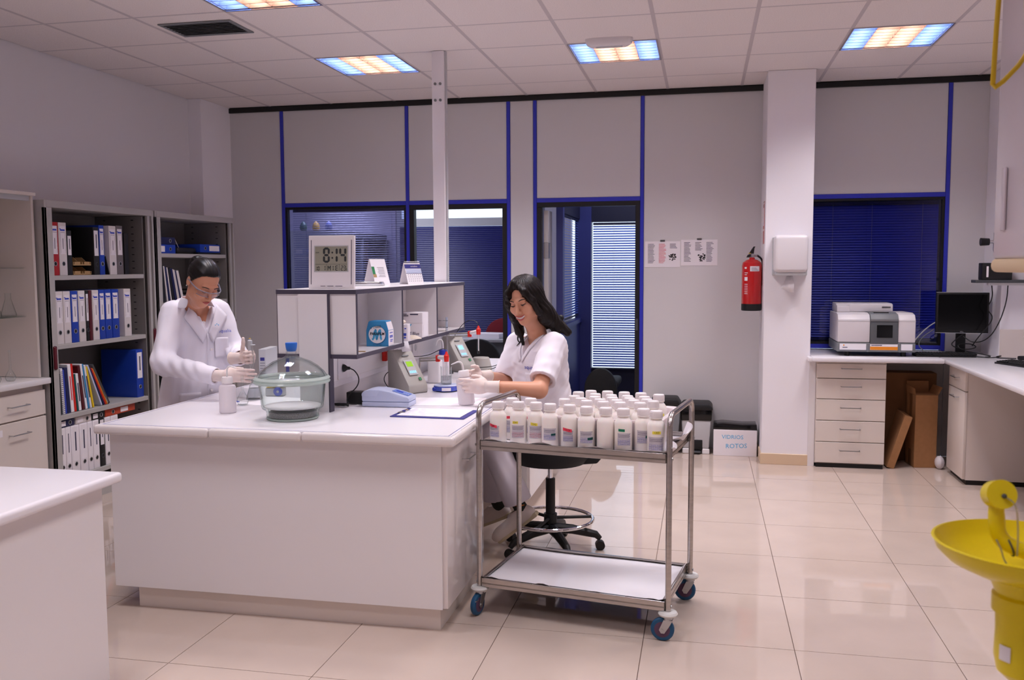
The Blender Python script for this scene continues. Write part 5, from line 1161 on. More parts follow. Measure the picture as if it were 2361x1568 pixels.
for q in range(3): obj('key', B().box(.008+q*.011, .015+q*.011, -.02, -.008, .0014, .003).xf(T(.070,.012,.0650) @ kp), 'instrument_lilac', mt)
pa = thing('power_adapter', 'black power adapter behind the lilac meter', 'adapter', (-1.735, 4.33, WT+.0005), .05); obj('block', B().box(-.040, .045, -.035, .035, 0, .062, .004, 2), 'black', pa)
pg = obj('plug', B().lathe([(0,0),(.019,0),(.019,.006),(.009,.020),(.007,.034),(0,.034)], n=18, M=Matrix.Rotation(PI/2, 4, 'Y')), 'black', pa, (-1.7775+1.735, FY+.22-4.33, 1.045-WT))
cable('black lead looping from the trunking socket to the adapter', [(-1.745,4.275,1.045),(-1.715,4.27,1.035),(-1.69,4.27,.995),(-1.70,4.26,.95),(-1.745,4.255,.915),(-1.755,4.25,.88),(-1.735,4.245,.866),(-1.70,4.25,.866)], .003)
cb = [(-1.76+.035*math.cos(q*1.1)+.006*math.sin(q*3.1), 4.20+.016*math.sin(q*1.1+.3*q), WT+.007+.0016*(q % 9)) for q in range(34)]
cable('coiled black cable bundle left of the lilac meter', cb, .0035, sm_=2)
def ph_meter(label, loc, a, screen):
    m = thing('ph_meter', label, 'meter', loc, a, 'grey wedge shaped meters')
    P = [(-.10,0),(.10,0),(.105,.012),(.100,.045),(-.045,.222),(-.060,.230),(-.095,.230),(-.104,.222)]
    obj('casing', B().prism(P, 'y', -.065, .065, .008), 'instrument_grey', m); obj('base_line', B().box(-.098, .098, -.062, .062, -.0002, .004), 'black', m)
    F = T(.0275,0,.1335) @ Matrix.Rotation(math.atan2(.177, .145), 4, 'Y')     # local x runs down the slope
    bz = obj('display_bezel', B().box(-.052, .050, -.030, .030, .004, .0075, .001, 1).xf(F), 'light_grey', m)
    obj('display', B().box(-.040, -.006, -.020, .020, .0076, .0084).xf(F), screen, bz)
    for q in range(4): obj('key', B().box(.022, .038, -.022+q*.0115, -.014+q*.0115, .0076, .0088).xf(F), 'lcd_cyan', bz)
    obj('name_plate', B().box(-.085, -.078, -.022, .022, .004, .0066).xf(F), 'mid_grey', m); obj('green_badge', B().box(.068, .086, .020, .036, .004, .0066).xf(F), 'btn_green', m)
    return m
ph_meter('grey wedge shaped pH meter with green display', (-1.615, 4.80, WT+.0005), -.62, 'lcd_green')
ph_meter('second grey wedge shaped pH meter farther back on the island', (-1.60, 5.84, WT+.0005), -.62, 'lcd_cyan')
def electrode_arm(label, base, elbow, tip, zbot, probe=True):
    e = thing('electrode_arm', label, 'electrode', (0,0,0), 0, 'electrode arms'); e.location = base; bs = Vector(base)
    R = lambda p: tuple(Vector(p)-bs)
    obj('arm_base', B().cyl((0,0,0), (0,0,.012), .04, n=20), 'dark_grey', e); obj('arm_post', B().cyl((0,0,.01), R((base[0],base[1],elbow[2]-.01)), .006, n=10), 'zinc', e)
    obj('arm', B().tube([R((base[0],base[1],elbow[2]-.012)), R(elbow)], .006, 8).tube([R((base[0],base[1],elbow[2]-.028)), R((elbow[0],elbow[1],elbow[2]-.016))], .005, 8), 'instrument_grey', e)
    el = Vector(elbow); tp = Vector(tip); d = (tp-el); L = d.length
    obj('holder_link', B().tube([R(el+d*.12), R(tp-d*.12)], .012, 6), 'white_plastic', e)
    obj('red_clip', B().box(-.012, .012, -.012, .012, -.020, .018, .003, 1), 'red_plastic', e, R(el+Vector((0,0,-.004)))); obj('red_holder', B().lathe([(0,-.022),(.013,-.022),(.015,.012),(.009,.020),(.005,.034),(0,.035)], n=16), 'red_plastic', e, R(tp))
    obj('probe', B().cyl(R((tip[0],tip[1],tip[2]-.022)), R((tip[0],tip[1],zbot)), .0075, n=12), 'clear_glass', e); obj('probe_core', B().cyl(R((tip[0],tip[1],tip[2]-.022)), R((tip[0],tip[1],zbot+.02)), .0032, n=8), 'white_plastic', e)
    return e
electrode_arm('electrode arm with red holder dipping into the beaker', (-1.60, 4.98, WT+.0005), (-1.475, 4.93, 1.038), (-1.405, 4.86, 1.045), .912)
electrode_arm('electrode arm with red holder raised beside the seated woman', (-1.63, 5.66, WT+.0005), (-1.462, 5.60, 1.128), (-1.392, 5.55, 1.145), 1.0)
cable('black electrode cable arching above the second electrode', [(-1.392,5.55,1.178),(-1.40,5.56,1.20),(-1.45,5.62,1.215),(-1.52,5.66,1.19),(-1.58,5.70,1.12),(-1.61,5.75,1.09)], .0022)
cable('black electrode cable running to the first electrode', [(-1.405,4.86,1.08),(-1.42,4.88,1.095),(-1.46,4.92,1.085),(-1.54,4.96,1.045),(-1.62,4.92,1.04),(-1.67,4.88,1.06)], .0022)
cable('thin cables tangled behind the first pH meter', [(-1.69,4.83,.98),(-1.735,4.80,.965),(-1.75,4.78,.93),(-1.73,4.76,.90),(-1.70,4.75,.875),(-1.68,4.73,.868),(-1.70,4.70,.866),(-1.73,4.74,.866),(-1.71,4.78,.868),(-1.67,4.74,.868)], .0024)
sr = thing('magnetic_stirrer', 'blue round magnetic stirrer under the beaker', 'stirrer', (-1.408, 4.862, WT+.0005))
pts = []
for q in range(48):
    t = 2*PI*q/48; r = .070+.004*math.cos(8*t); pts.append((r*math.cos(t), r*math.sin(t)))
obj('base', B().prism(pts, 'z', .004, .030, .004), 'stir_blue', sr); obj('top_plate', B().lathe([(0,.030),(.066,.030),(.068,.034),(.064,.037),(0,.037)], n=40), 'instrument_lilac', sr)
obj('maker_label', B().add(*patch(-.02, .032, .008, .026, .0752, -PI/2+.2)), 'paper', sr); obj('rubber_foot', B().lathe([(.05,0),(.062,0),(.06,.005),(.05,.005)], n=28), 'black', sr); obj('speed_knob', B().cyl((-.052,-.058,.016), (-.056,-.064,.016), .011, n=16), 'cap_blue', sr)
bk = thing('beaker', 'small glass beaker on the blue stirrer', 'beaker', (-1.408, 4.862, WT+.039))
obj('glass_wall', B().lathe([(0,0),(.029,0),(.031,.003),(.031,.095),(.0335,.099),(.0315,.099),(.0292,.094),(.0292,.004),(0,.003)], n=32), 'clear_glass', bk); obj('water', B().lathe([(0,.0035),(.0288,.0045),(.0288,.045),(0,.045)], n=28), 'liquid', bk)
wash_bottle('wash bottle with blue cap behind the stirrer', (-1.565, 5.34, WT+.0005), .038, .150, cap='cap_blue', tube=[(0,0,.18),(0,0,.225),(-.006,0,.245),(-.022,0,.25),(-.036,0,.24),(-.045,0,.21)])
cbx = thing('carboy', 'white square plastic canister behind the stirrer', 'canister', (-1.575, 5.20, WT+.0005)); obj('body', B().box(-.038, .038, -.038, .038, 0, .138, .010, 3), 'white_plastic', cbx); obj('neck', B().cyl((0,0,.138), (0,0,.150), .018, n=18), 'white_plastic', cbx)
pd = thing('sensor_pod', 'grey tapered pod with thin cable near the seated woman', 'pod', (-1.47, 5.93, WT+.0005)); obj('body', B().lathe([(0,0),(.074,0),(.076,.006),(.072,.014),(.056,.078),(.050,.083),(0,.084)], n=36), 'instrument_grey', pd); obj('base_ring', B().lathe([(0,-.0004),(.072,-.0004),(.073,.003),(0,.003)], n=30), 'black', pd)
cable('thin dark cable looping round the grey pod', [(-1.575,5.84,.885),(-1.50,5.845,.878),(-1.42,5.86,.880),(-1.36,5.88,.888),(-1.325,5.90,.910),(-1.30,5.92,.905),(-1.315,5.93,.888),(-1.36,5.92,.880),(-1.385,5.90,.864),(-1.42,5.88,.862)], .0025)
cl = thing('clipboard', 'blue clipboard lying at the right edge of the island', 'clipboard', (-1.235, 4.085, WT+.0005), -.03)
obj('board', B().box(-.185, .175, -.128, .125, 0, .004, .0015, 1), 'edge_blue', cl); obj('clip', B().tube([(-.165,-.05,.006),(-.150,-.03,.014),(-.150,.03,.014),(-.165,.05,.006)], .003, 8).tube([(-.175,-.055,.006),(-.17,.055,.006)], .004, 8), 'chrome', cl); 
for y in (-.03, .035): obj('clip_end', B().box(-.158, -.142, y-.008, y+.008, .010, .018, .003, 1), 'edge_blue', cl)
pp = thing('form_sheet', 'written forms held on the blue clipboard', 'paper', (-1.235, 4.085, WT+.0048), -.03)
obj('sheet', B().box(-.158, .150, -.108, .112, 0, .0022), 'paper_white', pp); b = B(); rnd = random.Random(3)
for r in range(9):
    x = -.14
    while x < .11:
        L = .01+.03*rnd.random(); b.add([(x, .09-r*.022, .0026), (x+L, .09-r*.022, .0026), (x+L, .086-r*.022, .0026), (x, .086-r*.022, .0026)], [(0,1,2,3)]); x += L+.008+.02*rnd.random()
obj('handwriting', b, 'instrument_lilac', pp)
o = obj('paper_sheet', B().box(-.19, .19, -.135, .135, 0, .0008), 'paper_white', None, (-1.29, 4.47, WT+.0006), (0,0,.12)); tag(o, 'blank white sheet on the worktop beneath the wash bottle', 'paper')
o = obj('paper_sheet', B().box(-.20, .20, -.14, .14, 0, .0008), 'paper_white', None, (-2.16, 4.32, WT+.0002), (0,0,-.1)); tag(o, 'white absorbent sheet under the glass flasks', 'paper')
o = obj('receipt', B().add([(0,0,.0),(.045,.01,.004),(.030,.012,.060),(-.018,.002,.055)], [(0,1,2,3)]), 'paper_white', None, (-1.625, 4.745, WT+.228)); tag(o, 'small printed slip sticking up from the first pH meter', 'paper'); o.modifiers.new('t', 'SOLIDIFY').thickness = .0006
rs = thing('marker_stand', 'red and black item behind the first pH meter', 'item', (-1.775, 4.87, 1.0)); obj('red_block', B().box(-.008,.02,-.02,.015,.02,.075,.003,1), 'red_plastic', rs); obj('plug_body', B().box(-.006,.035,.02,.055,.03,.075,.008,2), 'black', rs)
# ---------------------------------------------------------------- smooth body modelling (implicit surfaces -> quad meshes)
def npv(v): return np.array(v, float)
def cap_(P, a, b, ra, rb=None):
    a = npv(a); b = npv(b); rb = ra if rb is None else rb; ab = b-a
    t = np.clip((P-a)@ab/(ab@ab+1e-12), 0, 1); return np.linalg.norm(P-a-t[:, None]*ab, axis=1)-(ra+(rb-ra)*t)
def ell_(P, c, r, R=None):
    q = P-npv(c)
    if R is not None: q = q@R
    r = npv(r); k0 = np.linalg.norm(q/r, axis=1); k1 = np.linalg.norm(q/(r*r), axis=1)+1e-9
    return k0*(k0-1)/k1
def smin(a, b, k): h = np.clip(.5+.5*(b-a)/k, 0, 1); return b*(1-h)+a*h-k*h*(1-h)
def smax(a, b, k): return -smin(-a, -b, k)
def wob(P, s, seed=0):
    r = np.random.default_rng(seed); o = np.zeros(len(P))
    for _ in range(5): k = r.normal(size=3)*s; o += np.sin(P@k+r.uniform(0, 6.3))
    return o/3.2
def surface(f, lo, hi, h, name, block=6):
    lo = npv(lo); n = np.ceil((npv(hi)-lo)/(h*block)).astype(int)*block+1
    ax = [lo[k]+h*np.arange(n[k]) for k in range(3)]
    cax = [a[::block]+0 for a in ax]
    C = np.stack(np.meshgrid(*cax, indexing='ij'), -1); cv = f(C.reshape(-1, 3)).reshape(C.shape[:3])
    nb = [len(c)-1 for c in cax]
    mn = np.full(nb, np.inf)
    for dx in (0, 1):
        for dy in (0, 1):
            for dz in (0, 1): mn = np.minimum(mn, np.abs(cv[dx:dx+nb[0], dy:dy+nb[1], dz:dz+nb[2]]))
    act = mn < h*block*1.9
    m = np.zeros(n, bool)
    for bx, by, bz in np.argwhere(act): m[bx*block:(bx+1)*block+1, by*block:(by+1)*block+1, bz*block:(bz+1)*block+1] = True
    V = np.repeat(np.repeat(np.repeat(cv, block, 0), block, 1), block, 2)[:n[0], :n[1], :n[2]].copy()
    idx = np.argwhere(m); P = lo+h*idx; V[m] = np.concatenate([f(P[i:i+300000]) for i in range(0, len(P), 300000)])
    I = V < 0
    cn = tuple(k-1 for k in n); off = [(x, y, z) for x in (0, 1) for y in (0, 1) for z in (0, 1)]
    sl = lambda o: tuple(slice(o[k], o[k]+cn[k]) for k in range(3))
    any_ = np.zeros(cn, bool); all_ = np.ones(cn, bool)
    for o in off: any_ |= I[sl(o)]; all_ &= I[sl(o)]
    cells = np.argwhere(any_ & ~all_); vid = np.full(cn, -1); vid[tuple(cells.T)] = np.arange(len(cells))
    cnt = np.zeros(len(cells)); pos = np.zeros((len(cells), 3)); val = {o: V[tuple((cells+npv(o).astype(int)).T)] for o in off}
    for a in off:
        for k in range(3):
            if a[k]: continue
            b = list(a); b[k] = 1; va, vb = val[a], val[tuple(b)]; x = (va < 0) != (vb < 0)
            t = np.where(x, va/np.where(x, va-vb, 1), 0); q = np.tile(npv(a), (len(cells), 1)); q[:, k] += t; pos += q*x[:, None]; cnt += x
    verts = lo+h*(cells+pos/np.maximum(cnt, 1)[:, None])
    faces = []
    for k in range(3):
        u, v = [(1, 2), (2, 0), (0, 1)][k]
        A = [slice(0, n[q]) for q in range(3)]; Bq = list(A); A[k] = slice(0, n[k]-1); Bq[k] = slice(1, n[k])
        ch = I[tuple(A)] != I[tuple(Bq)]; e = np.argwhere(ch)
        ok = (e[:, u] > 0) & (e[:, v] > 0) & (e[:, u] < n[u]-1) & (e[:, v] < n[v]-1); e = e[ok]
        q = []
        for du, dv in ((-1, -1), (0, -1), (0, 0), (-1, 0)):
            c = e.copy(); c[:, u] += du; c[:, v] += dv; q.append(vid[c[:, 0], c[:, 1], c[:, 2]])
        q = np.stack(q, 1); ins = I[e[:, 0], e[:, 1], e[:, 2]]; q[~ins] = q[~ins][:, ::-1]; faces.append(q)
    F = np.concatenate(faces); F = F[(F >= 0).all(1)]
    me = bpy.data.meshes.new(name); me.from_pydata(verts.tolist(), [], F.tolist()); me.update()
    me.polygons.foreach_set('use_smooth', [True]*len(me.polygons))
    return me
def hits(f, pts, d, maxd=.6):
    """first points of the surface f along direction d, for many starting points"""
    p = np.array([npv(q) for q in pts]); d = npv(d)/np.linalg.norm(d)
    for _ in range(60):
        v = f(p); go = (v > .0008)
        if not go.any(): break
        p[go] += d*np.maximum(v[go]*.75, .0006)[:, None]
    return p
def hit(f, p, d): return hits(f, [p], d)[0]
def decal(f, pts, faces, d, lift, name, m, parent, thick=.002):
    """patch of cloth laid on a body: points projected along d onto f"""
    d = npv(d)/np.linalg.norm(d); vs = [tuple(q) for q in hits(f, pts, d)-d*lift]
    o = obj(name, B().add(vs, faces).mesh(name, 60), m, parent)
    if thick: s_ = o.modifiers.new('t', 'SOLIDIFY'); s_.thickness = thick; s_.offset = 1
    return o
def grid_patch(poly4, nu, nv):
    a, b, c, d = [npv(p) for p in poly4]; vs = []; fs = []
    for i in range(nu+1):
        for j in range(nv+1): u, v = i/nu, j/nv; vs.append((a*(1-u)+b*u)*(1-v)+(d*(1-u)+c*u)*v)
    for i in range(nu):
        for j in range(nv): q = i*(nv+1)+j; fs.append((q, q+nv+1, q+nv+2, q+1))
    return vs, fs
class Frame:
    """x = subject's left, -y = the way it faces, z = up"""
    def __init__(s, o, yaw, pitch=0, roll=0):
        s.o = npv(o); s.M = np.array((Matrix.Rotation(yaw, 3, 'Z') @ Matrix.Rotation(roll, 3, 'Y') @ Matrix.Rotation(pitch, 3, 'X')))
    def loc(s, P): return (P-s.o)@s.M
    def w(s, p): return s.o+s.M@npv(p)
    def d(s, v): return s.M@npv(v)
def head_d(Q, smile=False):
    A = np.abs(Q[:, 0]); S_ = np.stack([A, Q[:, 1], Q[:, 2]], 1)
    d = ell_(Q, (0, .012, .032), (.073, .094, .086))
    d = smin(d, ell_(Q, (0, -.030, -.040), (.060, .062, .078)), .03)
    d = smin(d, ell_(Q, (0, -.070, -.101), (.022, .018, .016)), .025)
    d = smin(d, np.linalg.norm(S_-npv((.044, -.008, -.070)), axis=1)-.022, .03)
    d = smin(d, ell_(S_, (.037, -.066, -.030 if not smile else -.026), (.026, .022, .024)), .02)
    d = smin(d, cap_(S_, (0, -.088, .020), (.036, -.080, .022), .009), .015)
    d = smax(d, -(np.linalg.norm(S_-npv((.031, -.106, .000)), axis=1)-.0165), .012)
    d = smin(d, np.linalg.norm(S_-npv((.031, -.080, -.001)), axis=1)-.0135, .004)
    d = smin(d, cap_(Q, (0, -.091, .010), (0, -.113, -.034), .0065, .0105), .012)
    d = smin(d, ell_(S_, (.010, -.102, -.039), (.0085, .010, .007)), .006)
    d = smin(d, ell_(Q, (0, -.088, -.064), (.026, .014, .016)), .012)
    d = smin(d, ell_(S_, (.075, .014, -.006), (.008, .019, .031)), .006)
    return d
def hand_d(Q, curl, spread, thumb, r=.0092):
    """x along fingers, +y thumb side, -z palm side; origin at the wrist"""
    d = ell_(Q, (.046, .0, 0), (.052, .042, .017)); d = smin(d, cap_(Q, (-.03, 0, 0), (.02, 0, 0), .028, .030), .02)
    for k, (y, L) in enumerate(((.029, .96), (.010, 1.06), (-.010, 1.0), (-.029, .80))):
        a = npv((.086-.004*abs(k-1), y, 0)); ang = 0.; sp_ = spread*(1.5-k)
        for q, l in enumerate((.042, .027, .021)):
            ang += curl[k][q]; v = npv((math.cos(ang)*math.cos(sp_), math.sin(sp_)*math.cos(ang), -math.sin(ang)))
            b = a+v*l*L; d = smin(d, cap_(Q, a, b, r*(1-.08*q), r*(1-.08*(q+1))), .005 if q else .008); a = b
    a = npv((.018, .034, -.006))
    for q, (v, l) in enumerate(zip(thumb, (.032, .027, .021))):
        v = npv(v)/np.linalg.norm(v); b = a+v*l; d = smin(d, cap_(Q, a, b, .0125-.0012*q, .0113-.0012*q), .010 if q == 0 else .005); a = b
    return d
def make_hand(parent, o, xd, yd, curl, spread, thumb, name='glove', m='latex', cuff=True, sc=.94, flip=False):
    o = npv(o); x = npv(xd)/np.linalg.norm(xd); y = npv(yd); y = y-x*(x@y); y /= np.linalg.norm(y); z = np.cross(x, y)*(-1 if flip else 1)
    M = np.stack([x, y, z], 1)
    f = lambda P: hand_d((P-o)@M/sc, curl, spread, thumb)*sc
    cs = np.array([o+M@(npv((a, b_, c))*sc) for a in (-.05, .195) for b_ in (-.055, .125) for c in (-.10, .05)])
    me = surface(f, cs.min(0), cs.max(0), .0028, name); g_ = obj(name, me, m, parent)
    if cuff:
        c = B().tube([o+x*.012, o-x*.02, o-x*.055, o-x*.062], [.0295, .0300, .0315, .0325], 24, caps=False); k = obj('glove_cuff', c, m, g_); k.modifiers.new('t', 'SOLIDIFY').thickness = .0015
        obj('rolled_edge', B().torus(o-x*.062, .0325, .0018, 28, 6, Matrix((( y[0], z[0], x[0]), (y[1], z[1], x[1]), (y[2], z[2], x[2]))).to_4x4()), 'latex_cuff', g_)
    return g_, (lambda p: o+M@(npv(p)*sc))
# ---------------------------------------------------------------- standing woman in a lab coat
W1 = thing('person', 'standing person in white lab coat and safety glasses pipetting into a flask', 'person', (0,0,0))
bf = Frame((-2.80, 4.62, 1.20), math.radians(58))                 # body frame at the chest
hf = Frame((-2.645, 4.445, 1.478), math.radians(60), math.radians(36), math.radians(4))
RSH, LSH = npv((-2.862, 4.468, 1.318)), npv((-2.708, 4.722, 1.312))
REL, RWR = npv((-2.835, 4.335, 1.045)), npv((-2.490, 4.300, .985))
LEL, LWR = npv((-2.605, 4.700, 1.060)), npv((-2.446, 4.470, 1.066))
NB = npv((-2.775, 4.565, 1.345))
def body1(P):
    d = head_d(hf.loc(P)); nk = hf.w((0, .028, -.060))
    d = smin(d, cap_(P, nk, NB, .050, .056), .025); d = smin(d, cap_(P, hf.w((0, -.045, -.085)), hf.w((0, -.02, -.125)), .03, .035), .03)
    Q = bf.loc(P); d = smin(d, ell_(Q, (0, .0, .0), (.13, .078, .17)), .03); d = smin(d, cap_(P, RSH, LSH, .036), .02)
    d = smin(d, cap_(P, RSH, REL, .036, .034), .02); d = smin(d, cap_(P, REL, RWR, .036, .025), .02); d = smin(d, cap_(P, LSH, LEL, .036, .034), .02); d = smin(d, cap_(P, LEL, LWR, .036, .025), .02)
    return d
obj('body', surface(body1, (-3.05, 4.2, .92), (-2.38, 4.92, 1.64), .0034, 'body'), 'skin_a', W1)
def torso(Q, prof):
    """Q in body frame; prof rows: z, cx?, half width, half depth, y centre"""
    z = Q[:, 2]; zs = [p[0] for p in prof]; a = np.interp(z, zs, [p[1] for p in prof]); b = np.interp(z, zs, [p[2] for p in prof]); c = np.interp(z, zs, [p[3] for p in prof])
    k = (np.abs(Q[:, 0]/a)**2.3+np.abs((Q[:, 1]-c)/b)**2.3)**(1/2.3); d = (k-1)*np.minimum(a, b)*.85
    return np.maximum(d, np.maximum(zs[0]-z, z-zs[-1]))
CT = [(-.75, .225, .160, .055), (-.45, .212, .150, .050), (-.30, .190, .135, .020), (-.12, .178, .122, .0), (.03, .182, .120, -.002), (.10, .172, .108, .004), (.145, .135, .092, .012), (.185, .085, .074, .022)]
def coat_t(P): return smin(smin(torso(bf.loc(P), CT), cap_(P, RSH+npv((.0, .015, -.005)), REL, .062, .058), .05), cap_(P, LSH+npv((0, -.01, -.005)), LEL, .061, .056), .05)-.0045
def coat1(P):
    Q = bf.loc(P)
    d = torso(Q, CT)
    d = smin(d, cap_(P, RSH+npv((.0, .015, -.005)), REL, .062, .058), .05); d = smin(d, cap_(P, REL, RWR+npv((-.022, 0, 0)), .060, .047), .03)
    d = smin(d, cap_(P, LSH+npv((0, -.01, -.005)), LEL, .061, .056), .05); d = smin(d, cap_(P, LEL, LWR+npv((-.03, .04, 0)), .058, .046), .03)
    ur = (RWR-REL)/np.linalg.norm(RWR-REL); ul = (LWR-LEL)/np.linalg.norm(LWR-LEL); dr = np.linalg.norm(P-RWR, axis=1); dl = np.linalg.norm(P-LWR, axis=1)
    calm = np.clip((np.minimum(dr, dl)-.05)/.08, 0, 1); d = d+calm*(.0035*wob(P*npv((1, 1, .45)), 34, 1)+.0028*wob(P, 60, 2))
    t = (P-REL)@(RWR-REL)/((RWR-REL)@(RWR-REL)); near = np.exp(-(np.minimum(cap_(P, REL, RWR, 0), cap_(P, LEL, LWR, 0))/.07)**2)
    d = d+calm*near*.0050*np.sin(P[:, 0]*95+P[:, 2]*60)
    z, x, y = Q[:, 2], np.abs(Q[:, 0]), Q[:, 1]
    wedge = np.maximum(np.maximum((.012+x*2.35-z)*.39, y+.0), .0*z-.5)           # V opening in front
    d = np.maximum(d, -wedge)
    d = np.maximum(d, -cap_(P, NB-npv((0, 0, .02)), hf.w((0, .028, -.05)), .062, .066))
    d = np.maximum(d, np.where(dr < .12, (P-RWR)@ur+.012, -1)); d = np.maximum(d, np.where(dl < .12, (P-LWR)@ul+.026, -1))                 # clean cuffs
    d = np.maximum(d, -cap_(P, RWR-ur*.035, RWR+ur*.08, .0365)); d = np.maximum(d, -cap_(P, LWR-ul*.05, LWR+ul*.08, .0365))
    return d
obj('lab_coat', surface(coat1, (-3.16, 4.16, .46), (-2.40, 4.98, 1.43), .0052, 'lab_coat'), 'coat', W1)
fw = bf.d((0, -1, 0)); lf = bf.d((1, 0, 0))
def bp_(x, z, y=-.4): return bf.w((x, y, z))
for s_ in (-1, 1):                                                               # lapels and collar
    P4 = [bp_(s_*.004, -.005), bp_(s_*.078, .150), bp_(s_*.125, .085), bp_(s_*.030, -.065)]
    vs, fs = grid_patch(P4, 10, 5); decal(coat_t, vs, fs, -fw, .004, 'lapel', 'coat', W1, .004)
    ring = []
    for q in range(9):
        t = q/8; a = lerp(.95, PI*.98, t); c = hf.w((0, .028, -.062))*.35+NB*.65; r = .074
        top = c+bf.d((s_*r*math.sin(a), -r*math.cos(a)*1.0, .014-.010*math.cos(a))); bot = c+bf.d((s_*(r+.030)*math.sin(a), -(r+.030)*math.cos(a), -.036-.012*(1-t))); ring += [top, bot]
    o = obj('collar', B().add(ring, [(2*q, 2*q+2, 2*q+3, 2*q+1) for q in range(8)]).mesh('collar', 80), 'coat', W1); o.modifiers.new('t', 'SOLIDIFY').thickness = .005; sb = o.modifiers.new('s', 'SUBSURF'); sb.levels = sb.render_levels = 2
obj('undershirt', B().add([bf.w((-.06,-.055,.09)), bf.w((.06,-.055,.09)), bf.w((.0,-.10,-.02)), bf.w((0,-.075,.055))], [(0,3,2),(3,1,2)]), 'paper_white', W1)
vs, fs = grid_patch([bp_(-.004, -.60), bp_(.0, -.60), bp_(.0, -.01), bp_(-.004, -.01)], 1, 30); decal(coat_t, vs, fs, -fw, .003, 'front_placket', 'coat', W1, .003)
for z in (-.10, -.21, -.33):
    p = hit(coat_t, bp_(.018, z), -fw); n = fw; obj('button', B().cyl(p, p+n*.005, .0075, n=14), 'hdpe_cap', W1)
vs, fs = grid_patch([bp_(.042, -.150), bp_(.112, -.150), bp_(.114, -.035), bp_(.040, -.035)], 8, 10); decal(coat_t, vs, fs, -fw, .0025, 'breast_pocket', 'coat', W1, .003)
vs, fs = grid_patch([bp_(-.155, -.50), bp_(-.045, -.50), bp_(-.045, -.335), bp_(-.155, -.335)], 8, 10); decal(coat_t, vs, fs, -fw, .0025, 'side_pocket', 'coat', W1, .003)
def cloth_text(s, size, c, right, up, f, d, m, parent, name='logo_lettering'):
    o = text(s, size, c, right, up, m, parent, name, ext=0.)
    d = npv(d)/np.linalg.norm(d)
    H = hits(f, [v.co for v in o.data.vertices], -d)+d*.0022
    for v, h in zip(o.data.vertices, H): v.co = h
    return o
cloth_text('aqualia', .026, bp_(.100, .000), lf, (0, 0, 1), coat_t, fw, 'ink_blue', W1)
for k, (x, z) in enumerate(((.046, .034), (.056, .040), (.065, .034))):
    p = hit(coat_t, bp_(x, z), -fw)+fw*.002; obj('logo_drop', B().ball(p, .005, .003, .0035, 10, 6), 'cyan', W1)
# hair drawn back into a bun
def hair1(P):
    Q = hf.loc(P); d = ell_(Q, (0, .014, .034), (.0815, .103, .094))
    hl = (Q[:, 1]*.80+Q[:, 2]*.60+.002)+.004*np.cos(Q[:, 0]*60)
    d = smax(d, -hl, .006); S_ = np.stack([np.abs(Q[:, 0]), Q[:, 1], Q[:, 2]], 1)
    d = np.maximum(d, -ell_(S_, (.082, .016, -.012), (.016, .022, .030)))
    d = smin(d, ell_(Q, (0, .115, .045), (.045, .036, .042)), .012)
    return d+.0007*np.sin(np.arctan2(Q[:, 0], Q[:, 2]+.02)*40+Q[:, 1]*30+3*np.sin(Q[:, 0]*60))
obj('hair', surface(hair1, hf.o-.19, hf.o+.19, .0034, 'hair'), 'hair_dark', W1)
def face_tube(fr, pts, r, m, parent, name, sm_=2): return obj(name, B().tube([fr.w(p) for p in pts], r, 8, smooth=sm_), m, parent)
for s_ in (-1, 1):
    face_tube(hf, [(s_*.014, -.0955, .0215), (s_*.032, -.0935, .0275), (s_*.050, -.080, .022)], [.0016, .0028, .0012], 'brow', W1, 'eyebrow')
    face_tube(hf, [(s_*.018, -.0895, -.005), (s_*.031, -.0945, -.0085), (s_*.044, -.0855, -.004)], [.0008, .0016, .0008], 'brow', W1, 'eyelashes')
lp = obj('lips', B().tube([hf.w(p) for p in ((-.022, -.0945, -.066), (-.008, -.1025, -.0625), (0, -.1030, -.0635), (.008, -.1025, -.0625), (.022, -.0945, -.066))], [.001, .0042, .0038, .0042, .001], 8, smooth=2).tube([hf.w(p) for p in ((-.020, -.0945, -.068), (0, -.1025, -.0715), (.020, -.0945, -.068))], [.001, .005, .001], 8, smooth=2), 'lip', W1)
obj('earring', B().ball(hf.w((-.080, .010, -.036)), .004), 'zinc', W1)
# safety glasses
gl = obj('safety_glasses', B().tube([hf.w(p) for p in ((-.066,-.078,.006),(-.055,-.100,.010),(-.030,-.1145,.011),(-.008,-.112,.006),(0,-.110,.004),(.008,-.112,.006),(.030,-.1145,.011),(.055,-.100,.010),(.066,-.078,.006))], .0026, 8, smooth=2), 'lens_frame', W1)
for s_ in (-1, 1):
    L = [(s_*.005,-.113,.004),(s_*.030,-.1155,.010),(s_*.056,-.101,.008),(s_*.066,-.078,.004)]
    vs = [hf.w(p) for p in L]+[hf.w((p[0]*.97, p[1]+.006, p[2]-.030)) for p in L]
    obj('lens', B().add(vs, [(q, q+1, q+5, q+4) for q in range(3)]).mesh('lens', 80), 'lens_pane', gl)
    obj('lower_rim', B().tube([hf.w((p[0]*.97, p[1]+.006, p[2]-.030)) for p in L], .0018, 8, smooth=2), 'lens_frame', gl)
    obj('temple_arm', B().tube([hf.w(p) for p in ((s_*.066,-.078,.004),(s_*.079,-.03,.004),(s_*.081,.012,.006),(s_*.079,.03,-.010))], [.0045,.004,.003,.0025], 8, smooth=2), 'lens_frame', gl)
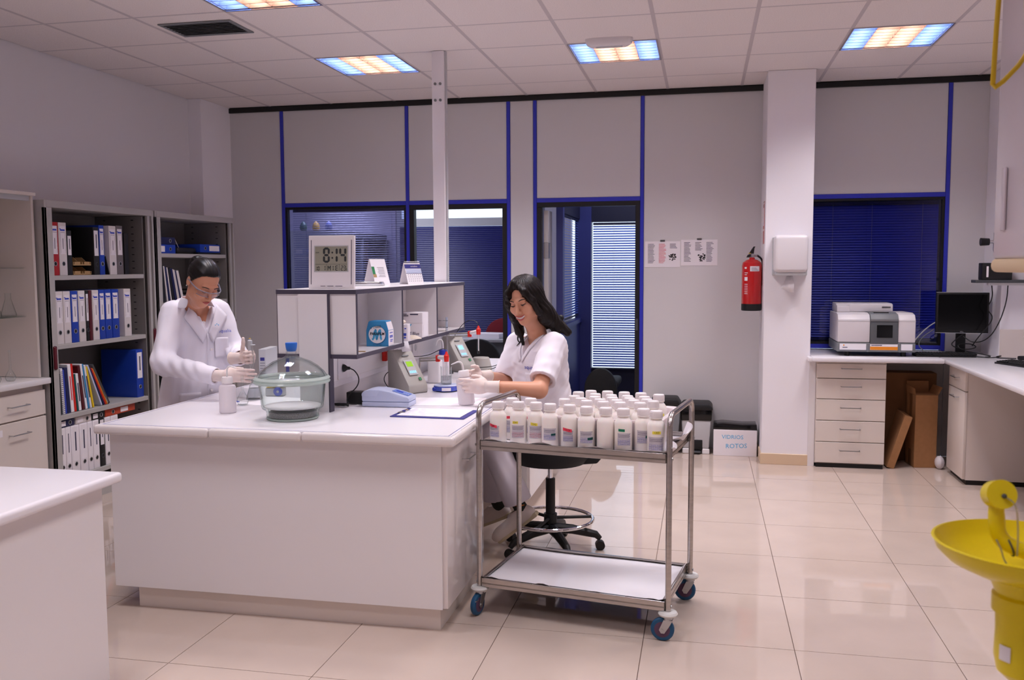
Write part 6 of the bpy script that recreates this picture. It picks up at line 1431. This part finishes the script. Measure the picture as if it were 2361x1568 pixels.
# gloved hands: right steadies the flask, left works the pipette
cR = [(.05, .18, .12), (.10, .22, .15), (.16, .28, .18), (.25, .35, .2)]
make_hand(W1, (-2.452, 4.298, .990), (1, .015, .02), (0, .25, 1), cR, .02, [(.6, .25, -.75), (.85, .05, -.4), (.95, 0, -.1)])
cL = [(1.25, 1.55, .75), (1.3, 1.55, .75), (1.3, 1.55, .75), (1.3, 1.5, .7)]
make_hand(W1, (-2.425, 4.425, 1.072), (1, -.12, .10), (-.12, 0, 1), cL, .0, [(.45, .85, -.25), (.30, 1, -.10), (.10, 1, .0)], flip=True)
pi = thing('pipette', 'white micropipette with clear tip held in the raised glove', 'pipette', (-2.352, 4.392, .935))
obj('handle', B().lathe([(0,.10),(.009,.10),(.011,.115),(.0115,.19),(.013,.205),(.0125,.232),(.006,.236),(0,.237)], n=20), 'light_grey', pi)
obj('finger_hook', B().box(-.004, .026, -.012, .012, .207, .212, .002, 1), 'light_grey', pi); obj('plunger', B().cyl((0,0,.236), (0,0,.243), .005, n=12), 'light_grey', pi); obj('plunger_band', B().cyl((0,0,.243), (0,0,.2455), .0055, n=12), 'yellow', pi)
obj('shaft', B().cyl((0,0,.050), (0,0,.10), .0035, .006, n=14), 'light_grey', pi); obj('ejector_bar', B().tube([(.014,0,.20),(.020,0,.12),(.006,0,.075)], .0022, 8), 'light_grey', pi)
obj('tip', B().cyl((0,0,-.005), (0,0,.052), .0012, .0038, n=12), 'clear_plastic', pi)
# legs under the coat
def legs1(P):
    d = None
    for s_ in (-1, 1):
        h = bf.w((s_*.085, .01, -.40)); k = bf.w((s_*.085, .0, -.74)); a = bf.w((s_*.09, .02, -1.12)); e = smin(cap_(P, h, k, .085, .062), cap_(P, k, a, .062, .052), .03); d = e if d is None else smin(d, e, .02)
    return d
obj('trousers', surface(legs1, bf.o+npv((-.3, -.3, -1.17)), bf.o+npv((.3, .3, -.3)), .009, 'trousers'), 'trouser', W1)
for s_ in (-1, 1): 
    a = bf.w((s_*.09, .03, -1.2)); obj('shoe', surface(lambda P: smax(smin(ell_(bf.loc(P), (s_*.09, -.03, -1.165), (.045, .13, .05)), ell_(bf.loc(P), (s_*.09, .03, -1.13), (.045, .06, .06)), .03), -(P[:, 2]-.001), .004), a-.2, a+.2, .006, 'shoe'), 'shoe', W1)
# ---------------------------------------------------------------- seated woman in white scrubs
W2 = thing('person', 'seated smiling person in white scrubs with long dark hair holding a bottle', 'person', (0,0,0))
b2f = Frame((-.845, 4.775, 1.02), math.radians(-46))
h2 = Frame((-.918, 4.672, 1.378), math.radians(-17), math.radians(16), math.radians(-9))
L2S, R2S = npv((-.760, 4.655, 1.150)), npv((-1.000, 4.885, 1.135))
L2E, L2W = npv((-.800, 4.432, .935)), npv((-1.006, 4.354, .957))
R2E, R2W = npv((-1.065, 4.82, .925)), npv((-1.105, 4.575, .982))
N2 = npv((-.868, 4.752, 1.195))
def arms2(P, g=0.):
    d = smin(cap_(P, L2S, L2E, .036+g, .040+g), cap_(P, L2E, L2W, .041+g, .0285+g), .02); e = smin(cap_(P, R2S, R2E, .036+g, .040+g), cap_(P, R2E, R2W, .041+g, .027+g), .02)
    return np.minimum(d, e)
def body2(P):
    d = head_d(h2.loc(P), True); d = smin(d, cap_(P, h2.w((0, .028, -.060)), N2, .046, .052), .025); d = smin(d, cap_(P, h2.w((0, -.045, -.085)), h2.w((0, -.015, -.125)), .028, .033), .03)
    d = smin(d, ell_(b2f.loc(P), (0, 0, -.02), (.125, .078, .17)), .03); d = smin(d, cap_(P, L2S, R2S, .034), .02)
    return smin(d, arms2(P), .02)
obj('body', surface(body2, (-1.28, 4.28, .80), (-.60, 5.04, 1.53), .0034, 'body'), 'skin_b', W2)
def scrub(P):
    Q = b2f.loc(P)
    d = torso(Q, [(-.36, .195, .165, .015), (-.25, .185, .150, .005), (-.10, .165, .125, .0), (.02, .172, .125, -.012), (.09, .168, .112, -.004), (.14, .135, .092, .008), (.175, .080, .068, .018)])
    a = L2S+(L2E-L2S)*.80; c = R2S+(R2E-R2S)*.86
    s1 = cap_(P, L2S+npv((0, .0, -.005)), a, .066, .072); u = (L2E-L2S)/np.linalg.norm(L2E-L2S); s1 = np.maximum(s1, (P-a)@u-.0)
    s2 = cap_(P, R2S+npv((0, 0, -.005)), c, .066, .068); v = (R2E-R2S)/np.linalg.norm(R2E-R2S); s2 = np.maximum(s2, (P-c)@v)
    d = smin(smin(d, s1, .045), s2, .045)
    d = d+.0034*wob(P*npv((1, 1, .5)), 32, 5)+.0024*wob(P, 58, 6)
    d = np.maximum(d, -np.maximum(cap_(P, L2S+u*.06, L2E+u*.05, .050), -((P-a)@u+.012))); d = np.maximum(d, -np.maximum(cap_(P, R2S+v*.06, R2E+v*.05, .050), -((P-c)@v+.012)))
    z, x, y = Q[:, 2], np.abs(Q[:, 0]), Q[:, 1]
    d = np.maximum(d, -np.maximum((.055+x*2.1-z)*.43, y)); d = np.maximum(d, -cap_(P, N2-npv((0, 0, .015)), h2.w((0, .028, -.05)), .057, .062))
    return d
obj('scrub_top', surface(scrub, (-1.20, 4.32, .62), (-.54, 5.08, 1.24), .0050, 'scrub_top'), 'scrub', W2)
fw2 = b2f.d((0, -1, 0)); lf2 = b2f.d((1, 0, 0))
for s_ in (-1, 1):
    vs, fs = grid_patch([b2f.w((s_*.001, -.4, .040)), b2f.w((s_*.066, -.4, .172)), b2f.w((s_*.088, -.4, .165)), b2f.w((s_*.016, -.4, .025))], 10, 3); decal(scrub, vs, fs, -fw2, .003, 'neck_band', 'scrub', W2, .003)
vs, fs = grid_patch([b2f.w((.035, -.4, -.13)), b2f.w((.135, -.4, -.13)), b2f.w((.135, -.4, -.025)), b2f.w((.035, -.4, -.025))], 8, 8); decal(scrub, vs, fs, -fw2, .0022, 'breast_pocket', 'scrub', W2, .0025)
cloth_text('aqualia', .030, b2f.w((.075, -.4, .004)), lf2, (0, 0, 1), scrub, fw2, 'ink_blue', W2)
# long hair with a side parting
def hair2(P):
    Q = h2.loc(P); x, y, z = Q[:, 0], Q[:, 1], Q[:, 2]
    d = ell_(Q, (0, .018, .036), (.090, .106, .096))
    d = smin(d, cap_(Q, (.062, .020, .03), (.078, .030, -.115), .036, .044), .03)           # subject's left: thick fall beside the cheek
    d = smin(d, cap_(Q, (.078, .035, -.09), (.105, .050, -.190), .042, .024), .03); d = smin(d, cap_(Q, (.085, .05, -.12), (.150, .085, -.235), .036, .018), .03)
    d = smin(d, cap_(Q, (0, .075, .03), (.03, .095, -.15), .065, .052), .04); d = smin(d, cap_(Q, (.05, .09, -.10), (.135, .105, -.235), .040, .016), .03)
    d = smin(d, cap_(Q, (-.066, .0, .03), (-.084, -.012, -.085), .026, .024), .025); d = smin(d, cap_(Q, (-.084, .0, -.08), (-.086, -.012, -.165), .024, .018), .02); d = smin(d, cap_(Q, (-.082, .01, -.14), (-.074, -.02, -.235), .018, .007), .02)
    for s_, x0 in ((1, .0), (-1, -.004)):                                                  # hair swept from the parting to both temples
        d = smin(d, cap_(Q, (x0, -.062, .112), (s_*.046, -.079, .066), .012, .014), .02); d = smin(d, cap_(Q, (s_*.046, -.079, .066), (s_*.071, -.058, .005), .014, .016), .02); d = smin(d, cap_(Q, (s_*.071, -.058, .005), (s_*.079, -.038, -.07), .016, .018), .02)
    face = np.minimum(ell_(Q, (-.002, -.125, -.022), (.060, .078, .098)), ell_(Q, (-.001, -.125, .042), (.044, .072, .054))); d = smax(d, -face, .008)
    ang = np.arctan2(x, -(y-.02)); d = d+.0018*np.sin(ang*34+z*26+5*np.sin(z*22)+3*np.sin(x*40))+.0010*np.sin(ang*80+z*40)
    return d-.002*0
obj('hair', surface(hair2, h2.o+npv((-.22, -.20, -.32)), h2.o+npv((.28, .26, .17)), .0036, 'hair'), 'hair_brown', W2)
rndh = random.Random(5)
for k in range(16):
    s_ = 1 if k % 3 else -1; x0 = s_*(.055+.03*rndh.random()); y0 = .02+.05*rndh.random(); L = .19+.07*rndh.random()
    pts = [(x0, y0-.02, -.06), (x0+s_*.02, y0-.01, -.11), (x0+s_*(.015+.03*rndh.random()), y0, -.16), (x0+s_*(.03+.03*rndh.random()), y0+.01*rndh.random(), -L), (x0+s_*(.02+.05*rndh.random()), y0-.005, -L-.025)]
    face_tube(h2, pts, [.010, .009, .007, .004, .001], 'hair_brown', W2, 'hair_lock')
obj('hair_tie', B().ball(h2.w((.125, .10, -.155)), .016, .014, .018), 'black', W2)
for s_ in (-1, 1):
    face_tube(h2, [(s_*.014, -.0965, .0205), (s_*.033, -.0945, .0275), (s_*.052, -.079, .022)], [.0014, .0026, .001], 'brow', W2, 'eyebrow')
    face_tube(h2, [(s_*.017, -.0905, -.001), (s_*.031, -.0955, -.0035), (s_*.045, -.0855, .001)], [.0012, .0030, .0014], 'brow', W2, 'eyelashes')
    face_tube(h2, [(s_*.020, -.090, -.006), (s_*.031, -.0938, -.0085), (s_*.042, -.086, -.0055)], [.0005, .0009, .0005], 'brow', W2, 'eyelashes')
md = lambda x: .022*(x/.03)**2*.45
mo_ = obj('mouth', B().add([h2.w(p) for p in [(x, -.1030+.20*abs(x)**1.25*1.6, -.0640+md(x)) for x in np.linspace(-.026, .026, 11)]+[(x, -.1020+.20*abs(x)**1.25*1.6, -.0735+md(x)*1.5) for x in np.linspace(-.026, .026, 11)]], [(q, q+1, q+12, q+11) for q in range(10)]).mesh('mouth', 80), 'teeth', W2)
obj('upper_lip', B().tube([h2.w((x, -.1040+.20*abs(x)**1.25*1.6, -.0615+md(x))) for x in np.linspace(-.029, .029, 9)], [.001,.0024,.0032,.0036,.0032,.0036,.0032,.0024,.001], 8), 'lip_b', mo_); obj('lower_lip', B().tube([h2.w((x, -.1035+.20*abs(x)**1.25*1.6, -.0775+md(x)*1.55)) for x in np.linspace(-.027, .027, 9)], [.001,.0028,.0040,.0046,.0048,.0046,.0040,.0028,.001], 8), 'lip_b', mo_)
# gloved hands round the wash bottle
cA = [(.25, .35, .25), (.30, .40, .28), (.35, .45, .3), (.45, .5, .35)]
make_hand(W2, (-1.048, 4.344, .958), (-1, -.14, .03), (-.10, .1, 1), cA, .035, [(.75, .45, -.55), (.85, .15, -.5), (.9, 0, -.4)], flip=True)
make_hand(W2, (-1.128, 4.535, .985), (-.55, -.75, .05), (-.15, 0, 1), [(.55, .6, .4)]*4, .02, [(.7, .5, -.5), (.9, .2, -.3), (.9, 0, -.2)])
wash_bottle('white wash bottle held by the seated woman', (-1.163, 4.385, WT+.0045), .042, .135, rot=(0, -.10, 0), tube=[(0,0,.168),(0,0,.195),(-.006,0,.212),(-.022,0,.218),(-.040,0,.212),(-.060,0,.206)])
# trousers, socks, shoes
HP = npv((-.80, 4.83, .72))
KL, AL = npv((-1.100, 4.625, .655)), npv((-.955, 4.650, .300)); KR, AR = npv((-1.19, 4.83, .655)), npv((-1.130, 4.880, .250))
def legs2(P):
    d = ell_(P, HP+npv((.0, .0, .02)), (.17, .17, .105)); u = None
    for h, k, a in ((HP+npv((.03, -.09, 0)), KL, AL), (HP+npv((-.03, .09, 0)), KR, AR)):
        e = smin(cap_(P, h, k, .090, .074), cap_(P, k, a, .072, .074), .03); d = smin(d, e, .03)
        t = (a-k)/np.linalg.norm(a-k); d = np.maximum(d, -np.maximum(np.linalg.norm(P-a, axis=1)-.16, -((P-a)@t-.0)) if False else d*0-9) if False else d
    d = d+.003*wob(P, 38, 8)
    for k, a in ((KL, AL), (KR, AR)):
        t = (a-k)/np.linalg.norm(a-k); d = np.maximum(d, np.where(np.linalg.norm(P-a, axis=1) < .17, (P-a)@t, -1))
    return d
obj('trousers', surface(legs2, (-1.34, 4.48, .20), (-.58, 5.06, .86), .0062, 'trousers'), 'trouser', W2)
def shoe_mesh(heel, toe, nm):
    heel = npv(heel); toe = npv(toe); x = (toe-heel); L = np.linalg.norm(x); x /= L; s_ = np.cross((0, 0, 1), x); s_ /= np.linalg.norm(s_); u = np.cross(x, s_); M = np.stack([x, s_, u], 1)
    def f(P):
        q = (P-heel)@M; d = smin(ell_(q, (.045, 0, .045), (.062, .040, .050)), ell_(q, (.16, 0, .028), (.095, .044, .036)), .05); d = smin(d, cap_(q, (.0, 0, .02), (.20, 0, .015), .034, .036), .03)
        d = smax(d, -ell_(q, (.045, 0, .105), (.040, .030, .045)), .008); return smax(d, -q[:, 2], .004)
    o = obj('shoe', surface(f, heel-.12, heel+.30*np.abs(x)*0+.30, .0052, 'shoe') if False else surface(f, np.minimum(heel, toe)-.10, np.maximum(heel, toe)+.12, .0052, 'shoe'), 'shoe', W2)
    so_ = B().prism([(-.035,-.030),(.10,-.038),(.19,-.042),(.235,-.02),(.235,.02),(.19,.042),(.10,.038),(-.035,.030)], 'z', -.014, .010, .006); so_.v = [tuple(heel+M@npv(v)) for v in so_.v]; obj('sole', so_, 'shoe_sole', o)
    return o
shoe_mesh((-.880, 4.648, .225), (-1.035, 4.648, .100), 'shoe'); shoe_mesh((-1.075, 4.90, .150), (-1.24, 4.93, .075), 'shoe')
obj('sock', B().tube([AL+npv((-.02, 0, .06)), AL+npv((.0, 0, -.01)), npv((-.925, 4.648, .245))], [.036, .036, .038], 16), 'sock', W2); obj('sock', B().tube([AR+npv((0, 0, .06)), AR, npv((-1.11, 4.905, .19))], [.036, .036, .038], 16), 'sock', W2)
obj('sock_stripe', B().torus(AL+npv((.002, 0, -.012)), .0375, .004, 24, 6), 'orange_sock', W2)
# ---------------------------------------------------------------- near right: stub wall, wall cabinet, shower pull, eyewash
struct('wall_stub_right', B().box(1.08, 1.20, WF, 2.48, 0, CZ-.001), 'wall_paint', 'short side wall beside the camera carrying the eyewash', 'wall')
nc = thing('wall_cabinet', 'glossy white wall cabinet cut off by the right edge', 'cabinet', (.705, 1.25, 1.535))
obj('body', B().box(.0, .374, 0, 1.22, .03, 1.05, .012, 3), 'near_cabinet', nc); obj('bottom_rim', B().box(-.004, .374, -.004, 1.224, .0, .034, .014, 3), 'near_edge', nc)
obj('handle_strip', B().box(-.006, 0, 1.12, 1.15, .10, .25, .003, 2), 'near_cabinet', nc)
rd = thing('shower_pull', 'yellow triangular pull rod of the emergency shower', 'pull handle', (.60, 2.12, 2.60))
obj('rod', B().tube([(.02,0,.38),(.012,0,-.2),(-.008,0,-.662),(.0,.0,-.676),(.055,.0,-.615),(.06,.0,-.58),(.018,0,.0)], .0052, 10, smooth=1), 'yellow_rod', rd); obj('coupling', B().cyl((.016,0,-.42), (.019,0,-.33), .011, n=14), 'chrome', rd)
obj('ceiling_rose', B().cyl((.02,0,.38), (.02,0,.423), .03, n=20), 'chrome', rd)
ey = thing('eyewash_station', 'yellow emergency eyewash bowl with capped nozzles', 'eyewash', (.513, 1.555, -.022))
R_ = .138
obj('bowl', B().lathe([(0.0120,1.0722),(0.0400,1.0729),(0.0850,1.0840),(0.1180,1.1001),(0.1340,1.1163),(0.1380,1.1299),(0.1410,1.1318),(0.1360,1.1330),(0.1280,1.1175),(0.1100,1.1032),(0.0800,1.0890),(0.0400,1.0791),(0.0120,1.0778)], n=64), 'yellow_plastic', ey)
obj('bowl_neck', B().lathe([(0,1.074),(.056,1.081),(.052,1.068),(.045,1.050),(.049,1.046),(.049,1.020),(0,1.020)], n=36), 'yellow_plastic', ey)
obj('drain_trap', B().lathe([(0,1.020),(.043,1.020),(.042,.985),(.043,.945),(.038,.920),(.024,.907),(0,.904)], n=36), 'yellow_plastic', ey)
obj('drain_pipe', B().tube([(.02,0,.95),(.12,-.02,.91),(.30,-.05,.87),(.578,-.05,.87)], .018, 14, smooth=2), 'yellow_plastic', ey)
obj('trap_clamp', B().torus((.06,-.01,.938), .022, .003, 24, 6, Matrix.Rotation(1.3, 4, 'Y')), 'dark_grey', ey)
obj('supply_arm', B().tube([(-.048,.0,1.180),(-.045,0,1.140),(-.020,-.006,1.122),(.06,-.02,1.108),(.14,-.035,1.085),(.20,-.045,1.12),(.578,-.05,1.12)], .0125, 14, smooth=2), 'yellow_plastic', ey)
for x, y, z in ((-.048,0,1.188), (.052,-.055,1.178)):
    nz = obj('nozzle_head', B().cyl((x, y+.012, z+.018), (x+.002, y-.018, z+.026), .022, .023, n=28), 'yellow_plastic', ey); obj('nozzle_stem', B().cyl((x, y, z-.02), (x, y, z+.01), .012, n=16), 'yellow_plastic', nz)
    obj('cap_lug', B().ball((x+.004, y-.022, z+.024), .004), 'dark_grey', nz)
obj('second_arm', B().tube([(.052,-.055,1.165),(.055,-.05,1.12),(.09,-.04,1.098)], .0125, 12, smooth=1), 'yellow_plastic', ey)
def chain(pts, n, nm='bead_chain'):
    P = [Vector(p) for p in pts]; b = B(); seg = []
    for _ in range(3):
        Q = [P[0]]
        for a, c in zip(P[:-1], P[1:]): Q += [a*.75+c*.25, a*.25+c*.75]
        P = Q+[P[-1]]
    L = [0]
    for a, c in zip(P[:-1], P[1:]): L.append(L[-1]+(c-a).length)
    for q in range(n):
        s_ = L[-1]*q/(n-1); k = max(i for i in range(len(L)) if L[i] <= s_+1e-9); k = min(k, len(P)-2); t = (s_-L[k])/max(L[k+1]-L[k], 1e-9); b.ball(P[k].lerp(P[k+1], min(t, 1)), .0017, n=6, m=4)
    o = obj(nm, b, 'zinc', ey); o['kind'] = 'stuff'; return o
chain([(-.044,-.022,1.211),(-.028,-.03,1.203),(-.024,-.03,1.155),(-.022,-.022,1.118)], 30)
chain([(-.05,-.014,1.138),(-.045,-.022,1.125),(-.040,-.018,1.108),(-.03,-.02,1.094)], 18)
for x in (-.028, .02): obj('hose_clip', B().torus((x, -.006-.1*max(x, 0), 1.126-.18*max(x+.028, 0)), .0145, .0016, 24, 6, Matrix.Rotation(1.25, 4, 'Y')), 'dark_grey', ey)
obj('maker_sticker', B().add(*patch(-.010, .010, .945, .970, .0446, -PI*.80)), 'paper', ey)
obj('wall_bracket', B().box(.56, .582, -.10, .0, .78, 1.08, .004, 1), 'yellow_plastic', ey)
